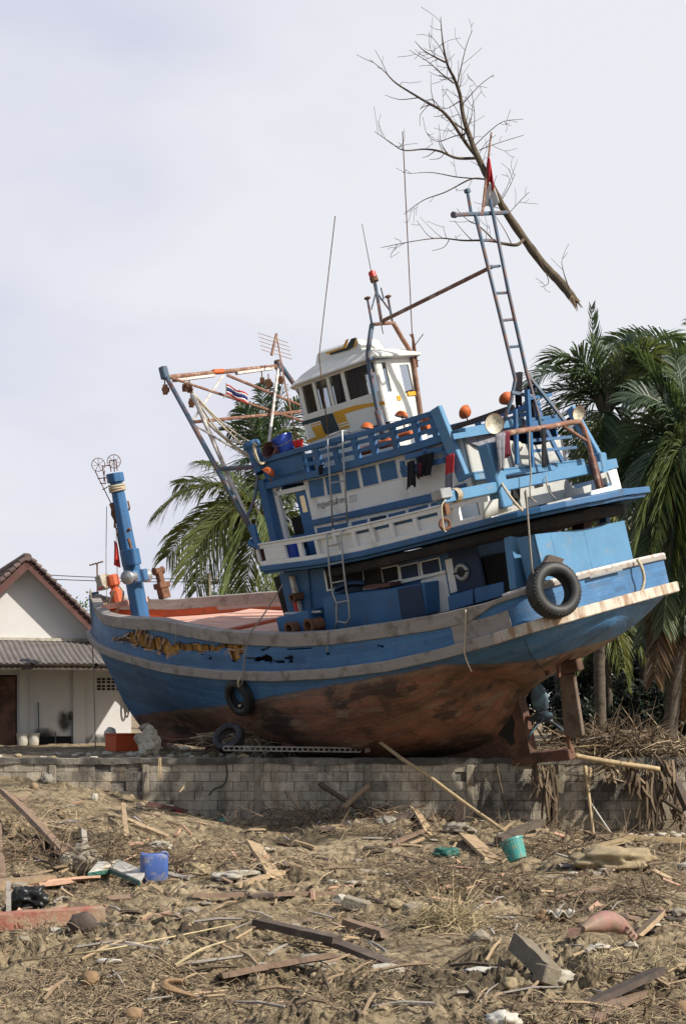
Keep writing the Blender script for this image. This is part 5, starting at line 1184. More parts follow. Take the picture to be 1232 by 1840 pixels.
for s_ in (1, -1):
    dx = ru + .45; ea = Vector((0, 0, HA.z)); eb = Vector((s_ * dx, 0, HA.z - slope * dx)); up_ = Vector((s_ * math.sin(th), 0, math.cos(th))); wl_h = lambda q: HL(q.x, q.y, q.z)
    rows = []
    for i in range(15):
        for lift in ((0,) if i == 0 else (.05, 0)): p = ea.lerp(eb, i / 14); rows.append([wl_h(p + up_ * (.07 + lift + .022 * math.cos(jj * 2.2)) + Vector((0, -ov + jj * .065, 0))) for jj in range(100)])
    mb = MB(); mb.grid(rows); mb.build('roof', 'tile', house, solid=.03)
    uw = HROT @ up_
    mb = MB(); mb.bar(wl_h(ea + Vector((0, -ov + .02, 0)) - up_ * .05), wl_h(eb + Vector((0, -ov + .02, 0)) - up_ * .05), .04, .17, up=uw); mb.build('barge_board', 'fascia_brown', house)
    mb = MB(); mb.bar(wl_h(ea + Vector((0, -ov + .25, 0)) - up_ * .02), wl_h(eb + Vector((0, -ov + .25, 0)) - up_ * .02), .44, .03, up=uw); mb.build('soffit', 'plaster', house)
    mb = MB()
    for i in range(26): p = ea.lerp(eb, (i + .5) / 26); d = (eb - ea).normalized(); mb.tube([wl_h(p + up_ * .09 + Vector((0, -ov - .03, 0)) - d * .07), wl_h(p + up_ * .12 + Vector((0, -ov - .03, 0)) + d * .075)], [.05, .06], 8)
    mb.build('verge_tile', 'tile', house)
mb = MB()
for i in range(16): mb.tube([HL(0, -ov - .06 + i * .4, HA.z + .10), HL(0, -ov + .38 + i * .4, HA.z + .13)], [.09, .115], 10)
mb.build('ridge_tile', 'tile', house)
zt_ = huz(0, 1150)[1]; zb_ = huz(0, 1191, -1.9)[1]; ul, ux = huz(-300, 1150)[0], huz(272, 1170)[0]
m = MB(); rows = []
for jj in range(int((ux - ul) / .03)):
    u_ = ul + jj * .03; c_ = .018 * math.cos(u_ * 2 * math.pi / .14); rows.append([HL(u_, -.02, zt_ + c_), HL(u_, -.95, (zt_ + zb_) / 2 + c_ - .02), HL(u_, -1.92, zb_ + c_ + .01 * math.sin(u_ * 1.7))])
m.grid(rows); m.build('lean_to_roof', 'sheet_roof', house, solid=.012)
m = MB(); m.bar(HL(ul, -.04, zt_ + .03), HL(ux, -.04, zt_ + .03), .10, .07); m.build('flashing', 'concrete_pale', house)
m = MB(); m.bar(HL(ul, -1.8, zb_ - .10), HL(ux, -1.8, zb_ - .10), .05, .10); m.build('eave_beam', 'plank_dark', house)
for px in (-60, 40, 150, 255):
    u_ = huz(px, 0)[0]; mb = MB(); mb.bar(HL(u_, 0, zt_ - .12), HL(u_, -1.85, zb_ - .06), .05, .09); mb.build('rafter', 'plank_dark', house)
dr = MB(); uA, uB = huz(-60, 1270)[0], huz(31, 1270)[0]; zT = huz(30, 1213)[1]
dr.prism([HL(uA, -.006, TERR - .1), HL(uB, -.006, TERR - .1), HL(uB, -.006, zT), HL(uA, -.006, zT)], HROT @ Vector((0, .004, 0))); dr.build('doorway', 'bilge_dark', house)
m = MB(); m.prism([HL(uB - .5, -.03, TERR - .1), HL(uB - .04, -.03, TERR - .1), HL(uB - .04, -.03, zT - .04), HL(uB - .5, -.03, zT - .04)], HROT @ Vector((0, .02, 0))); dd = m.build('door_leaf', 'keel_wood', house)
for px, wd in ((42, .2), (142, .30)):
    u_ = huz(px, 1270)[0]; m = MB(); m.bar(HL(u_, -.03, TERR - .1), HL(u_, -.03, zt_), wd, .09, up=HROT @ Vector((0, 1, 0))); m.build('pillar', 'plaster', house)
u0_, u1_ = huz(66, 1330)[0], huz(150, 1330)[0]; m = MB(); m.bar(HL(u0_, -.03, TERR + .08), HL(u1_, -.03, TERR + .08), .06, .22); m.build('plinth', 'cloth_black', house)
for r_ in range(2):
    for c_ in range(3):
        u_, z_ = huz(182 + c_ * 17.5, 1223 + r_ * 12.5); mb = MB(); mb.box(HL(u_, -.004, z_), (.20, .02, .135), HROT); v_ = mb.build('breeze_block', 'bilge_dark', house)
        mb = MB(); mb.box(HL(u_, -.016, z_), (.02, .02, .135), HROT); mb.box(HL(u_, -.016, z_), (.20, .018, .016), HROT); mb.build('mullion', 'plaster', v_)
for pts_ in (((70,1340),(70,1290),(69,1262)), ((130,1345),(130,1285),(128,1278)), ((100,1345),(100,1315))):
    mb = MB(); mb.tube([hw(a, b_, -.06) for a, b_ in pts_], .018, 6); mb.build('water_pipe', 'pipe_blue', house)
def stain_mat():
    m = bpy.data.materials.new('wall_stain'); m.use_nodes = True; t = m.node_tree; t.nodes.clear(); k = t.links.new
    o = N(t, 'ShaderNodeOutputMaterial'); b = N(t, 'ShaderNodeBsdfPrincipled'); b.inputs['Base Color'].default_value = (.05, .045, .04, 1); b.inputs['Roughness'].default_value = .95; tr = N(t, 'ShaderNodeBsdfTransparent'); x = N(t, 'ShaderNodeMixShader')
    c = N(t, 'ShaderNodeTexCoord'); gr = N(t, 'ShaderNodeTexGradient', gradient_type='SPHERICAL'); mp_ = N(t, 'ShaderNodeMapping'); mp_.inputs['Location'].default_value = (-1, -1, -1); mp_.inputs['Scale'].default_value = (2, 2, 2); k(c.outputs['Generated'], mp_.inputs[0]); k(mp_.outputs[0], gr.inputs[0])
    n = N(t, 'ShaderNodeTexNoise'); n.inputs['Scale'].default_value = 6; n.inputs['Detail'].default_value = 6; k(c.outputs['Object'], n.inputs[0]); mu = N(t, 'ShaderNodeMath', operation='MULTIPLY'); k(gr.outputs[1], mu.inputs[0]); k(n.outputs[0], mu.inputs[1]); r = N(t, 'ShaderNodeMapRange'); r.inputs[1].default_value = .05; r.inputs[2].default_value = .40; r.inputs[4].default_value = .85; k(mu.outputs[0], r.inputs[0])
    k(r.outputs[0], x.inputs[0]); k(tr.outputs[0], x.inputs[1]); k(b.outputs[0], x.inputs[2]); k(x.outputs[0], o.inputs[0]); MATS['wall_stain'] = m
stain_mat()
def stain(px, py, wd, ht):
    u_, z_ = huz(px, py); mb = MB(); mb.add([HL(u_ + a * wd, -.008, z_ + b_ * ht) for a, b_ in ((-1, -1), (1, -1), (1, 1), (-1, 1))], [(0, 1, 2, 3)]); mb.build('soot_stain', 'wall_stain', house)
stain(116, 1296, .36, .36); stain(128, 1288, .16, .16); stain(80, 1320, .6, .22); stain(180, 1330, .7, .20)
m = MB(); m.tube(smooth_path([hw(226, 1240, -.08), hw(224, 1275, -.08), hw(228, 1289, -.08), hw(232, 1275, -.08), hw(231, 1242, -.08)], 4), .02, 6); tag(m.build('hose_loop', 'rope_dark'), 'dark hose loop hanging on the house wall beside the bow', 'hose')
for i, (px, lab) in enumerate(((38, 'white tub on the ground left of its pair by the doorway'), (58, 'white stained tub on the ground right of its pair by the pillar'))):
    c0 = HL(huz(px, 1336)[0], -.25, TERR - .02); mb = MB(); mb.lathe(c0, (0, 0, 1), [(0, 0), (.12, 0), (.15, .27), (.16, .28), (.16, .30), (.14, .30), (.12, .05), (0, .05)], 16); tag(mb.build('plastic_tub', 'white_plastic', smooth=False), lab, 'tub', 'white tubs by the doorway')

# --- palms
def frond(base, pts, nleaf, ll, mname, parent, seed, droop=.55, wid=.021, name='frond', fold=.5):
    "feather leaf: midrib through pts, leaflets both sides that hang by their own weight"
    rf_ = random.Random(seed); roll = rf_.uniform(-.9, .9); P = smooth_path(pts, 8); mb = MB(); n = len(P)
    mb.tube([P[i] for i in range(0, n, 2)] + ([P[-1]] if (n - 1) % 2 else []), [lerp(.035, .004, i / n) for i in range(0, n, 2)] + ([.003] if (n - 1) % 2 else []), 5, cap=False)
    for i in range(nleaf):
        t = .10 + .90 * (i + rf_.random() * .6) / nleaf; f = t * (n - 1); k_ = min(int(f), n - 2); p = P[k_].lerp(P[k_ + 1], f - k_); d = (P[k_ + 1] - P[k_]).normalized()
        side = d.cross(Vector((0, 0, 1)));
        if side.length < .15: side = d.cross(Vector((.3, 1, 0)))
        side.normalize(); upv = side.cross(d).normalized(); side, upv = side * math.cos(roll) + upv * math.sin(roll), upv * math.cos(roll) - side * math.sin(roll)
        for s_ in (1, -1):
            if rf_.random() < .06: continue
            ln = ll * (math.sin(math.pi * min(1, .16 + .80 * t)) ** .7 + .12) * rf_.uniform(.8, 1.15)
            v = (side * s_ * (.85 + rf_.uniform(-.15, .15)) + d * (.55 + .5 * t) + upv * (fold * .55 + rf_.uniform(-.25, .25))).normalized()
            w_ = wid * rf_.uniform(.8, 1.2); wv = d.cross(v).cross(v).normalized() * w_
            if rf_.random() < .5: wv = (wv + upv * w_ * .4)
            q1 = p + v * ln * .38 + Vector((0, 0, -droop * ln * .10)); q2 = p + v * ln * .74 + Vector((0, 0, -droop * ln * .42)); q3 = p + v * ln * .98 + Vector((0, 0, -droop * ln * .86))
            mb.add([p - wv * .4, p + wv * .4, q1 + wv, q1 - wv, q2 + wv * .7, q2 - wv * .7, q3], [(0, 1, 2, 3), (3, 2, 4, 5), (5, 4, 6)])
    return mb.build(name, mname, parent)
def palm(label, base, crown, tips, mname='palm_leaf', mn2=None, r0=.17, r1=.11, ll=.6, nleaf=46, seed=1, droop=.6, bend=0.):
    rp = random.Random(seed); t_ = thing('palm_tree', label, 'palm tree', base, 'coconut palms around the boat')
    ctr = [base - Vector((0, 0, .3)), base.lerp(crown, .35) + Vector((bend, 0, 0)), base.lerp(crown, .7) + Vector((bend * .8, 0, 0)), crown]
    P = smooth_path(ctr, 14); mb = MB(); mb.tube(P, [lerp(r0, r1, i / (len(P) - 1)) * (1 + .07 * (i % 2)) for i in range(len(P))], 10); mb.build('trunk', 'palm_bark', t_, smooth=True)
    mb = MB()
    for i in range(16):
        a = rp.uniform(0, 6.28); mb.tube([crown + Vector((0, 0, -.25)), crown + Vector((.17 * math.cos(a), .17 * math.sin(a), .05)), crown + Vector((.3 * math.cos(a), .3 * math.sin(a), .35))], [.06, .05, .02], 5)
    mb.build('crownshaft', 'palm_bark', t_)
    for i, tp in enumerate(tips):
        tip, arch, mm = tp[0], tp[1], (tp[2] if len(tp) > 2 else mname)
        mid = crown.lerp(tip, .5) + Vector((0, 0, arch)); q1 = crown.lerp(mid, .5) + Vector((0, 0, arch * .35)); q3 = mid.lerp(tip, .55) + Vector((0, 0, arch * .28))
        frond(crown, [crown, q1, mid, q3, tip], int(1.55 * nleaf * max(.6, (tip - crown).length / 3)), ll * 1.3, mm, t_, seed * 100 + i, droop)
    return t_
def rnd_tips(crown, n, ln, seed, lo=-1.0, hi=.9, mats_=(None,), arch=.35, az=None):
    rt = random.Random(seed); o = []
    for i in range(n):
        a = rt.uniform(*(az or (0, 6.283))); e = lerp(lo, hi, (i + .5) / n) + rt.uniform(-.15, .15); l_ = ln * rt.uniform(.8, 1.1)
        tip = crown + Vector((math.cos(a) * math.cos(e), math.sin(a) * math.cos(e), math.sin(e))) * l_
        mm = rt.choice(mats_); o.append((tip, arch * l_ * .5 * math.cos(e)) + ((mm,) if mm else ()))
    return o
def tipsW(crown, lst, Y):
    return [(W(px, py, Y + dy), ar) + ((mm,) if mm else ()) for px, py, dy, ar, mm in lst]
# left: the paler palm whose leaves reach out beside the front of the bridge
Yp = 38.0; cP = W(470, 925, Yp)
tl = tipsW(cP, [(282,925,-.4,.75,'palm_leaf_yellow'),(322,868,.3,.30,None),(330,1035,-.6,.75,'palm_leaf_yellow'),(352,1062,.3,.85,None),(405,1070,-.7,.55,None),(440,1068,.4,.3,'palm_leaf_yellow'),(500,1060,-.5,.5,None),(360,830,.8,.25,None),(300,1000,.9,.6,'palm_leaf_yellow'),(560,840,.6,.5,None),(640,960,.5,.7,None),(600,1040,.2,.6,None),(520,780,-.3,.3,None)], Yp)
palm('pale green coconut palm with drooping fronds left of the bridge deck', Vector((cP.x + .6, Yp + .2, TERR)), cP, tl, 'palm_leaf', ll=.72, nleaf=58, seed=3, droop=.75, bend=.3)
Yq = 40.0; cQ = W(478, 850, Yq)
tl = tipsW(cQ, [(425,712,0,.12,None),(505,695,.3,.12,'palm_leaf_dark'),(545,725,-.4,.25,None),(412,775,.5,.35,'palm_leaf_dark'),(440,735,-.5,.2,None),(560,790,.4,.4,None),(425,860,-.6,.45,'palm_leaf_dark'),(470,690,.2,.1,None),(600,880,.2,.5,None),(430,920,.4,.5,'palm_leaf_dark'),(530,900,-.6,.5,None),(455,960,.3,.3,'palm_leaf_dark')], Yq)
palm('taller dark coconut palm with upright fronds behind the bridge front', Vector((cQ.x + .5, Yq + .3, TERR)), cQ, tl, 'palm_leaf_dark', ll=.66, nleaf=54, seed=4, droop=.55, bend=.2)
# right: the dark palms beyond the stern
DK_ = 'palm_leaf_dark'
Ya = 33.5; cA = W(1088, 735, Ya)
tl = tipsW(cA, [(1063,612,0,.05,None),(955,690,-.5,.55,None),(985,650,.6,.5,None),(1150,610,-.2,.35,None),(1222,612,.3,.55,None),(1030,640,-.6,.3,None),(960,800,.2,.7,None),(1000,860,.8,.7,None),(1062,900,-.8,.45,None),(1100,905,-.4,.3,'palm_leaf'),(1085,880,-.8,.25,'palm_leaf'),(1150,880,.5,.6,None),(1230,760,-.6,.6,None),(1215,690,.6,.6,None),(1250,850,.4,.7,None),(1120,640,.7,.3,None),(940,740,.9,.5,None),(1045,920,.6,.4,None),(1180,640,-.7,.4,'palm_leaf')], Ya)
pa_ = palm('dark coconut palm with a spear leaf nearest behind the stern mast', Vector((W(1080, 1310, Ya).x, Ya, TERR)), cA, tl, DK_, ll=.70, nleaf=58, seed=5, droop=.5, bend=-.1, r0=.14, r1=.10)
sp0 = W(1069, 640, Ya)
frond(cA, [cA, W(1075, 690, Ya), W(1066, 625, Ya), W(1062, 552, Ya)], 36, .30, DK_, pa_, 77, droop=-.9, name='spear_leaf', wid=.02)
Yb = 32.0; cB = W(1235, 800, Yb)
tl = tipsW(cB, [(1120,720,-.3,.5,None),(1112,830,.3,.6,None),(1120,950,-.8,.75,None),(1142,985,-.9,.75,'palm_leaf'),(1175,1010,-.5,.65,'palm_leaf'),(1165,700,.4,.4,None),(1215,650,.2,.3,None),(1200,1060,-.6,.5,None),(1232,1080,-.7,.4,None),(1300,680,-.5,.4,None),(1340,900,.2,.6,None),(1290,1040,-.6,.5,None),(1150,900,.6,.5,None),(1110,900,.9,.6,None),(1180,1090,.3,.6,None),(1130,640,.8,.4,None),(1140,1090,.7,.8,None),(1150,1040,-.6,.7,None),(1190,1130,-.5,.7,'palm_leaf'),(1228,1140,-.4,.6,None),(1150,1160,.2,.8,None),(1175,1220,-.2,.6,'palm_leaf_dead'),(1205,1250,.1,.6,None),(1225,1290,-.1,.5,'palm_leaf_dead'),(1215,1160,-.2,.4,'palm_leaf_dead'),(1185,1170,.1,.5,'palm_leaf_dead'),(1240,1220,.0,.4,'palm_leaf_dead')], Yb)
palm('dark coconut palm with brown hanging fronds at the right edge', Vector((W(1196, 1310, Yb).x, Yb, TERR)), cB, tl, DK_, ll=.60, nleaf=66, seed=6, droop=.42, bend=.12, r0=.17, r1=.12)
Yc = 37.0; cC = W(1180, 900, Yc)
palm('lower dark palm standing deep between the two nearest right hand palms', Vector((W(1150, 1300, Yc).x, Yc, TERR)), cC, rnd_tips(cC, 20, 3.1, 12, -.9, .9, (None, None, 'palm_leaf_dead')), DK_, ll=.75, nleaf=52, seed=7, droop=.6)
Yd = 36.0; cD = W(1000, 905, Yd)
palm('small sunlit palm seen through the gap under the stern deck', Vector((W(1010, 1300, Yd).x, Yd, TERR)), cD, rnd_tips(cD, 16, 2.3, 13, -.9, .7, (None, 'palm_leaf_yellow')), 'palm_leaf', ll=.6, nleaf=44, seed=8)
Ye = 35.0; cE = W(1090, 1130, Ye)
palm('young palm with a yellowing frond low behind the rudder', Vector((W(1095, 1310, Ye).x, Ye, TERR)), cE, tipsW(cE, [(1128,1235,-.6,.5,'palm_leaf_yellow'),(1115,1200,-.4,.4,'palm_leaf_yellow'),(1060,1170,.2,.3,None),(1045,1200,-.2,.4,None),(1160,1180,.4,.5,None),(1150,1090,.3,.3,None),(1190,1220,.2,.6,None),(1040,1110,.6,.4,None)], Ye), 'palm_leaf', ll=.42, nleaf=46, seed=9, r0=.1, r1=.07)
Yf = 41.0; cF = W(1290, 700, Yf)
palm('distant palm crown over the right edge behind the others', Vector((W(1290, 1300, Yf).x, Yf, TERR)), cF, rnd_tips(cF, 22, 3.8, 14, -.9, 1.0), DK_, ll=.85, nleaf=56, seed=10)
# bushes
def bush(label, c, size, n, mname, seed, group=None, leaf=.15):
    rb_ = random.Random(seed); t_ = thing('bush', label, 'bush', (c.x, c.y, TERR), group); mb = MB(); clumps = []
    for i in range(34):
        a = rb_.uniform(0, 6.28); r_ = math.sqrt(rb_.random()); h = rb_.random(); clumps.append((Vector((c.x + size[0] * r_ * math.cos(a) * (1 - .4 * h), c.y + size[1] * r_ * math.sin(a), TERR + size[2] * (.1 + .9 * h))), rb_.uniform(.16, .34) * size[2] * .6))
    for i in range(n):
        cc, cr_ = rb_.choice(clumps); d = Vector((rb_.gauss(0, 1), rb_.gauss(0, 1), rb_.gauss(0, 1))).normalized() * cr_ * rb_.uniform(.4, 1.1); p = cc + d
        if p.z < TERR: continue
        u = Vector((rb_.gauss(0, 1), rb_.gauss(0, 1), rb_.gauss(-.3, .6))).normalized(); v = u.orthogonal().normalized(); l_ = leaf * rb_.uniform(.6, 1.5)
        mb.add([p, p + u * l_ * .5 + v * l_ * .22, p + u * l_, p + u * l_ * .5 - v * l_ * .22], [(0, 1, 2, 3)])
    mb.build('foliage', mname, t_); mb = MB()
    for i in range(12):
        cc = clumps[i][0]; b0 = Vector((c.x + rb_.uniform(-.3, .3) * size[0], c.y, TERR - .1)); mb.tube([b0, b0.lerp(cc, .5) + Vector((rb_.uniform(-.1, .1), 0, .1)), cc], [.03, .02, .008], 5)
    mb.build('stem', 'bark', t_); return t_
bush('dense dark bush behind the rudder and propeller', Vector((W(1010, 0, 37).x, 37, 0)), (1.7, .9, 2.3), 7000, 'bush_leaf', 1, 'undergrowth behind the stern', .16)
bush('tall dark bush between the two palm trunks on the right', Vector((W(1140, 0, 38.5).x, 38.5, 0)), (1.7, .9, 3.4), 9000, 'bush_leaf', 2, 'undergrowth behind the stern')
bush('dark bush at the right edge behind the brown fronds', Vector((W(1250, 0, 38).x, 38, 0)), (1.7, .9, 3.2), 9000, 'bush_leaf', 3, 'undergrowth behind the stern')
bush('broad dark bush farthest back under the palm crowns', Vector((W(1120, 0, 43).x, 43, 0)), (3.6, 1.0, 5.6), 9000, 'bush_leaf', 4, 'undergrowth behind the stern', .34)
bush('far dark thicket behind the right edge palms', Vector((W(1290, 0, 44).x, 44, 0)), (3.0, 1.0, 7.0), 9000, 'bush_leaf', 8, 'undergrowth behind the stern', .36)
bush('small bright green bush between house roof and bow', Vector((W(153, 0, 48).x, 48, 0)), (.55, .5, 4.1), 2600, 'bush_leaf_light', 5, None, .12)
bush('small far green tree top beside the power pole', Vector((W(408, 0, 62).x, 62, 0)), (.8, .5, 6.6), 3500, 'bush_leaf_light', 6, None, .16)
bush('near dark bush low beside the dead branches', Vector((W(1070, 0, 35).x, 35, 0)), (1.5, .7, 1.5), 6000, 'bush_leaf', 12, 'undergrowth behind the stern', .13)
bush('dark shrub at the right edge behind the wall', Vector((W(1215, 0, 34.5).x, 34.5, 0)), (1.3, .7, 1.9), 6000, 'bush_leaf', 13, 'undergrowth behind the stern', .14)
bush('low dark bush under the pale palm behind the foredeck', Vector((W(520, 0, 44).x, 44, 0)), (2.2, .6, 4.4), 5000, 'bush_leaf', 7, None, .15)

# --- power pole and lines far behind, small aerial on a mast behind the bow
pp_ = thing('power_pole', 'thin power pole with a crossarm far behind the foredeck', 'power pole', (W(376, 0, 60).x, 60, TERR))
mb = MB(); mb.tube([(W(376, 0, 60).x, 60, TERR - .3), W(376, 1030, 60)], [.13, .09], 8); mb.build('pole', 'concrete', pp_)
mb = MB(); a, b_ = W(356, 1047, 60), W(392, 1047, 60); mb.bar(a, b_, .12, .12); mb.build('crossarm', 'plank_dark', pp_)
for px in (360, 370, 388): mb = MB(); mb.lathe(W(px, 1047, 60) + Vector((0, 0, .06)), (0, 0, 1), [(.05, 0), (.07, .1), (.03, .2), (0, .22)], 8); mb.build('insulator', 'concrete_pale', pp_)
for (ya, yb, lab) in ((1021, 1040, 'upper power line crossing the sky behind the bow'), (1030, 1045, 'lower power line crossing the sky behind the bow')):
    mb = MB(); P = sag(W(-200, ya - 15, 66), W(376, yb, 60), .25, 20) + sag(W(376, yb, 60), W(900, yb + 5, 57), .3, 12)[1:]; mb.tube(P, .022, 4); tag(mb.build('power_line', 'wire'), lab, 'power line', 'power lines')
ta = thing('roof_aerial', 'small television aerial on a thin mast behind the bow', 'aerial', W(176, 1100, 50)); mb = MB(); mb.tube([W(176, 1105, 50), W(175, 1012, 50)], .03, 5); mb.build('mast', 'rust', ta)
mb = MB(); mb.tube([W(161, 1016, 50), W(186, 1009, 50)], .03, 4)
for t in (.1, .3, .5, .7, .9): c0 = W(161, 1016, 50).lerp(W(186, 1009, 50), t); mb.tube([c0 - Vector((0, .25, 0)), c0 + Vector((0, .25, .02))], .012, 4)
mb.build('boom', 'rust', ta)

# ================================================================== THINGS ON AND ABOUT THE BOAT
def tyre(c, axis, Ro, w_, label, frame='boat', group='tyre fenders'):
    "lathe: tread with grooves, sidewalls, open middle"
    ri = Ro * .56; h = w_ / 2
    prof = [(ri, -h * .55), (ri * 1.04, -h * .8), (Ro * .74, -h), (Ro * .90, -h * .93), (Ro * .97, -h * .72), (Ro, -h * .5), (Ro * .985, -h * .42), (Ro * 1.0, -h * .34), (Ro * 1.0, -.06 * h), (Ro * .985, 0), (Ro * 1.0, .06 * h), (Ro * 1.0, h * .34), (Ro * .985, h * .42), (Ro, h * .5), (Ro * .97, h * .72), (Ro * .90, h * .93), (Ro * .74, h), (ri * 1.04, h * .8), (ri, h * .55), (ri * 1.12, h * .45), (ri * 1.45, 0), (ri * 1.12, -h * .45), (ri, -h * .55)]
    mb = MB(); mb.lathe(c, axis, prof, 44); ax2 = Vector(axis).normalized(); a = ax2.orthogonal().normalized(); b_ = ax2.cross(a)
    for i in range(44):
        t = 2 * math.pi * i / 44; d = a * math.cos(t) + b_ * math.sin(t)
        for s_ in (-1, 1): mb.bar(c + d * Ro * .975 + ax2 * s_ * h * .45, c + d * Ro * .925 + ax2 * s_ * h * .86, Ro * .06, .022, up=d)
    o = mb.build('tyre', 'rubber', smooth=True, frame=frame); return tag(o, label, 'tyre', group)
T1 = L(994, 1061, 'x', -1.72)
tyre(T1, (-.93, .36, .12), .445, .30, 'big black truck tyre hanging over the stern quarter beside the blue housing')
t2c = L(431, 1253, 'y', 2.32); tyre(t2c, (.12, 1, -.12), .36, .21, 'upper black tyre of the pair hanging on the hull side under the torn planks')
t3c = W(411, 1326, 26.75); tyre(t3c, (-.35, -.72, .60), .31, .20, 'lower black tyre of the pair leaning on the debris on the wall', frame=None)
def rope(pts, r_, mname, label, frame='boat', sm=5, group=None, cat='rope', name='rope'):
    mb = MB(); mb.tube(smooth_path(pts, sm) if sm else pts, r_, 6); return tag(mb.build(name, mname, smooth=True, frame=frame), label, cat, group)
yb = 2.46
rope([L(508, 1050, 'y', 2.1), L(470, 1110, 'y', 2.35), L(449, 1140, 'y', 2.43), L(440, 1180, 'y', 2.44), L(436, 1222, 'y', 2.47), L(432, 1232, 'y', 2.44)], .013, 'rope_grey', 'grey rope running from the deck house down to the upper hull tyre')
rope([b2w(L(431, 1268, 'y', 2.44)), W(425, 1275, 28.4), W(419, 1290, 28.3), W(416, 1310, 28.35), W(420, 1318, 28.3)], .028, 'rope', 'thick pale rope tying the two hull tyres together', None)
rope([b2w(L(431, 1217, 'y', 2.5)), b2w(L(428, 1226, 'y', 2.5)), b2w(L(429, 1234, 'y', 2.46))], .022, 'rope', 'pale rope lashing round the top of the upper hull tyre', None)
rope([L(948, 905, 'x', -2.2), L(944, 880, 'x', -2.0), L(954, 1008, 'x', -1.9), L(957, 1030, 'x', -1.8)][1:], .014, 'rope_grey', 'thin grey rope holding the big stern tyre')
rope([L(950, 770, 'x', -1.52), L(951, 820, 'x', -1.6), L(953, 850, 'x', -1.6), L(952, 890, 'x', -1.6), L(963, 903, 'x', -1.6)], .013, 'rope_grey', 'knotted thin rope dangling from the rusty awning pipe')
rope([L(980, 856, 'x', -1.45), L(984, 880, 'x', -1.5), L(997, 896, 'x', -1.5)], .012, 'rope_grey', 'short rope end hanging from the gallows beam on the stern balcony')
rope([L(900, 868, 'x', -1.4), L(918, 895, 'x', -1.9), L(938, 918, 'x', -2.1)], .02, 'rope', 'tan rope stretched from the thick stern post to the deck edge')
rope([L(1144, 1005, 'x', -1.66), L(1152, 1020, 'x', -1.72), L(1156, 1042, 'x', -1.70), L(1151, 1062, 'x', -1.66), L(1142, 1068, 'x', -1.6)], .028, 'rope', 'orange tan rope loop hanging over the stern bulwark')
rope([L(836, 1095, 'y', 2.42), L(835, 1150, 'y', 2.43), L(834, 1172, 'y', 2.46), L(840, 1192, 'y', 2.44), L(847, 1207, 'y', 2.42)], .012, 'rope', 'thin frayed rope hanging down the grey repair sheet')
rope([L(320, 1118, 'y', 2.3), L(316, 1145, 'y', 2.34), L(313, 1160, 'y', 2.34)], .009, 'rope_grey', 'thin line hanging over the torn bow planks')
rope([L(589, 1132, 'y', 2.42), L(588, 1152, 'y', 2.42), L(587, 1172, 'y', 2.42)], .010, 'rope_grey', 'thin line with a weight hanging amidships on the bulwark')
# bow lines
rope([L(163, 1062, 'y', .1), L(166, 1078, 'y', .2), L(178, 1087, 'y', .3), L(195, 1084, 'y', 0), L(213, 1080, 'y', -.2), L(228, 1072, 'y', -.4)], .03, 'rope', 'thick cream mooring rope laid across the bow bulwark')
rope([L(205, 1062, 'y', .2), L(197, 1082, 'y', .25), L(195, 1098, 'y', .25), L(207, 1101, 'y', .2), L(218, 1086, 'y', .1), L(222, 1064, 'y', .0), L(214, 1052, 'y', -.1)], .026, 'rope', 'cream rope hanging in a loop from the red bitt on the bow')
rope([b2w(L(163, 1058, 'y', .2)), W(168, 1200, 33.3), W(172, 1345, 33.2)], .014, 'rope_grey', 'long rope hanging from the bow to the ground before the house', None)
rope([L(192, 910, 'y', .1), L(191, 1010, 'y', .1), L(193, 1095, 'y', .1)], .008, 'rope_grey', 'thin halyard down the front of the blue bow post')
rope([L(209, 955, 'y', .2), L(211, 1030, 'y', .2), L(214, 1052, 'y', .1)], .007, 'rope_grey', 'second thin line below the red pennant by the bow post')
# ropes bunched from the gantry head to the roof corner
rb_ = random.Random(8)
for i, (a, b_, sg, lab) in enumerate((((346, 704), (462, 800), .12, 'uppermost tan rope from the gantry to the roof corner'), ((346, 706), (458, 820), .22, 'second tan rope sagging from the gantry to the roof corner'), ((350, 712), (455, 815), .05, 'taut tan rope of the bundle from the gantry to the roof corner'), ((343, 712), (452, 795), .30, 'slackest tan rope looping below the gantry bundle'), ((372, 760), (470, 833), .06, 'lowest tan rope from the gantry leg to the roof corner'))):
    pa = L(*a, 'x', XT - .2); pb = L(*b_, 'y', 1.5); rope(sag(pa, pb, sg, 14, DOWN), .017, 'rope', lab, sm=0, group='tan ropes from gantry to roof')
mb = MB()
for i in range(7):
    P = [L(455 + rb_.uniform(-3, 3), 806 + rb_.uniform(-8, 8), 'y', 1.5), L(462 + i * 1.0, 826 + i * 1.2, 'y', 1.53 + .02 * i), L(477 + rb_.uniform(-2, 2), 833 - i * .6, 'y', 1.5)]; mb.tube(smooth_path(P, 5), .018, 6)
tag(mb.build('rope_coil', 'rope', frame='boat', smooth=True), 'coil of tan rope slung round the blue roof corner post', 'rope coil')
rope([L(800, 898, 'x', -1.5), L(793, 912, 'x', -1.5), L(797, 950, 'x', -1.5), L(801, 955, 'x', -1.5)], .010, 'rope', 'thin pale line hanging beside the rusty hoist hook') 
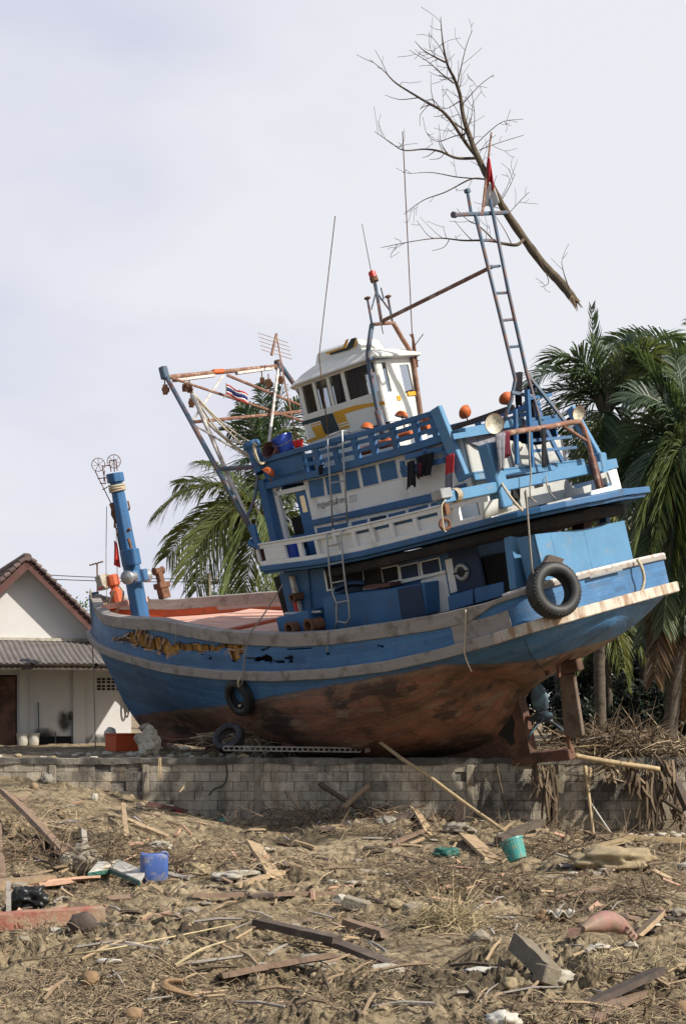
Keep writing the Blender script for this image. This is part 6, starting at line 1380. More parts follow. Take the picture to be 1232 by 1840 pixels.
# boarding ladder (two hooked lengths of galvanised tube)
def ladder(P, Q, rungs, label, feet=None):
    t_ = thing('boarding_ladder', label, 'ladder', b2w(P[-1]), 'galvanised hook ladders'); 
    for S in (P, Q): mb = MB(); mb.tube([b2w(p) for p in S], .018, 7); mb.build('stile', 'galv', t_, smooth=True)
    for f in rungs:
        mb = MB(); mb.tube([b2w(f[0]), b2w(f[1])], .014, 6); mb.build('rung', 'galv', t_)
    return t_
ly = lambda px, py, y_: L(px, py, 'y', y_)
A_ = [ly(603, 778, 1.3), ly(588, 785, 1.53), ly(593, 868, 1.58), ly(598, 950, 1.62)]; B_ = [ly(628, 776, 1.3), ly(614, 774, 1.53), ly(619, 860, 1.58), ly(624, 940, 1.62)]
ladder(A_, B_, [(ly(588, 785, 1.53), ly(614, 775, 1.53)), (ly(590, 805, 1.54), ly(615, 800, 1.54)), (ly(593, 868, 1.58), ly(618, 864, 1.58)), (ly(598, 931, 1.6), ly(621, 927, 1.6))], 'upper hooked metal ladder hanging from the blue roof railing')
A_ = [ly(598, 957, 1.86), ly(587, 960, 1.98), ly(592, 1028, 2.0), ly(598, 1068, 2.0), ly(604, 1083, 2.0), ly(605, 1116, 2.0), ly(601, 1132, 2.0)]; B_ = [ly(624, 952, 1.86), ly(612, 954, 1.98), ly(617, 1020, 2.0), ly(622, 1060, 2.0), ly(626, 1080, 2.0), ly(628, 1110, 2.0), ly(621, 1126, 2.0)]
ladder(A_, B_, [(ly(588, 982, 1.98), ly(613, 976, 1.98)), (ly(591, 1014, 2), ly(616, 1009, 2)), (ly(594, 1048, 2), ly(619, 1043, 2)), (ly(604, 1083, 2), ly(626, 1079, 2)), (ly(605, 1116, 2), ly(621, 1119, 2)), (ly(621, 1119, 2), ly(628, 1112, 2))], 'lower hooked metal ladder hanging from the white bulwark to the deck')
# blocks and pulleys under the gantry
for px, py, lab, s_ in ((297, 700, 'rusty pulley block hanging at the outer corner of the gantry', 1.2), (332, 697, 'rusty pulley left of two close together under the gantry bar', .9), (341, 699, 'rusty pulley right of two close together under the gantry bar', .9), (344, 724, 'rusty pulley hanging lowest where the ropes bunch', 1.1), (471, 684, 'small rusty pulley left of the large one at the gantry head', .8), (483, 690, 'large rusty double pulley at the inner end of the gantry bar', 1.3), (504, 683, 'rusty pulley hanging behind the inner gantry corner', 1.)):
    c0 = b2w(L(px, py, 'x', XT)); tp = b2w(L(px - 1, py - 18, 'x', XT)); t_ = thing('pulley', lab, 'pulley', c0 - Vector((0, 0, .12)), 'rusty pulleys under the gantry'); s_ *= .78
    mb = MB(); mb.lathe(c0 - Vector((0, .035, 0)), (.25, 1, 0), [(0, 0), (.075 * s_, 0), (.06 * s_, .025), (.06 * s_, .045), (.075 * s_, .07), (0, .07)], 12); mb.build('sheave', 'rust', t_)
    mb = MB(); mb.tube([c0 + Vector((0, 0, .05)), tp], .014, 5); mb.bar(c0 + Vector((0, 0, -.1 * s_)), c0 + Vector((0, 0, .1 * s_)), .05, .09); mb.build('shackle', 'rust', t_)
# cloths
def cloth(name, mname, top, width_dir, wd, ln, label, cat='cloth', seed=0, taper=.7, mats2=None, split=0., folds=3, group=None):
    "cloth hung from a world point: folds, ragged lower edge, gravity straight down"
    rc = random.Random(seed); wdv = Vector(width_dir).normalized(); nrm = wdv.cross(Vector((0, 0, 1))).normalized(); rows = []; n1, n2 = 17, 11; ph = rc.uniform(0, 6)
    ends = [rc.uniform(.8, 1.0) for _ in range(n1)]
    for j in range(n2):
        t = j / (n2 - 1); row = []
        for i in range(n1):
            u = i / (n1 - 1) - .5; k_ = 1 + (taper - 1) * t; amp = .10 * wd * (.4 + t)
            row.append(top + wdv * (u * wd * k_ + .04 * wd * math.sin(t * 5 + ph)) + nrm * (amp * math.sin(u * folds * 6.28 + ph + t * 1.5)) + Vector((0, 0, -ln * t * (1 if j < n2 - 1 else ends[i]) - .05 * wd * abs(u) * 2)))
        rows.append(row)
    mb = MB(); mb.grid(rows)
    if mats2: mb.m = [0 if (f // (n1 - 1)) < split * (n2 - 1) else 1 for f in range(len(mb.f))]
    o = mb.build(name, [mname] + ([mats2] if mats2 else []), smooth=True, solid=.012); return tag(o, label, cat, group)
XD = BR @ Vector((-1, 0, 0)); YD = BR @ Vector((0, -1, 0))
bw = lambda px, py, ax_, v: b2w(L(px, py, ax_, v))
cloth('hanging_shirt', 'cloth_black', bw(761, 816, 'y', 1.58), XD, .40, .38, 'black shirt bunched on the blue slatted rack', 'shirt', 1, .6)
cloth('hanging_cloth', 'cloth_black', bw(738, 828, 'y', 1.58), XD, .16, .46, 'narrow black cloth hanging left of the black shirt', 'cloth', 2, 1.3, folds=1)
cloth('hanging_towel', 'cloth_red', bw(808, 816, 'y', 1.6), XD, .17, .62, 'red and grey towel hanging from the slanting blue board', 'towel', 3, 1.1, 'cloth_grey', .48, folds=2)
cloth('hanging_cloth', 'cloth_maroon', bw(752, 832, 'y', 1.62), XD, .10, .24, 'small dark red cloth hanging under the black shirt', 'cloth', 4, .7, folds=1)
cloth('hanging_shirt', 'cloth_maroon', bw(909, 775, 'x', -1.55), YD, .18, .42, 'dark maroon shirt hanging on the rusty awning pipe', 'shirt', 5, .8)
cloth('hanging_cloth', 'cloth_grey', bw(900, 777, 'x', -1.57), YD, .26, .62, 'long dark grey cloth hanging behind the thick stern post', 'cloth', 6, .45, folds=2)
cloth('hanging_cloth', 'cloth_black', bw(977, 768, 'x', -1.55), YD, .11, .70, 'long narrow black strip hanging at the middle of the stern', 'cloth', 7, 1.2, folds=1)
cloth('hanging_net', 'cloth_black', bw(932, 668, 'y', .0), YD, .20, .62, 'black bundle tied high at the foot of the ladder mast', 'net', 8, .8)
cloth('hanging_net', 'cloth_black', bw(952, 692, 'y', -.25), YD, .36, .62, 'wide black cloth draped on the right of the ladder mast', 'net', 9, .35)
cloth('hanging_cloth', 'cloth_black', bw(577, 835, 'y', 1.55), XD, .12, .18, 'small black cloth caught on the roof edge moulding', 'cloth', 10, .8, folds=1)
cloth('hanging_cloth', 'cloth_white', bw(836, 800, 'x', -.35), YD, .22, .20, 'grey white rag on the beam behind the thick stern post', 'cloth', 12, .9) if False else None
# flags
fg = bw(881, 296, 'x', xm_) + Vector((0, -.16, 0)); fgt = thing('mast_flag', 'limp red and white flag wrapped on the flagstaff over the mast', 'flag', bw(877, 350, 'x', xm_))
for mname, z0, z1, wd in (('cloth_red', .05, -.48, .14), ('cloth_white', -.36, -.76, .34)):
    rows = []
    for j in range(9):
        t = j / 8; rows.append([fg + Vector((-.03, 0, 0)) + XD * ((u - .5) * wd * (.5 + .6 * t) - .02) + Vector((.02 * t, .05 * math.sin(u * 8 + t * 3), lerp(z0, z1, t) + .03 * math.sin(u * 6))) for u in np.linspace(0, 1, 9)])
    mb = MB(); mb.grid(rows); mb.build('flag_half', mname, fgt, smooth=True, solid=.01)
pf = bw(207, 971, 'y', .2); rows = [[pf + Vector((-.02 + .13 * u * (.5 + .6 * t), .03 * math.sin(u * 6 + t * 4), -.55 * t - .06 * u)) for u in np.linspace(0, 1, 7)] for t in np.linspace(0, 1, 9)]
mb = MB(); mb.grid(rows); tag(mb.build('pennant', 'red_paint', smooth=True, solid=.01), 'narrow red pennant hanging beside the blue bow post', 'flag')
tf = thing('small_flag', 'small striped red white and blue flag flying below the gantry bar', 'flag', bw(406, 700, 'x', XT - .4)); f0 = bw(406, 690, 'x', XT - .4)
for i, mname in enumerate(('cloth_red', 'cloth_white', 'flag_blue', 'cloth_white', 'cloth_red')):
    hs = (0, .033, .066, .132, .165, .198); rows = [[f0 + Vector((.42 * u, .04 * math.sin(u * 7), -h - .20 * u + .02 * math.sin(u * 9))) for u in np.linspace(0, 1, 9)] for h in (hs[i], hs[i + 1])]
    mb = MB(); mb.grid(rows); mb.build('flag_stripe', mname, tf, smooth=True, solid=.006)
rope([bw(406, 688, 'x', XT - .4), bw(406, 706, 'x', XT - .4), bw(402, 716, 'x', XT - .4)], .008, 'rope_grey', 'short line carrying the small striped flag', None)
# buckets, drums and floats on the roof and decks
def bucket(c, axis, r0, r1, h, mname, label, frame='boat', handle=True, group=None, cat='bucket', name='bucket', hmat='galv'):
    ax2 = Vector(axis).normalized(); P = [p for p in (c,)]
    toW = (lambda p: b2w(p)) if frame == 'boat' else (lambda p: p)
    a = ax2.orthogonal().normalized()
    t_ = thing(name, label, cat, toW(c), group); mb = MB(); mb.lathe(c, ax2, [(0, 0), (r0, 0), (r1, h), (r1 * 1.06, h), (r1 * 1.06, h + .03), (r1 * .97, h + .03), (r0 * .95, .02), (0, .02)], 22); mb.v = [toW(p) for p in mb.v]; mb.build('shell', mname, t_, smooth=False)
    if handle:
        b_ = ax2.cross(a); mb = MB(); mb.tube([toW(c + ax2 * h + a * (r1 * 1.06 * math.cos(t)) + (b_ * .75 - ax2 * .66) * (r1 * 1.1 * math.sin(t))) for t in np.linspace(0, math.pi, 11)], .008, 5); mb.build('handle', hmat, t_)
    return t_
RZ = lambda x: zroof(x) + .42
bucket(L(516, 812, 'y', 1.15), (.25, .05, 1), .15, .21, .26, 'plastic_blue', 'bright blue bucket on the roof front before the wheelhouse')
bucket(L(497, 815, 'y', 1.25), (-.1, .9, .35), .11, .15, .20, 'fascia_brown', 'brown bucket tipped on its side left of the blue roof bucket', handle=False)
bucket(L(537, 804, 'y', 1.2), (0, 0, 1), .07, .10, .10, 'lamp_red', 'small red bowl between the blue roof bucket and the wheelhouse', handle=False, cat='bowl', name='bowl')
cpst = L(466, 835, 'y', 1.42); mb = MB(); mb.lathe(cpst, (.22, 0, 1), [(.14, -.15), (.14, .18), (.12, .22), (.12, .30), (.17, .36), (.17, .45), (0, .45)], 12); mb.build('roof_bollard', 'paint_blue', boat, bevel=.01)
bucket(L(525, 1006, 'y', 1.6), (0, 0, 1), .16, .17, .32, 'plastic_blue', 'blue drum standing behind the white bulwark opening', handle=False, cat='drum', name='drum')
bucket(L(471, 1008, 'y', 1.7), (0, 0, 1), .10, .10, .26, 'fascia_brown', 'red brown can in the foremost bulwark opening', handle=False, cat='can', name='can')
for px, py, y_, r_, mname, lab in ((909, 762, .1, .13, 'pipe_blue', 'left of two round blue floats under the mast'), (933, 762, -.15, .12, 'pipe_blue', 'right of two round blue floats under the mast'), (928, 803, .05, .10, 'reflector', 'pale yellow round float hanging below the awning pipe')):
    c0 = bw(px, py, 'y', y_); mb = MB(); mb.lathe(c0, (0, .3, 1), [(r_ * math.sin(t), -r_ * math.cos(t)) for t in np.linspace(0, math.pi, 13)], 18); mb.lathe(c0 + Vector((0, 0, r_)), (0, 0, 1), [(.02, -.01), (.025, .04), (0, .05)], 8); tag(mb.build('float', mname, smooth=True), lab, 'float', 'round floats at the stern')
# orange life jackets / foam blocks stowed behind the roof railing
for (xa_, xb_, dz, lab) in ((644, 668, .22, 'orange foam block behind the roof railing below the wheelhouse window'), (680, 704, .24, 'orange foam block behind the railing beside the blue pipe foot'), (713, 744, .27, 'longest orange foam block behind the roof railing'), (754, 778, .30, 'orange foam block at the aft end of the railing')):
    x0, x1 = px_x(xb_, 790, 1.2), px_x(xa_, 790, 1.2); rj = random.Random(xa_); mb = MB(); rows = []
    for i in range(9):
        x_ = lerp(x0, x1, i / 8); k_ = .8 if i in (0, 8) else 1; rows.append([Vector((x_, 1.22 + .09 * k_ * math.cos(t) + rj.uniform(-.01, .01), zroof(x_) + dz - .06 + .075 * k_ * math.sin(t))) for t in np.linspace(0, 6.283, 11)[:-1]])
    mb.grid(rows, closed=True); mb.add(rows[0], [tuple(range(9, -1, -1))]); mb.add(rows[-1], [tuple(range(10))]); tag(mb.build('foam_block', 'lamp_orange', frame='boat', smooth=True), lab, 'foam block', 'orange foam blocks behind the roof railing')
cloth('hanging_cloth', 'lamp_orange', bw(770, 748, 'y', 1.1), XD, .14, .16, 'orange cap hung inside the aft railing', 'cap', 21, .8, folds=1) if False else None

# --- the dead tree caught on the mast
TY = (b2w(L(905, 383, 'x', xm_))).y + .098
tw = lambda px, py, dy=0: W(px, py, TY + dy)
dead = thing('dead_tree', 'leafless broken tree hanging high on the top of the ladder mast', 'dead tree', tw(1040, 552))
tk = [(1032,541,.085),(1008,510,.10),(975,475,.092),(940,428,.085),(905,376,.078),(880,328,.07),(858,283,.062),(845,250,.055),(832,210,.046),(826,170,.038),(815,140,.032),(803,115,.026),(795,75,.016),(791,30,.006)]
mb = MB(); P = smooth_path([tw(a, b_, .25 * math.sin(i * .9)) if i != 4 else tw(a, b_) for i, (a, b_, _) in enumerate(tk)], 5); rr_ = .82 * np.interp(np.linspace(0, len(tk) - 1, len(P)), range(len(tk)), [q[2] for q in tk]); mb.tube(P, [r_ * (1 + .08 * random.uniform(-1, 1)) for r_ in rr_], 9); mb.build('trunk', 'bark', dead, smooth=True)
mb = MB(); rk = random.Random(4)
for i in range(9): s_ = tw(1028 + rk.uniform(-5, 5), 535 + rk.uniform(-4, 5), .25 * 0 + rk.uniform(-.06, .06)); mb.tube([s_, s_ + Vector((rk.uniform(.02, .16), rk.uniform(-.03, .03), rk.uniform(-.24, -.06)))], [.028, .004], 4)
mb.build('splintered_end', 'bark_light', dead)
def twigs(mb, P, r0, n, ln, rs, depth=1):
    for i in range(n):
        t = rs.uniform(.15, .98); f = t * (len(P) - 1); k_ = min(int(f), len(P) - 2); p = P[k_].lerp(P[k_ + 1], f - k_); d = (P[k_ + 1] - P[k_]).normalized()
        s_ = rs.choice((-1, 1)); a = d.cross(Vector((0, 1, 0))).normalized() * s_; v = (d * rs.uniform(.4, 1.1) + a * rs.uniform(.4, 1.0) + Vector((0, rs.uniform(-.8, .8), 0))).normalized(); l_ = ln * rs.uniform(.4, 1.2) * (1.15 - .5 * t)
        q1 = p + v * l_ * .5 + Vector((rs.uniform(-.1, .1), 0, rs.uniform(-.08, .08))) * l_; q2 = p + v * l_ + Vector((rs.uniform(-.2, .2), 0, rs.uniform(-.05, .25))) * l_; Q = smooth_path([p, q1, q2], 4); rr0 = max(.0042, r0 * (1 - .6 * t)); mb.tube(Q, [lerp(rr0, .0035, j / (len(Q) - 1)) for j in range(len(Q))], 4, cap=False)
        if depth: twigs(mb, Q, rr0 * .7, rs.choice((0, 0, 1, 1)), ln * .6, rs, depth - 1)
rtw = random.Random(99)
for i in range(26): tmb = MB(); twigs(tmb, P[12:], .009, 1, .55, rtw, 1); tmb.build('branch', 'bark', dead)
LB = [([(857,283),(835,255),(800,205),(760,180),(712,150),(690,128),(664,107)], .034), ([(855,284),(820,284),(790,272),(762,268),(725,270),(700,255),(672,236)], .026), ([(940,430),(928,440),(905,438),(888,434),(860,432),(830,432),(790,428),(745,433),(684,445)], .032),
 ([(870,322),(845,322),(800,345),(760,360),(725,385)], .016), ([(868,322),(820,318),(775,310),(735,312)], .012), ([(836,235),(815,220),(798,205),(775,178),(755,195)], .015), ([(800,112),(782,103),(760,90),(745,74)], .018), ([(822,148),(828,120),(838,80),(848,55)], .012),
 ([(828,190),(850,165),(865,150),(885,135)], .010), ([(852,262),(880,235),(905,218),(940,214)], .009), ([(860,270),(880,262),(910,252),(940,243)], .008), ([(828,180),(812,190),(800,196)], .012), ([(850,258),(852,205),(846,160)], .008), ([(912,385),(935,360),(950,345)], .008), ([(900,360),(915,335),(925,312)], .008),
 ([(965,460),(950,468),(940,480),(970,517)][0:1] + [(985,505),(970,516)], .010), ([(1022,520),(1012,490),(1008,470)], .012), ([(888,434),(875,420),(858,405),(838,394),(820,375)], .014), ([(815,150),(790,130),(770,112),(735,90)], .014), ([(838,240),(815,245),(790,254),(775,250),(768,240)], .010), ([(802,110),(790,85),(770,60)], .008)]
for i, (pts_, r_) in enumerate(LB):
    rl = random.Random(40 + i); P = smooth_path([tw(a, b_, rl.uniform(-.15, .15) * j + (.0 if j else 0)) for j, (a, b_) in enumerate(pts_)], 6); mb = MB(); mb.tube(P, [lerp(r_, .004, j / (len(P) - 1)) for j in range(len(P))], 6, cap=False)
    twigs(mb, P, r_ * .4, int(3 + 3 * (r_ > .013) + 5 * (r_ > .024)), .62 if r_ > .02 else .42, rl); mb.build('branch', 'bark', dead, smooth=True)

# ================================================================== DEBRIS
def onto(px, py, lift=0.): p = G(px, py); return p + Vector((0, 0, lift))
def rough_bar(p, q, wd, ht, rs, up=(0, 0, 1), n=9, roll=0., ragged=.5):
    "weathered board: slightly bent and worn along its length, ends broken"
    d = (q - p); dn = d.normalized(); a = dn.cross(Vector(up)); a = a.normalized() if a.length > 1e-3 else dn.orthogonal().normalized(); u = a.cross(dn).normalized()
    if roll: a, u = a * math.cos(roll) + u * math.sin(roll), u * math.cos(roll) - a * math.sin(roll)
    mb = MB(); rows = []; bend = rs.uniform(-.012, .012) * d.length
    for i in range(n):
        t = i / (n - 1); c = p.lerp(q, t) + u * bend * math.sin(math.pi * t); k1, k2 = (wd / 2 * rs.uniform(.93, 1.04) for _ in range(2)); hh = ht / 2 * rs.uniform(.9, 1.05)
        e = [dn * (rs.uniform(-ragged, ragged) * wd * .5 if i in (0, n - 1) else 0) for _ in range(4)]
        rows.append([c - a * k1 - u * hh + e[0], c + a * k2 - u * hh + e[1], c + a * k2 + u * hh + e[2], c - a * k1 + u * hh + e[3]])
    mb.grid(rows, closed=True); mb.add(rows[0], [(3, 2, 1, 0)]); mb.add(rows[-1], [(0, 1, 2, 3)]); return mb
rd = random.Random(77)
def plank(a, b_, wd, ht, mname, label, la=.03, lb=.03, roll=0., name='plank', cat='plank', group='loose planks on the mud', ragged=.5):
    p = a if isinstance(a, Vector) else onto(*a, la); q = b_ if isinstance(b_, Vector) else onto(*b_, lb)
    o = rough_bar(p, q, wd, ht, rd, roll=roll, ragged=ragged).build(name, mname); return tag(o, label, cat, group)
plank((8, 1474), (118, 1542), .26, .06, 'plank_brown', 'wide brown board slanting down at the left edge of the mud', .42, .05, .5)
plank((228, 1492), (302, 1512), .14, .07, 'plank_tan', 'pale tan beam lying behind the blue jerrycan', .14, .06)
plank((222, 1474), (228, 1504), .07, .05, 'plank_tan', 'short tan stake standing at the end of the pale beam', .26, .0)
plank((455, 1538), (493, 1580), .22, .04, 'plank_tan', 'broad light board leaning on the rubbish left of the middle', .16, .03, .35)
plank((425, 1600), (508, 1580), .09, .05, 'plank_tan', 'narrow light batten crossing under the broad light board', .05, .09)
plank((345, 1617), (604, 1621), .07, .045, 'plank_brown', 'long thin straight batten lying across the middle of the mud', .05, .10)
plank((462, 1686), (605, 1722), .13, .07, 'plank_dark', 'long dark plank slanting down in the front middle', .12, .16)
plank((590, 1716), (706, 1742), .15, .05, 'plank_dark', 'dark broken plank end under the long dark plank', .12, .03)
plank((398, 1768), (598, 1756), .22, .05, 'plank_brown', 'wide weathered plank propped above its shadow at the front', .05, .16, .25)
plank((622, 1676), (690, 1690), .11, .07, 'plank_brown', 'short brown timber right of the long dark plank', .10, .06)
plank((-40, 1674), (187, 1655), .24, .17, 'red_timber', 'heavy red painted timber lying at the left edge', .07, .05, name='beam', cat='beam', ragged=.12)
plank((-30, 1610), (95, 1592), .14, .12, 'bark_light', 'pale log lying above the red timber at the left edge', .07, .08, name='log', cat='log')
plank((60, 1612), (150, 1584), .16, .05, 'pink_wood', 'pinkish flat board beside the pale log', .10, .05, .2)
plank((70, 1598), (172, 1592), .26, .03, 'pink_wood', 'split pinkish plank behind the black bag', .05, .08, .3)
plank((266, 1449), (337, 1451), .07, .06, 'fascia_brown', 'thin reddish rail lying far back left of the middle', .05, .04)
plank((742, 1466), (770, 1500), .20, .04, 'plank_tan', 'square ended tan board leaning near the foot of the wall', .20, .02, .5)
plank((655, 1470), (700, 1448), .22, .04, 'plank_grey', 'grey board tilted against the rubbish at the wall', .04, .20, .7)
plank((700, 1478), (740, 1470), .16, .08, 'plank_dark', 'dark timber lying under the tilted grey board', .05, .05)
plank((838, 1510), (885, 1550), .28, .05, 'plank_tan', 'slab of broken board left of the teal bucket', .08, .04, .2)
plank((895, 1522), (970, 1496), .13, .12, 'palm_bark', 'short pale palm log behind the teal bucket', .10, .14, name='log', cat='log')
plank((1055, 1812), (1180, 1790), .20, .05, 'plank_dark', 'dark plank over a deep shadow in the lower right corner', .03, .18, .25)
plank((1140, 1690), (1185, 1672), .18, .04, 'plank_tan', 'small tan board tilted behind the pink carcass', .02, .16, .4)
plank((1060, 1842), (1150, 1800), .12, .05, 'plank_brown', 'brown slat at the bottom edge on the right', .02, .06)
plank((1020, 1542), (1130, 1520), .09, .08, 'bamboo', 'straight yellowish pole lying before the sand mound', .06, .08, name='pole', cat='pole', group=None)
plank((1110, 1520), (1240, 1524), .08, .08, 'bamboo', 'yellow bamboo pole running out at the right edge', .14, .10, name='pole', cat='pole', group=None)
plank((1050, 1502), (1120, 1522), .06, .05, 'plank_brown', 'brown stick fallen among the white stones at the wall', .05, .05, name='stick', cat='stick', group=None)
plank((16, 1640), (16, 1672), .05, .05, 'plank_grey', 'grey stake standing in front of the red timber', .30, .0, name='stake', cat='stake', group=None)
plank((-8, 1530), (0, 1582), .16, .12, 'plank_brown', 'pale stump fragment at the left edge beside the wide board', .30, .0, name='log', cat='log', group=None)
plank((700, 1524), (760, 1500), .08, .06, 'plank_brown', 'thin brown slat right of the tilted grey board', .04, .06)
plank((520, 1548), (560, 1560), .07, .05, 'plank_tan', 'tan splinter of wood in the middle of the mud', .05, .05)
plank((530, 1520), (566, 1530), .06, .05, 'plank_tan', 'tan lath pointing right behind the middle of the mud', .06, .05)
plank((990, 1620), (1090, 1606), .12, .04, 'plank_brown', 'brown plank half buried right of the teal bucket', .03, .08, .2)
# branches in a cross by the wall
def branch(pts, r0, r1, mname, label, name='branch', cat='branch', group='branches leaning on the wall', nt=0, seed=0):
    P = smooth_path(pts, 6); rs = random.Random(seed); mb = MB(); mb.tube(P, [lerp(r0, r1, i / (len(P) - 1)) * rs.uniform(.9, 1.1) for i in range(len(P))], 8)
    if nt: twigs(mb, P, r0 * .4, nt, .35, rs, 0)
    return tag(mb.build(name, mname, smooth=True), label, cat, group)
wl = lambda px, py, dy=0.: W(px, py, WALL_Y - .12 - dy)
branch([wl(574, 1408, .2), wl(610, 1432, .35), wl(652, 1456, .6)], .05, .045, 'bark', 'brown branch of the crossed pair falling to the right against the wall', seed=1)
branch([wl(662, 1412, .1), wl(640, 1430, .3), wl(616, 1452, .7)], .055, .05, 'bark_light', 'forked pale branch of the crossed pair rising to the right', seed=2)
branch([wl(512, 1422, .3), wl(540, 1455, .8)], .03, .03, 'bark_light', 'pale stick leaning left of the crossed branches', seed=3)
branch([wl(563, 1438, .3), wl(577, 1462, .5)], .02, .02, 'bark_light', 'short thin stick beside the crossed branches', seed=4)
branch([wl(660, 1316, -.5), wl(720, 1362, .25), wl(770, 1395, .5), wl(830, 1440, .9), wl(895, 1486, 1.6), wl(920, 1505, 1.9)], .036, .03, 'bamboo', 'long bamboo pole slanting from the hull down to the mud', 'pole', 'pole', None)
mb = rough_bar(wl(824, 1500, .5), wl(828, 1436, .35), .16, .14, rd); tag(mb.build('post', 'plank_dark'), 'short dark square post standing against the wall behind the bamboo pole', 'post')
branch([wl(890, 1372, .0), wl(902, 1425, .1), wl(918, 1488, .3)], .02, .02, 'bark', 'thin dark stick leaning upright on the wall right of the pole', seed=6)
branch([wl(1050, 1376, .05), wl(1057, 1430, .15), wl(1066, 1506, .4)], .038, .03, 'bamboo', 'long upright bamboo stick leaning on the wall below the rusty pipe', seed=7)
branch([wl(1060, 1380, .05), wl(1056, 1425, .12)], .03, .03, 'bamboo', 'shorter bamboo stick crossing the upright one on the wall', seed=8)
branch([wl(1061, 1444, .2), wl(1104, 1508, .6)], .018, .016, 'white_plastic', 'thin white rod leaning beside the upright bamboo stick', 'rod', 'rod', None)
branch([wl(1030, 1358, .25), wl(1100, 1370, .3), wl(1184, 1382, .25)], .05, .045, 'bamboo', 'long tan pole sticking out level from the keel end', 'pole', 'pole', None)
branch([wl(1172, 1352, .1), wl(1192, 1378, .15), wl(1207, 1405, .2)], .022, .02, 'bark', 'thin branch hanging over the wall near the right edge', seed=9)
branch([wl(1164, 1420, .15), wl(1190, 1436, .25), wl(1225, 1460, .5)], .045, .04, 'bark', 'dark crooked branch slanting at the right edge before the wall', seed=10)
mb = rough_bar(wl(1212, 1402, .2), wl(1236, 1456, .5), .14, .12, rd); tag(mb.build('post', 'plank_dark'), 'dark broken post leaning at the right edge of the wall', 'post')
branch([wl(1150, 1440, .1), wl(1142, 1470, .2)], .03, .02, 'bamboo', 'pale short stick left of the hanging brown husks', seed=12)
branch([wl(1150, 1450, .1), wl(1148, 1500, .25)], .016, .014, 'bamboo', 'thin upright rod under the hanging brown husks', seed=13)
def tangle(n, c, size, ln, r_, mname, seed, dirv=None, spread=1., sag_=.1):
    rs = random.Random(seed); mb = MB()
    for i in range(n):
        p = c + Vector((rs.gauss(0, size[0]), rs.gauss(0, size[1]), rs.gauss(0, size[2]))); v = Vector((rs.gauss(0, 1), rs.gauss(0, .5), rs.gauss(0, .5))) * spread + (dirv or Vector()); v.normalize(); l_ = ln * rs.uniform(.4, 1.3)
        q = p + v * l_ * .5 + Vector((0, 0, rs.uniform(-.3, .5) * sag_)); e = p + v * l_ + Vector((0, 0, -sag_ * rs.random())); mb.tube([p, q, e], [r_ * rs.uniform(.5, 1.3), r_ * rs.uniform(.4, 1.), r_ * .3], 4, cap=False)
    return mb
# dead frond stems hanging over the wall
for (px, py0, py1, n, mm, lab, seed) in ((985, 1380, 1500, 46, 'twig', 'dark shaggy bunch of dead fronds hanging down the wall under the keel end', 31), (1168, 1388, 1495, 50, 'twig', 'brown shaggy bunch of husks hanging down the wall near the right edge', 32), (1215, 1440, 1500, 22, 'twig', 'small dark bunch of dead leaves at the wall foot on the right edge', 33), (1130, 1372, 1440, 34, 'twig', 'short bunch of dead fronds spilling over the wall under the long tan pole', 34), (1195, 1370, 1450, 36, 'twig', 'shaggy dead fronds spilling over the wall top near the right edge', 35), (1090, 1368, 1410, 20, 'twig_pale', 'thin pale strands spilling over the wall beside the upright bamboo', 36), (958, 1372, 1440, 16, 'twig', 'sparse dark strands hanging just left of the shaggy bunch under the keel', 37)):
    rs = random.Random(seed); mb = MB()
    for i in range(n):
        x0 = px + rs.gauss(0, 7); a = wl(x0, py0 + rs.uniform(-6, 20), rs.uniform(0, .15)); b_ = wl(px + rs.gauss(6, 10), rs.uniform(lerp(py0, py1, .45), py1), rs.uniform(.05, .35)); m_ = a.lerp(b_, .5) + Vector((rs.uniform(-.08, .08), rs.uniform(-.1, 0), 0)); mb.tube(smooth_path([a, m_, b_], 3), [rs.uniform(.008, .03)] * 6 + [.004], 4, cap=False)
    tag(mb.build('dead_fronds', mm), lab, 'dead fronds')
def stuff(name, mb, mname): return tag(mb.build(name, mname), kind='stuff')
# tangles on the terrace edge and along the wall foot
stuff('branch_litter', tangle(620, W(1115, 1340, 26.6), (.6, .30, .11), .8, .013, 'twig', 51, sag_=.2), 'twig')
stuff('branch_litter', tangle(110, W(1120, 1348, 26.4), (.6, .2, .10), .6, .010, 'twig_pale', 52, sag_=.2), 'twig_pale')
stuff('branch_litter', tangle(200, W(470, 1335, 27.9), (.75, .25, .07), .5, .010, 'twig', 53, sag_=.12), 'twig')
stuff('branch_litter', tangle(110, W(440, 1332, 27.7), (.5, .2, .08), .5, .011, 'twig_pale', 54, sag_=.12), 'twig_pale')
stuff('branch_litter', tangle(520, wl(1010, 1508, .6), (1.2, .35, .06), .6, .012, 'twig', 55, sag_=.1), 'twig')
stuff('branch_litter', tangle(320, wl(620, 1462, .6), (1.0, .35, .06), .4, .010, 'twig', 56, sag_=.1), 'twig')
stuff('branch_litter', tangle(130, W(1220, 1350, 26.3), (.25, .2, .06), .6, .012, 'twig_pale', 57, sag_=.15), 'twig_pale')
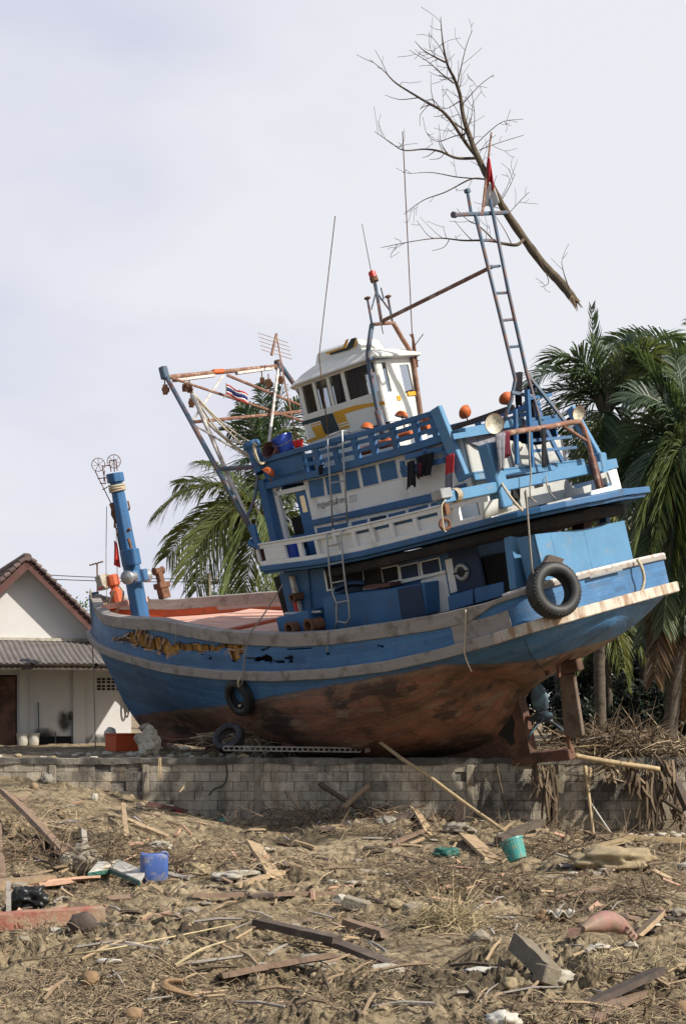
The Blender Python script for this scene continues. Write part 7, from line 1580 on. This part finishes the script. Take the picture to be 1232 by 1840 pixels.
for (a, b_, lab, r_, mm) in (((1040,1332),(1110,1322),'long grey stick on top of the branch heap on the wall',.022,'plank_grey'), ((1075,1350),(1160,1312),'pale stick poking up out of the branch heap',.018,'bark_light'), ((1020,1345),(1090,1340),'straight tan stick in front of the branch heap',.022,'bamboo'), ((1130,1330),(1172,1386),'grey stick pointing down over the wall from the branch heap',.02,'plank_grey'), ((1090,1310),(1135,1372),'brown stick leaning across the branch heap',.018,'bark'), ((1176,1346),(1236,1338),'tan stick lying on the wall top at the right edge',.02,'bamboo')):
    branch([W(*a, 26.3), W((a[0] + b_[0]) / 2, (a[1] + b_[1]) / 2 - 2, 26.25), W(*b_, 26.2)], r_, r_ * .7, mm, lab, 'stick', 'stick', 'sticks of the branch heap on the wall', 3, hash(a) % 99)
mb = rough_bar(W(1122, 1322, 26.9), W(1158, 1325, 26.9), .34, .03, rd, up=(0, -.6, .8)); tag(mb.build('board', 'plank_grey'), 'grey board lying on the branch heap behind the wall', 'board')
# on the terrace: box, sack, stone, lattice channel, dark board
ob = thing('orange_box', 'orange red open box standing before the house left of the pale rock', 'box', Vector((W(220, 1340, 30.5).x, 30.5, TERR)))
c0 = Vector((W(219, 1340, 30.5).x, 30.5, TERR)); rt = Matrix.Rotation(R(38), 3, 'Z'); sx_, sy_, sz_ = .50, .44, .34
for dx, dy, w1, w2, nm in ((0, -sy_ / 2, sx_, .03, 'side_panel'), (0, sy_ / 2, sx_, .03, 'side_panel'), (-sx_ / 2, 0, .03, sy_, 'end_panel'), (sx_ / 2, 0, .03, sy_, 'end_panel')):
    mb = MB(); mb.box(c0 + rt @ Vector((dx, dy, sz_ / 2)), (w1 - (.03 if nm == 'side_panel' else 0), w2 + (.03 if nm == 'end_panel' else 0), sz_), rt); mb.build(nm, 'orange_box', ob, bevel=.008)
    mb = MB(); mb.box(c0 + rt @ Vector((dx * 1.02, dy * 1.02, sz_ + .015)), (w1 + .02, w2 + .03, .03), rt); mb.build('rim', 'orange_box', ob, bevel=.008)
mb = MB(); mb.box(c0 + Vector((0, 0, .03)), (sx_ - .05, sy_ - .05, .02), rt); mb.build('bottom', 'fascia_brown', ob)
def lump(c, size, mname, label, cat, seed, name, sub=3, amp=.22, sc=1.6, group=None, flat=.0, smooth=True):
    bm = bmesh.new(); bmesh.ops.create_icosphere(bm, subdivisions=sub, radius=1)
    for v in bm.verts:
        n_ = noise.fractal(v.co * sc + Vector((seed * 3.1, seed, 0)), 1.0, 2.0, 3); v.co *= 1 + amp * n_
        if flat and v.co.z < -flat: v.co.z = -flat
        v.co = Vector((v.co.x * size[0], v.co.y * size[1], v.co.z * size[2]))
    mb = MB(); bm.verts.ensure_lookup_table(); mb.add([c + v.co for v in bm.verts], [tuple(v.index for v in f.verts) for f in bm.faces]); bm.free(); return tag(mb.build(name, mname, smooth=smooth), label, cat, group)
lump(W(268, 1337, 27.2), (.22, .16, .27), 'concrete_pale', 'tall pale jagged rock standing on the wall right of the orange box', 'rock', 1, 'rock', 4, .5, 1.3, smooth=False)
lump(W(262, 1308, 27.4), (.12, .10, .09), 'concrete', 'grey lump resting on top of the pale rock', 'rock', 2, 'rock', 3, .4)
lump(W(198, 1322, 31.2), (.13, .12, .18), 'white_plastic', 'white sack standing behind the orange box', 'sack', 3, 'sack', 3, .3)
lump(W(275, 1325, 27.8), (.10, .08, .22), 'bush_leaf', 'dark green leaf stub behind the pale rock', 'leaf', 4, 'dead_leaf', 3, .5) if False else None
chn = thing('lattice_channel', 'long pale perforated channel lying along the wall top under the hull', 'channel', W(530, 1356, 26.4))
a, b_ = W(402, 1348, 26.4), W(648, 1351, 26.4); mb = MB()
for dz in (.0, .07): mb.bar(a + Vector((0, 0, dz)), b_ + Vector((0, 0, dz)), .14, .025)
nseg = 26
for i in range(nseg + 1): p = a.lerp(b_, i / nseg); mb.bar(p + Vector((0, 0, .012)), p + Vector((0, 0, .058)), .12, .03, up=(1, 0, 0))
mb.build('channel_body', 'plank_grey', chn)
mb = rough_bar(W(508, 1331, 27.4), W(668, 1313, 27.2), .34, .05, rd, up=(0, -.75, .6), n=12); tag(mb.build('board', 'keel_wood'), 'broad reddish board propped under the hull above the lattice channel', 'board')
mb = rough_bar(W(660, 1352, 26.3), W(662, 1318, 26.3), .1, .1, rd); tag(mb.build('post', 'plank_brown'), 'short wooden stub standing at the end of the lattice channel', 'post')
plank(W(360, 1322, 28.4), W(398, 1318, 28.2), .16, .10, 'bark_light', 'pale stump end lying left of the lower tyre', name='log', cat='log', group=None)
lump(W(445, 1345, 27), (.09, .07, .05), 'concrete_pale', 'small pale stone on the wall right of the lower tyre', 'stone', 8, 'stone', 2, .3)
lump(W(332, 1345, 27.3), (.12, .08, .045), 'concrete_pale', 'flat pale stone on the wall right of the rock', 'stone', 9, 'stone', 2, .3)
for px, y0, y1, lab in ((286, 1362, 1405, 'left strand of the yellow straps hanging down the wall'), (289, 1362, 1402, 'right strand of the yellow straps hanging down the wall')): rope([wl(px, y0, .06), wl(px - .5, (y0 + y1) / 2, .09), wl(px, y1, .08)], .012, 'bamboo', lab, None, group='yellow straps on the wall')
rope([wl(405, 1362, .05), wl(408, 1395, .08), wl(400, 1412, .2), wl(385, 1418, .3), wl(376, 1428, .5)], .02, 'rope_dark', 'dark cable hanging over the wall below the lower tyre', None, cat='cable', name='cable')
rope([wl(332, 1402, .2), wl(330, 1414, .35), wl(322, 1424, .5)], .014, 'bamboo', 'short yellow strap end lying at the foot of the wall', None)
# --- things on the mud
jc = onto(277, 1584); jt = thing('jerrycan', 'blue grey plastic jerrycan with its top cut open standing in the mud', 'jerrycan', jc)
mb = MB(); rows = []
for z_, k_ in ((0, .9), (.02, 1), (.30, 1), (.33, .96), (.352, .90)):
    P = []
    for i in range(28): t = 2 * math.pi * i / 28; cx, sx_ = math.cos(t), math.sin(t); P.append(jc + Matrix.Rotation(R(20), 3, 'Z') @ Vector((.165 * k_ * math.copysign(abs(cx) ** .45, cx), .125 * k_ * math.copysign(abs(sx_) ** .45, sx_), z_ + (.012 * math.sin(3 * t) if z_ > .32 else 0))))
    rows.append(P)
mb.grid(rows, closed=True); mb.add(rows[0], [tuple(range(27, -1, -1))]); mb.build('body', 'jerrycan_blue', jt, smooth=True, solid=.006)
mb = MB(); mb.tube(smooth_path([jc + Vector((.09, -.05, .33)), jc + Vector((.11, -.04, .37)), jc + Vector((.16, .0, .36)), jc + Vector((.17, .02, .31))], 4), .016, 6); mb.build('handle', 'jerrycan_blue', jt, smooth=True)
bucket(onto(930, 1562) + Vector((0, 0, .12)), (-.30, .25, .9), .13, .165, .27, 'plastic_teal', 'dented teal paint bucket lying tilted in the mud before the wall', None)
tgb = onto(210, 1592); tg = thing('broken_sheet', 'bent white sheet with green edges lying over a shadow left of the jerrycan', 'sheet', tgb)
Pq = [onto(160, 1580, .05), onto(196, 1560, .16), onto(256, 1590, .02), onto(205, 1588, .10)]
a, r_, b_, c_ = onto(158, 1586, .10), onto(200, 1578, .30), onto(254, 1600, .12), onto(245, 1575, .16)
mb = MB(); mb.prism([onto(158, 1588, .10), onto(198, 1586, .14), onto(214, 1568, .14), onto(176, 1572, .12)], (0, 0, .035)); mb.build('sheet_half', 'white_plastic', tg); mb = MB(); mb.prism([onto(198, 1586, .14), onto(252, 1602, .09), onto(262, 1584, .09), onto(214, 1568, .14)], (0, 0, .035)); mb.build('sheet_half', 'white_plastic', tg)
mb = MB(); mb.bar(onto(158, 1589, .115), onto(198, 1587, .152), .012, .05); mb.build('green_edge', 'green_sheet', tg); mb = MB(); mb.bar(onto(198, 1587, .152), onto(252, 1603, .10), .012, .05); mb.build('green_edge', 'green_sheet', tg)
lump(onto(52, 1640, .12), (.20, .14, .15), 'bag_black', 'crumpled black plastic bag above the red timber', 'bag', 11, 'plastic_bag', 4, .55, 2.2)
lump(onto(148, 1682, .10), (.13, .08, .11), 'plank_dark', 'dark clod shaped like a boot in front of the red timber', 'clod', 12, 'clod', 3, .35)
# pink carcass: a swollen fish like body with a narrow tail and torn head
cb, ce = onto(1045, 1690, .05), onto(1142, 1700, .06); mb = MB(); rows = []; dn = (ce - cb).normalized(); sd = dn.cross(Vector((0, 0, 1))).normalized()
for i in range(19):
    t = i / 18; r_ = .088 * (max(0, math.sin(math.pi * (t * .82 + .12))) ** 1.5) * (1.0 if t < .9 else .8) + .012; c = cb.lerp(ce, t) + Vector((0, 0, .10 * math.sin(math.pi * t) + .03))
    rows.append([c + (sd * math.cos(a_) * 1.05 + Vector((0, 0, 1)) * math.sin(a_)) * r_ * (1 + .06 * math.sin(3 * a_ + i)) for a_ in np.linspace(0, 6.283, 15)[:-1]])
mb.grid(rows, closed=True); mb.add(rows[0], [tuple(range(13, -1, -1))]); mb.add(rows[-1], [tuple(range(14))]); fish = thing('carcass', 'pink swollen carcass lying on its side in the mud on the right', 'carcass', cb.lerp(ce, .5)); mb.build('body', 'carcass_pink', fish, smooth=True)
mb = MB(); mb.prism([cb + Vector((.03, 0, .05)), cb + Vector((-.13, 0, .03)), cb + Vector((-.10, 0, -.02)), cb + Vector((-.16, 0, -.05)), cb + Vector((.03, 0, .0))], (0, .02, 0)); mb.build('tail', 'carcass_pink', fish)
mb = MB()
for k_ in range(3): p = cb.lerp(ce, .74 + .06 * k_) + Vector((0, -.14 + .01 * k_, .11 - .03 * k_)); mb.tube(smooth_path([p + Vector((-.02, .03, .03)), p + Vector((.04, .01, -.01)), p + Vector((.0, -.01, -.05))], 4), .018, 6)
mb.build('gill_flap', 'carcass_pink', fish, smooth=True)
# broken concrete post and blocks
a, b_ = onto(930, 1742, .16), onto(1010, 1768, .02)
mb = rough_bar(onto(928, 1738, .17), onto(1000, 1766, .0), .16, .15, rd, n=9, roll=.35, ragged=.7); tag(mb.build('concrete_post', 'mud_concrete'), 'broken concrete post lying behind the tilted block at lower right', 'concrete post')
c0 = onto(982, 1776, .09); rt = Matrix.Rotation(R(40), 3, 'Z') @ Matrix.Rotation(R(20), 3, 'Y'); mb = MB(); mb.box(c0, (.20, .13, .15), rt); tag(mb.build('concrete_block', 'mud_concrete', bevel=.012), 'tilted clean concrete block against the broken post', 'concrete block', 'concrete blocks in the mud')
c0 = onto(741, 1652, .07); mb = MB(); mb.box(c0, (.20, .16, .17), Matrix.Rotation(R(25), 3, 'Z') @ Matrix.Rotation(R(8), 3, 'X')); tag(mb.build('concrete_block', 'concrete', bevel=.012), 'small concrete block standing right of the middle', 'concrete block', 'concrete blocks in the mud')
c0 = onto(640, 1636, .05); mb = MB(); mb.box(c0, (.30, .16, .14), Matrix.Rotation(R(-15), 3, 'Z') @ Matrix.Rotation(R(15), 3, 'Y')); tag(mb.build('concrete_block', 'concrete', bevel=.012), 'half sunk muddy concrete block beside the long batten', 'concrete block', 'concrete blocks in the mud')
for px, py, s_, mm, lab, cat, sd_ in ((150, 1556, (.24, .16, .17), 'concrete', 'large angular rock under the slanting left board', 'rock', 21), (118, 1562, (.12, .1, .12), 'concrete', 'smaller grey rock left of the large angular rock', 'rock', 22), (352, 1570, (.19, .14, .10), 'clod', 'dark rounded mud lump right of the jerrycan', 'clod', 23), (286, 1526, (.16, .1, .07), 'concrete_pale', 'pale flat stone right of the tan beam', 'stone', 24), (425, 1578, (.30, .2, .07), 'concrete_pale', 'pale crumpled slab left of the broad light board', 'slab', 25), (62, 1418, (.075, .075, .075), 'bark_light', 'round tan coconut lying far back on the left', 'coconut', 26), (163, 1768, (.075, .075, .07), 'husk', 'brown coconut husk in the front left', 'coconut', 27), (240, 1832, (.08, .07, .06), 'husk', 'brown coconut husk at the bottom edge', 'coconut', 28), (1225, 1822, (.08, .07, .06), 'husk', 'brown coconut husk in the bottom right corner', 'coconut', 29), (690, 1750, (.17, .09, .06), 'concrete_pale', 'smooth grey white sack at the end of the broken dark plank', 'sack', 30), (870, 1746, (.14, .10, .022), 'white_plastic', 'flat white sheet in the mud left of the concrete post', 'sheet', 31), (1000, 1765, (.12, .1, .06), 'concrete_pale', 'white crumbled lump right of the tilted block', 'lump', 32), (975, 1656, (.08, .07, .08), 'husk', 'tan husk left of the whitish rag on the right', 'husk', 33), (1048, 1664, (.14, .07, .05), 'bark_light', 'tan husk right of the whitish rag', 'husk', 34), (560, 1740, (.2, .14, .07), 'mud_plastic', 'grey plastic sheet crumpled before the long dark plank', 'sheet', 35), (800, 1540, (.19, .14, .10), 'green_sheet', 'dark green cloth heap in the mud right of the middle', 'cloth', 36), (640, 1590, (.14, .09, .03), 'trash_white', 'white rag lying right of the broad light board', 'rag', 37), (475, 1530, (.16, .1, .04), 'trash_white', 'white rag left of the tan lath', 'rag', 38), (636, 1462, (.11, .08, .08), 'plastic_teal', 'small teal container at the foot of the crossed branches', 'container', 39), (692, 1482, (.17, .12, .10), 'mud_plastic', 'grey plastic bag beside the tilted grey board', 'bag', 40), (820, 1492, (.2, .12, .09), 'mud_plastic', 'crumpled grey sheet at the wall below the bamboo pole', 'sheet', 41), (1100, 1560, (.55, .3, .18), 'clod', 'low sand mound before the wall on the right', 'mound', 42), (915, 1775, (.06, .06, .05), 'clod', 'small mud clod left of the concrete post', 'clod', 43), (905, 1838, (.12, .08, .05), 'white_plastic', 'white lump at the bottom edge right of the middle', 'lump', 44), (300, 1422, (.14, .09, .06), 'trash_white', 'white and green scrap at the foot of the wall', 'scrap', 45), (320, 1430, (.08, .06, .05), 'cloth_red', 'small dark red scrap beside the white scrap', 'scrap', 46), (170, 1440, (.06, .05, .09), 'trash_white', 'small white cup shape standing far back on the left', 'scrap', 47), (85, 1408, (.12, .1, .10), 'mud_plastic', 'grey crumpled bag at the foot of the wall on the left', 'bag', 48), (400, 1448, (.07, .06, .05), 'plastic_teal', 'tiny teal scrap far back left of the middle', 'scrap', 49), (1010, 1642, (.0, .0, .0), 'trash_white', '', '', 0)):
    if not lab: continue
    lump(onto(px, py, s_[2] * .45), s_, mm, lab, cat, sd_, cat, 4 if s_[0] > .15 else 3, .42 if cat not in ('coconut', 'sack') else .10, 1.7)
cloth_c = onto(1006, 1658, .03); mb = MB(); mb.grid([[cloth_c + Vector((.28 * u - .14, .16 * v - .08, .05 + .035 * math.sin(u * 14 + v * 3) + .02 * math.sin(v * 11))) for u in np.linspace(0, 1, 22)] for v in np.linspace(0, 1, 12)]); tag(mb.build('rag', 'trash_white', smooth=True, solid=.008), 'crinkled whitish striped rag lying between two husks', 'rag')
# curved husk at the front
cc = onto(328, 1806, .05); mb = MB(); mb.grid([[cc + Vector((.16 * math.cos(a_) * k_, .10 * math.sin(a_) * k_, .14 * math.sin(a_ * .5 + .3) * (1.6 - k_))) for a_ in np.linspace(1.6, 5.4, 18)] for k_ in (.75, .9, 1., 1.06)]); tag(mb.build('curved_bark', 'husk', smooth=True, solid=.02), 'curved piece of brown bark standing in the front left', 'bark')
# long reeds on the front left
for a, m_, b_, lab in (((40, 1737), (200, 1728), (420, 1684), 'long pale reed curving across the front left'), ((315, 1748), (360, 1730), (405, 1712), 'short pale reed below the long reed')):
    P = [onto(*a, .05), onto(*m_, .10), onto(*b_, .10)]; P2 = smooth_path(P, 14); P2 = [Vector((p.x, p.y, max(p.z, gz(p.x, p.y) + .03))) for p in P2]; mb = MB(); mb.tube(P2, [lerp(.012, .006, i / len(P2)) for i in range(len(P2))], 5); tag(mb.build('reed', 'straw'), lab, 'reed', 'pale reeds on the mud')
# white stones by the wall on the right: each a stone
for i in range(22):
    px, py = rd.uniform(1115, 1240), rd.uniform(1496, 1510); s_ = rd.uniform(.025, .06); lump(onto(px, py, s_ * .5), (s_ * 1.2, s_, s_ * .7), 'trash_white', 'small white stone in the row at the wall foot on the right', 'stone', 60 + i, 'stone', 2, .25, group='white stones along the wall foot')
# broken sticks scattered over the mud
for i in range(240):
    t = rd.random(); py = lerp(1440, 1835, t ** .8); px = rd.uniform(-10, 1242); p = onto(px, py, .03); a_ = rd.uniform(0, 3.14); ln = rd.uniform(.12, .5); q = p + Vector((math.cos(a_), math.sin(a_), 0)) * ln; q.z = gz(q.x, q.y) + rd.uniform(.02, .12)
    if q.y > 25.7: continue
    mb = MB(); r_ = rd.uniform(.006, .018); mb.tube([p, p.lerp(q, .5) + Vector((0, 0, rd.uniform(0, .03))), q], [r_, r_, r_ * .7], 5); tag(mb.build('stick', rd.choice(('bark_light', 'bark', 'plank_grey', 'plank_tan'))), 'broken stick lying loose on the mud', 'stick', 'broken sticks scattered over the mud')
for i in range(250):
    t = rd.random(); py = lerp(1440, 1680, t ** 1.3); px = rd.uniform(0, 1232); p = onto(px, py, .02); a_ = rd.uniform(0, 3.14); ln = rd.uniform(.15, .45); q = p + Vector((math.cos(a_), math.sin(a_) * .7, 0)) * ln; q.z = gz(q.x, q.y) + rd.uniform(.0, .10)
    if q.y > 25.7: continue
    tag(rough_bar(p, q, rd.uniform(.03, .10), rd.uniform(.015, .035), rd, n=4, roll=rd.uniform(-.5, .5), ragged=.8).build('wood_scrap', rd.choice(('plank_tan', 'plank_brown', 'plank_grey', 'pink_wood', 'plank_dark'))), 'splintered scrap of wood lying loose on the mud', 'wood scrap', 'wood scraps scattered over the mud')
for i in range(26):
    py = lerp(1440, 1720, rd.random()); px = rd.uniform(0, 1232); s_ = rd.uniform(.03, .10); lump(onto(px, py, s_ * .3), (s_ * 1.2, s_, s_ * .7), rd.choice(('concrete', 'concrete', 'clod', 'concrete_pale')), 'angular stone lying loose on the mud', 'stone', 200 + i, 'stone', 2, .45, group='stones scattered over the mud', smooth=False)
for i in range(26):
    py = lerp(1440, 1780, rd.random()); px = rd.uniform(0, 1232); s_ = rd.uniform(.03, .08); lump(onto(px, py, .02), (s_ * 1.5, s_, s_ * .3), rd.choice(('trash_white', 'trash_white', 'mud_plastic', 'white_plastic')), 'scrap of pale plastic trodden into the mud', 'scrap', 300 + i, 'plastic_scrap', 2, .5, group='plastic scraps scattered over the mud')
# brush heap
stuff('brush', tangle(420, onto(805, 1668, .09), (.17, .12, .07), .42, .005, 'straw', 71, sag_=.15), 'straw')
# uncountable litter: clods, straw, chips
def scatter(n, fn, seed, pylo, pyhi, dens=None):
    rs = random.Random(seed); mb = MB(); k_ = 0; tries = 0
    while k_ < n and tries < n * 6:
        tries += 1; Y = math.exp(rs.uniform(math.log(9.6), math.log(25.7))); x_ = rs.uniform(-.27, .27) * Y
        if dens is not None and rs.random() > dens(x_, Y): continue
        fn(mb, rs, x_, Y); k_ += 1
    return mb
_zc = {}
def patch(x_, Y): return max(.05, min(1, .5 + 2.6 * float(fbm(np.array([x_]), np.array([Y]), .8, 3, 44)[0])))
HG = np.array([[0.]])
def gfine(xs, ys): return ground_h(np.array(xs), np.array(ys))
def batch(n, seed, dens=True, wall_bias=0):
    rs = np.random.default_rng(seed); Y = np.exp(rs.uniform(np.log(9.6), np.log(25.75), n * 3)); X = rs.uniform(-.27, .27, n * 3) * Y
    if dens:
        d = np.clip(.36 + 3.6 * fbm(X, Y, .7, 3, 44) - .5 * np.exp(-(((X + 1.9) / 1.5) ** 2 + ((Y - 10.6) / .9) ** 2)), .03, 1); kp = rs.random(n * 3) < d; X, Y = X[kp][:n], Y[kp][:n]
    else: X, Y = X[:n], Y[:n]
    return X, Y, ground_h(X, Y), random.Random(seed)
_bm = bmesh.new(); bmesh.ops.create_icosphere(_bm, subdivisions=1, radius=1); ICO = [tuple(v.co) for v in _bm.verts]; _bm.verts.ensure_lookup_table(); ICF = [tuple(v.index for v in f.verts) for f in _bm.faces]; _bm.free()
OCT = [(1, 0, 0), (0, 1, 0), (-1, 0, 0), (0, -1, 0), (0, 0, 1), (0, 0, -1)]
OF = [(0, 1, 4), (1, 2, 4), (2, 3, 4), (3, 0, 4), (1, 0, 5), (2, 1, 5), (3, 2, 5), (0, 3, 5)]
X, Y, Z, rs = batch(4500, 1); mb = MB()
for x_, y_, z_ in zip(X, Y, Z):
    s_ = .010 + .032 * rs.random() ** 3; rm = Matrix.Rotation(rs.uniform(0, 6), 3, 'Z') @ Matrix.Rotation(rs.uniform(-.6, .6), 3, 'X'); c = Vector((x_, y_, z_ + s_ * .2)); e1_, e2_, e3_ = rs.uniform(.8, 1.4), rs.uniform(.7, 1.2), rs.uniform(.5, .9); mb.add([c + rm @ Vector((a * s_ * e1_, b * s_ * e2_, d * s_ * e3_)) * rs.uniform(.72, 1.25) for a, b, d in ICO], ICF)
stuff('mud_clods', mb, 'clod')
def blades(n, seed, l0, l1, w0, w1, flat, mname, name, dens=True):
    X, Y, Z, rs = batch(n, seed, dens); mb = MB()
    for x_, y_, z_ in zip(X, Y, Z):
        a = rs.uniform(0, 6.283); e = rs.uniform(-.05, flat) ; l_ = rs.uniform(l0, l1); d = Vector((math.cos(a) * math.cos(e), math.sin(a) * math.cos(e), math.sin(e))); p = Vector((x_, y_, z_ + .006)); w_ = rs.uniform(w0, w1); sd = d.cross(Vector((rs.uniform(-.5, .5), rs.uniform(-.5, .5), 1))).normalized() * w_; q = p + d * l_ * .5 + Vector((0, 0, rs.uniform(0, .02))); r2 = p + d * l_ + Vector((rs.uniform(-.02, .02), rs.uniform(-.02, .02), -.01)); up_ = Vector((0, 0, w_ * .8))
        mb.add([p - sd, p + sd, p + up_, q - sd * .9, q + sd * .9, q + up_, r2 - sd * .5, r2 + sd * .5, r2 + up_ * .5], [(0, 1, 4, 3), (1, 2, 5, 4), (2, 0, 3, 5), (3, 4, 7, 6), (4, 5, 8, 7), (5, 3, 6, 8)])
    stuff(name, mb, mname)
blades(3600, 2, .04, .20, .002, .0045, .5, 'straw', 'straw_litter')
blades(15000, 3, .04, .24, .003, .007, .6, 'twig', 'twig_litter')
blades(4800, 4, .03, .16, .0025, .007, .35, 'twig_pale', 'chip_litter')

# rubble along the top of the terrace
for i in range(60):
    Yt = rd.uniform(26.3, 29.5); px = rd.uniform(-10, 470) if i < 46 else rd.uniform(1040, 1240); s_ = rd.uniform(.03, .085); c = W(px, 1350, Yt); c.z = gz(c.x, c.y) + s_ * .3
    lump(c, (s_ * 1.4, s_, s_ * .75), rd.choice(('concrete_pale', 'concrete_pale', 'clod', 'concrete')), 'small broken stone on top of the block wall terrace', 'stone', 400 + i, 'stone', 2, .45, group='stones along the terrace edge', smooth=False)

for i, (px, py, n_, sx_, ln_, mm) in enumerate(((70, 1540, 150, .45, .45, 'twig'), (215, 1545, 130, .4, .4, 'twig'), (335, 1560, 120, .3, .4, 'twig'), (120, 1500, 90, .5, .4, 'twig_pale'), (470, 1560, 90, .5, .4, 'twig_pale'), (1000, 1535, 160, .5, .5, 'twig'), (1180, 1545, 120, .4, .5, 'twig_pale'), (760, 1590, 120, .5, .35, 'twig'), (1120, 1625, 140, .45, .4, 'twig'), (900, 1600, 140, .5, .35, 'twig'), (700, 1500, 110, .6, .35, 'twig'), (1150, 1745, 80, .25, .3, 'straw'))):
    stuff('branch_litter', tangle(n_, onto(px, py, .07), (sx_, .3, .05), ln_, .009 if mm != 'straw' else .005, mm, 120 + i, sag_=.1), mm)
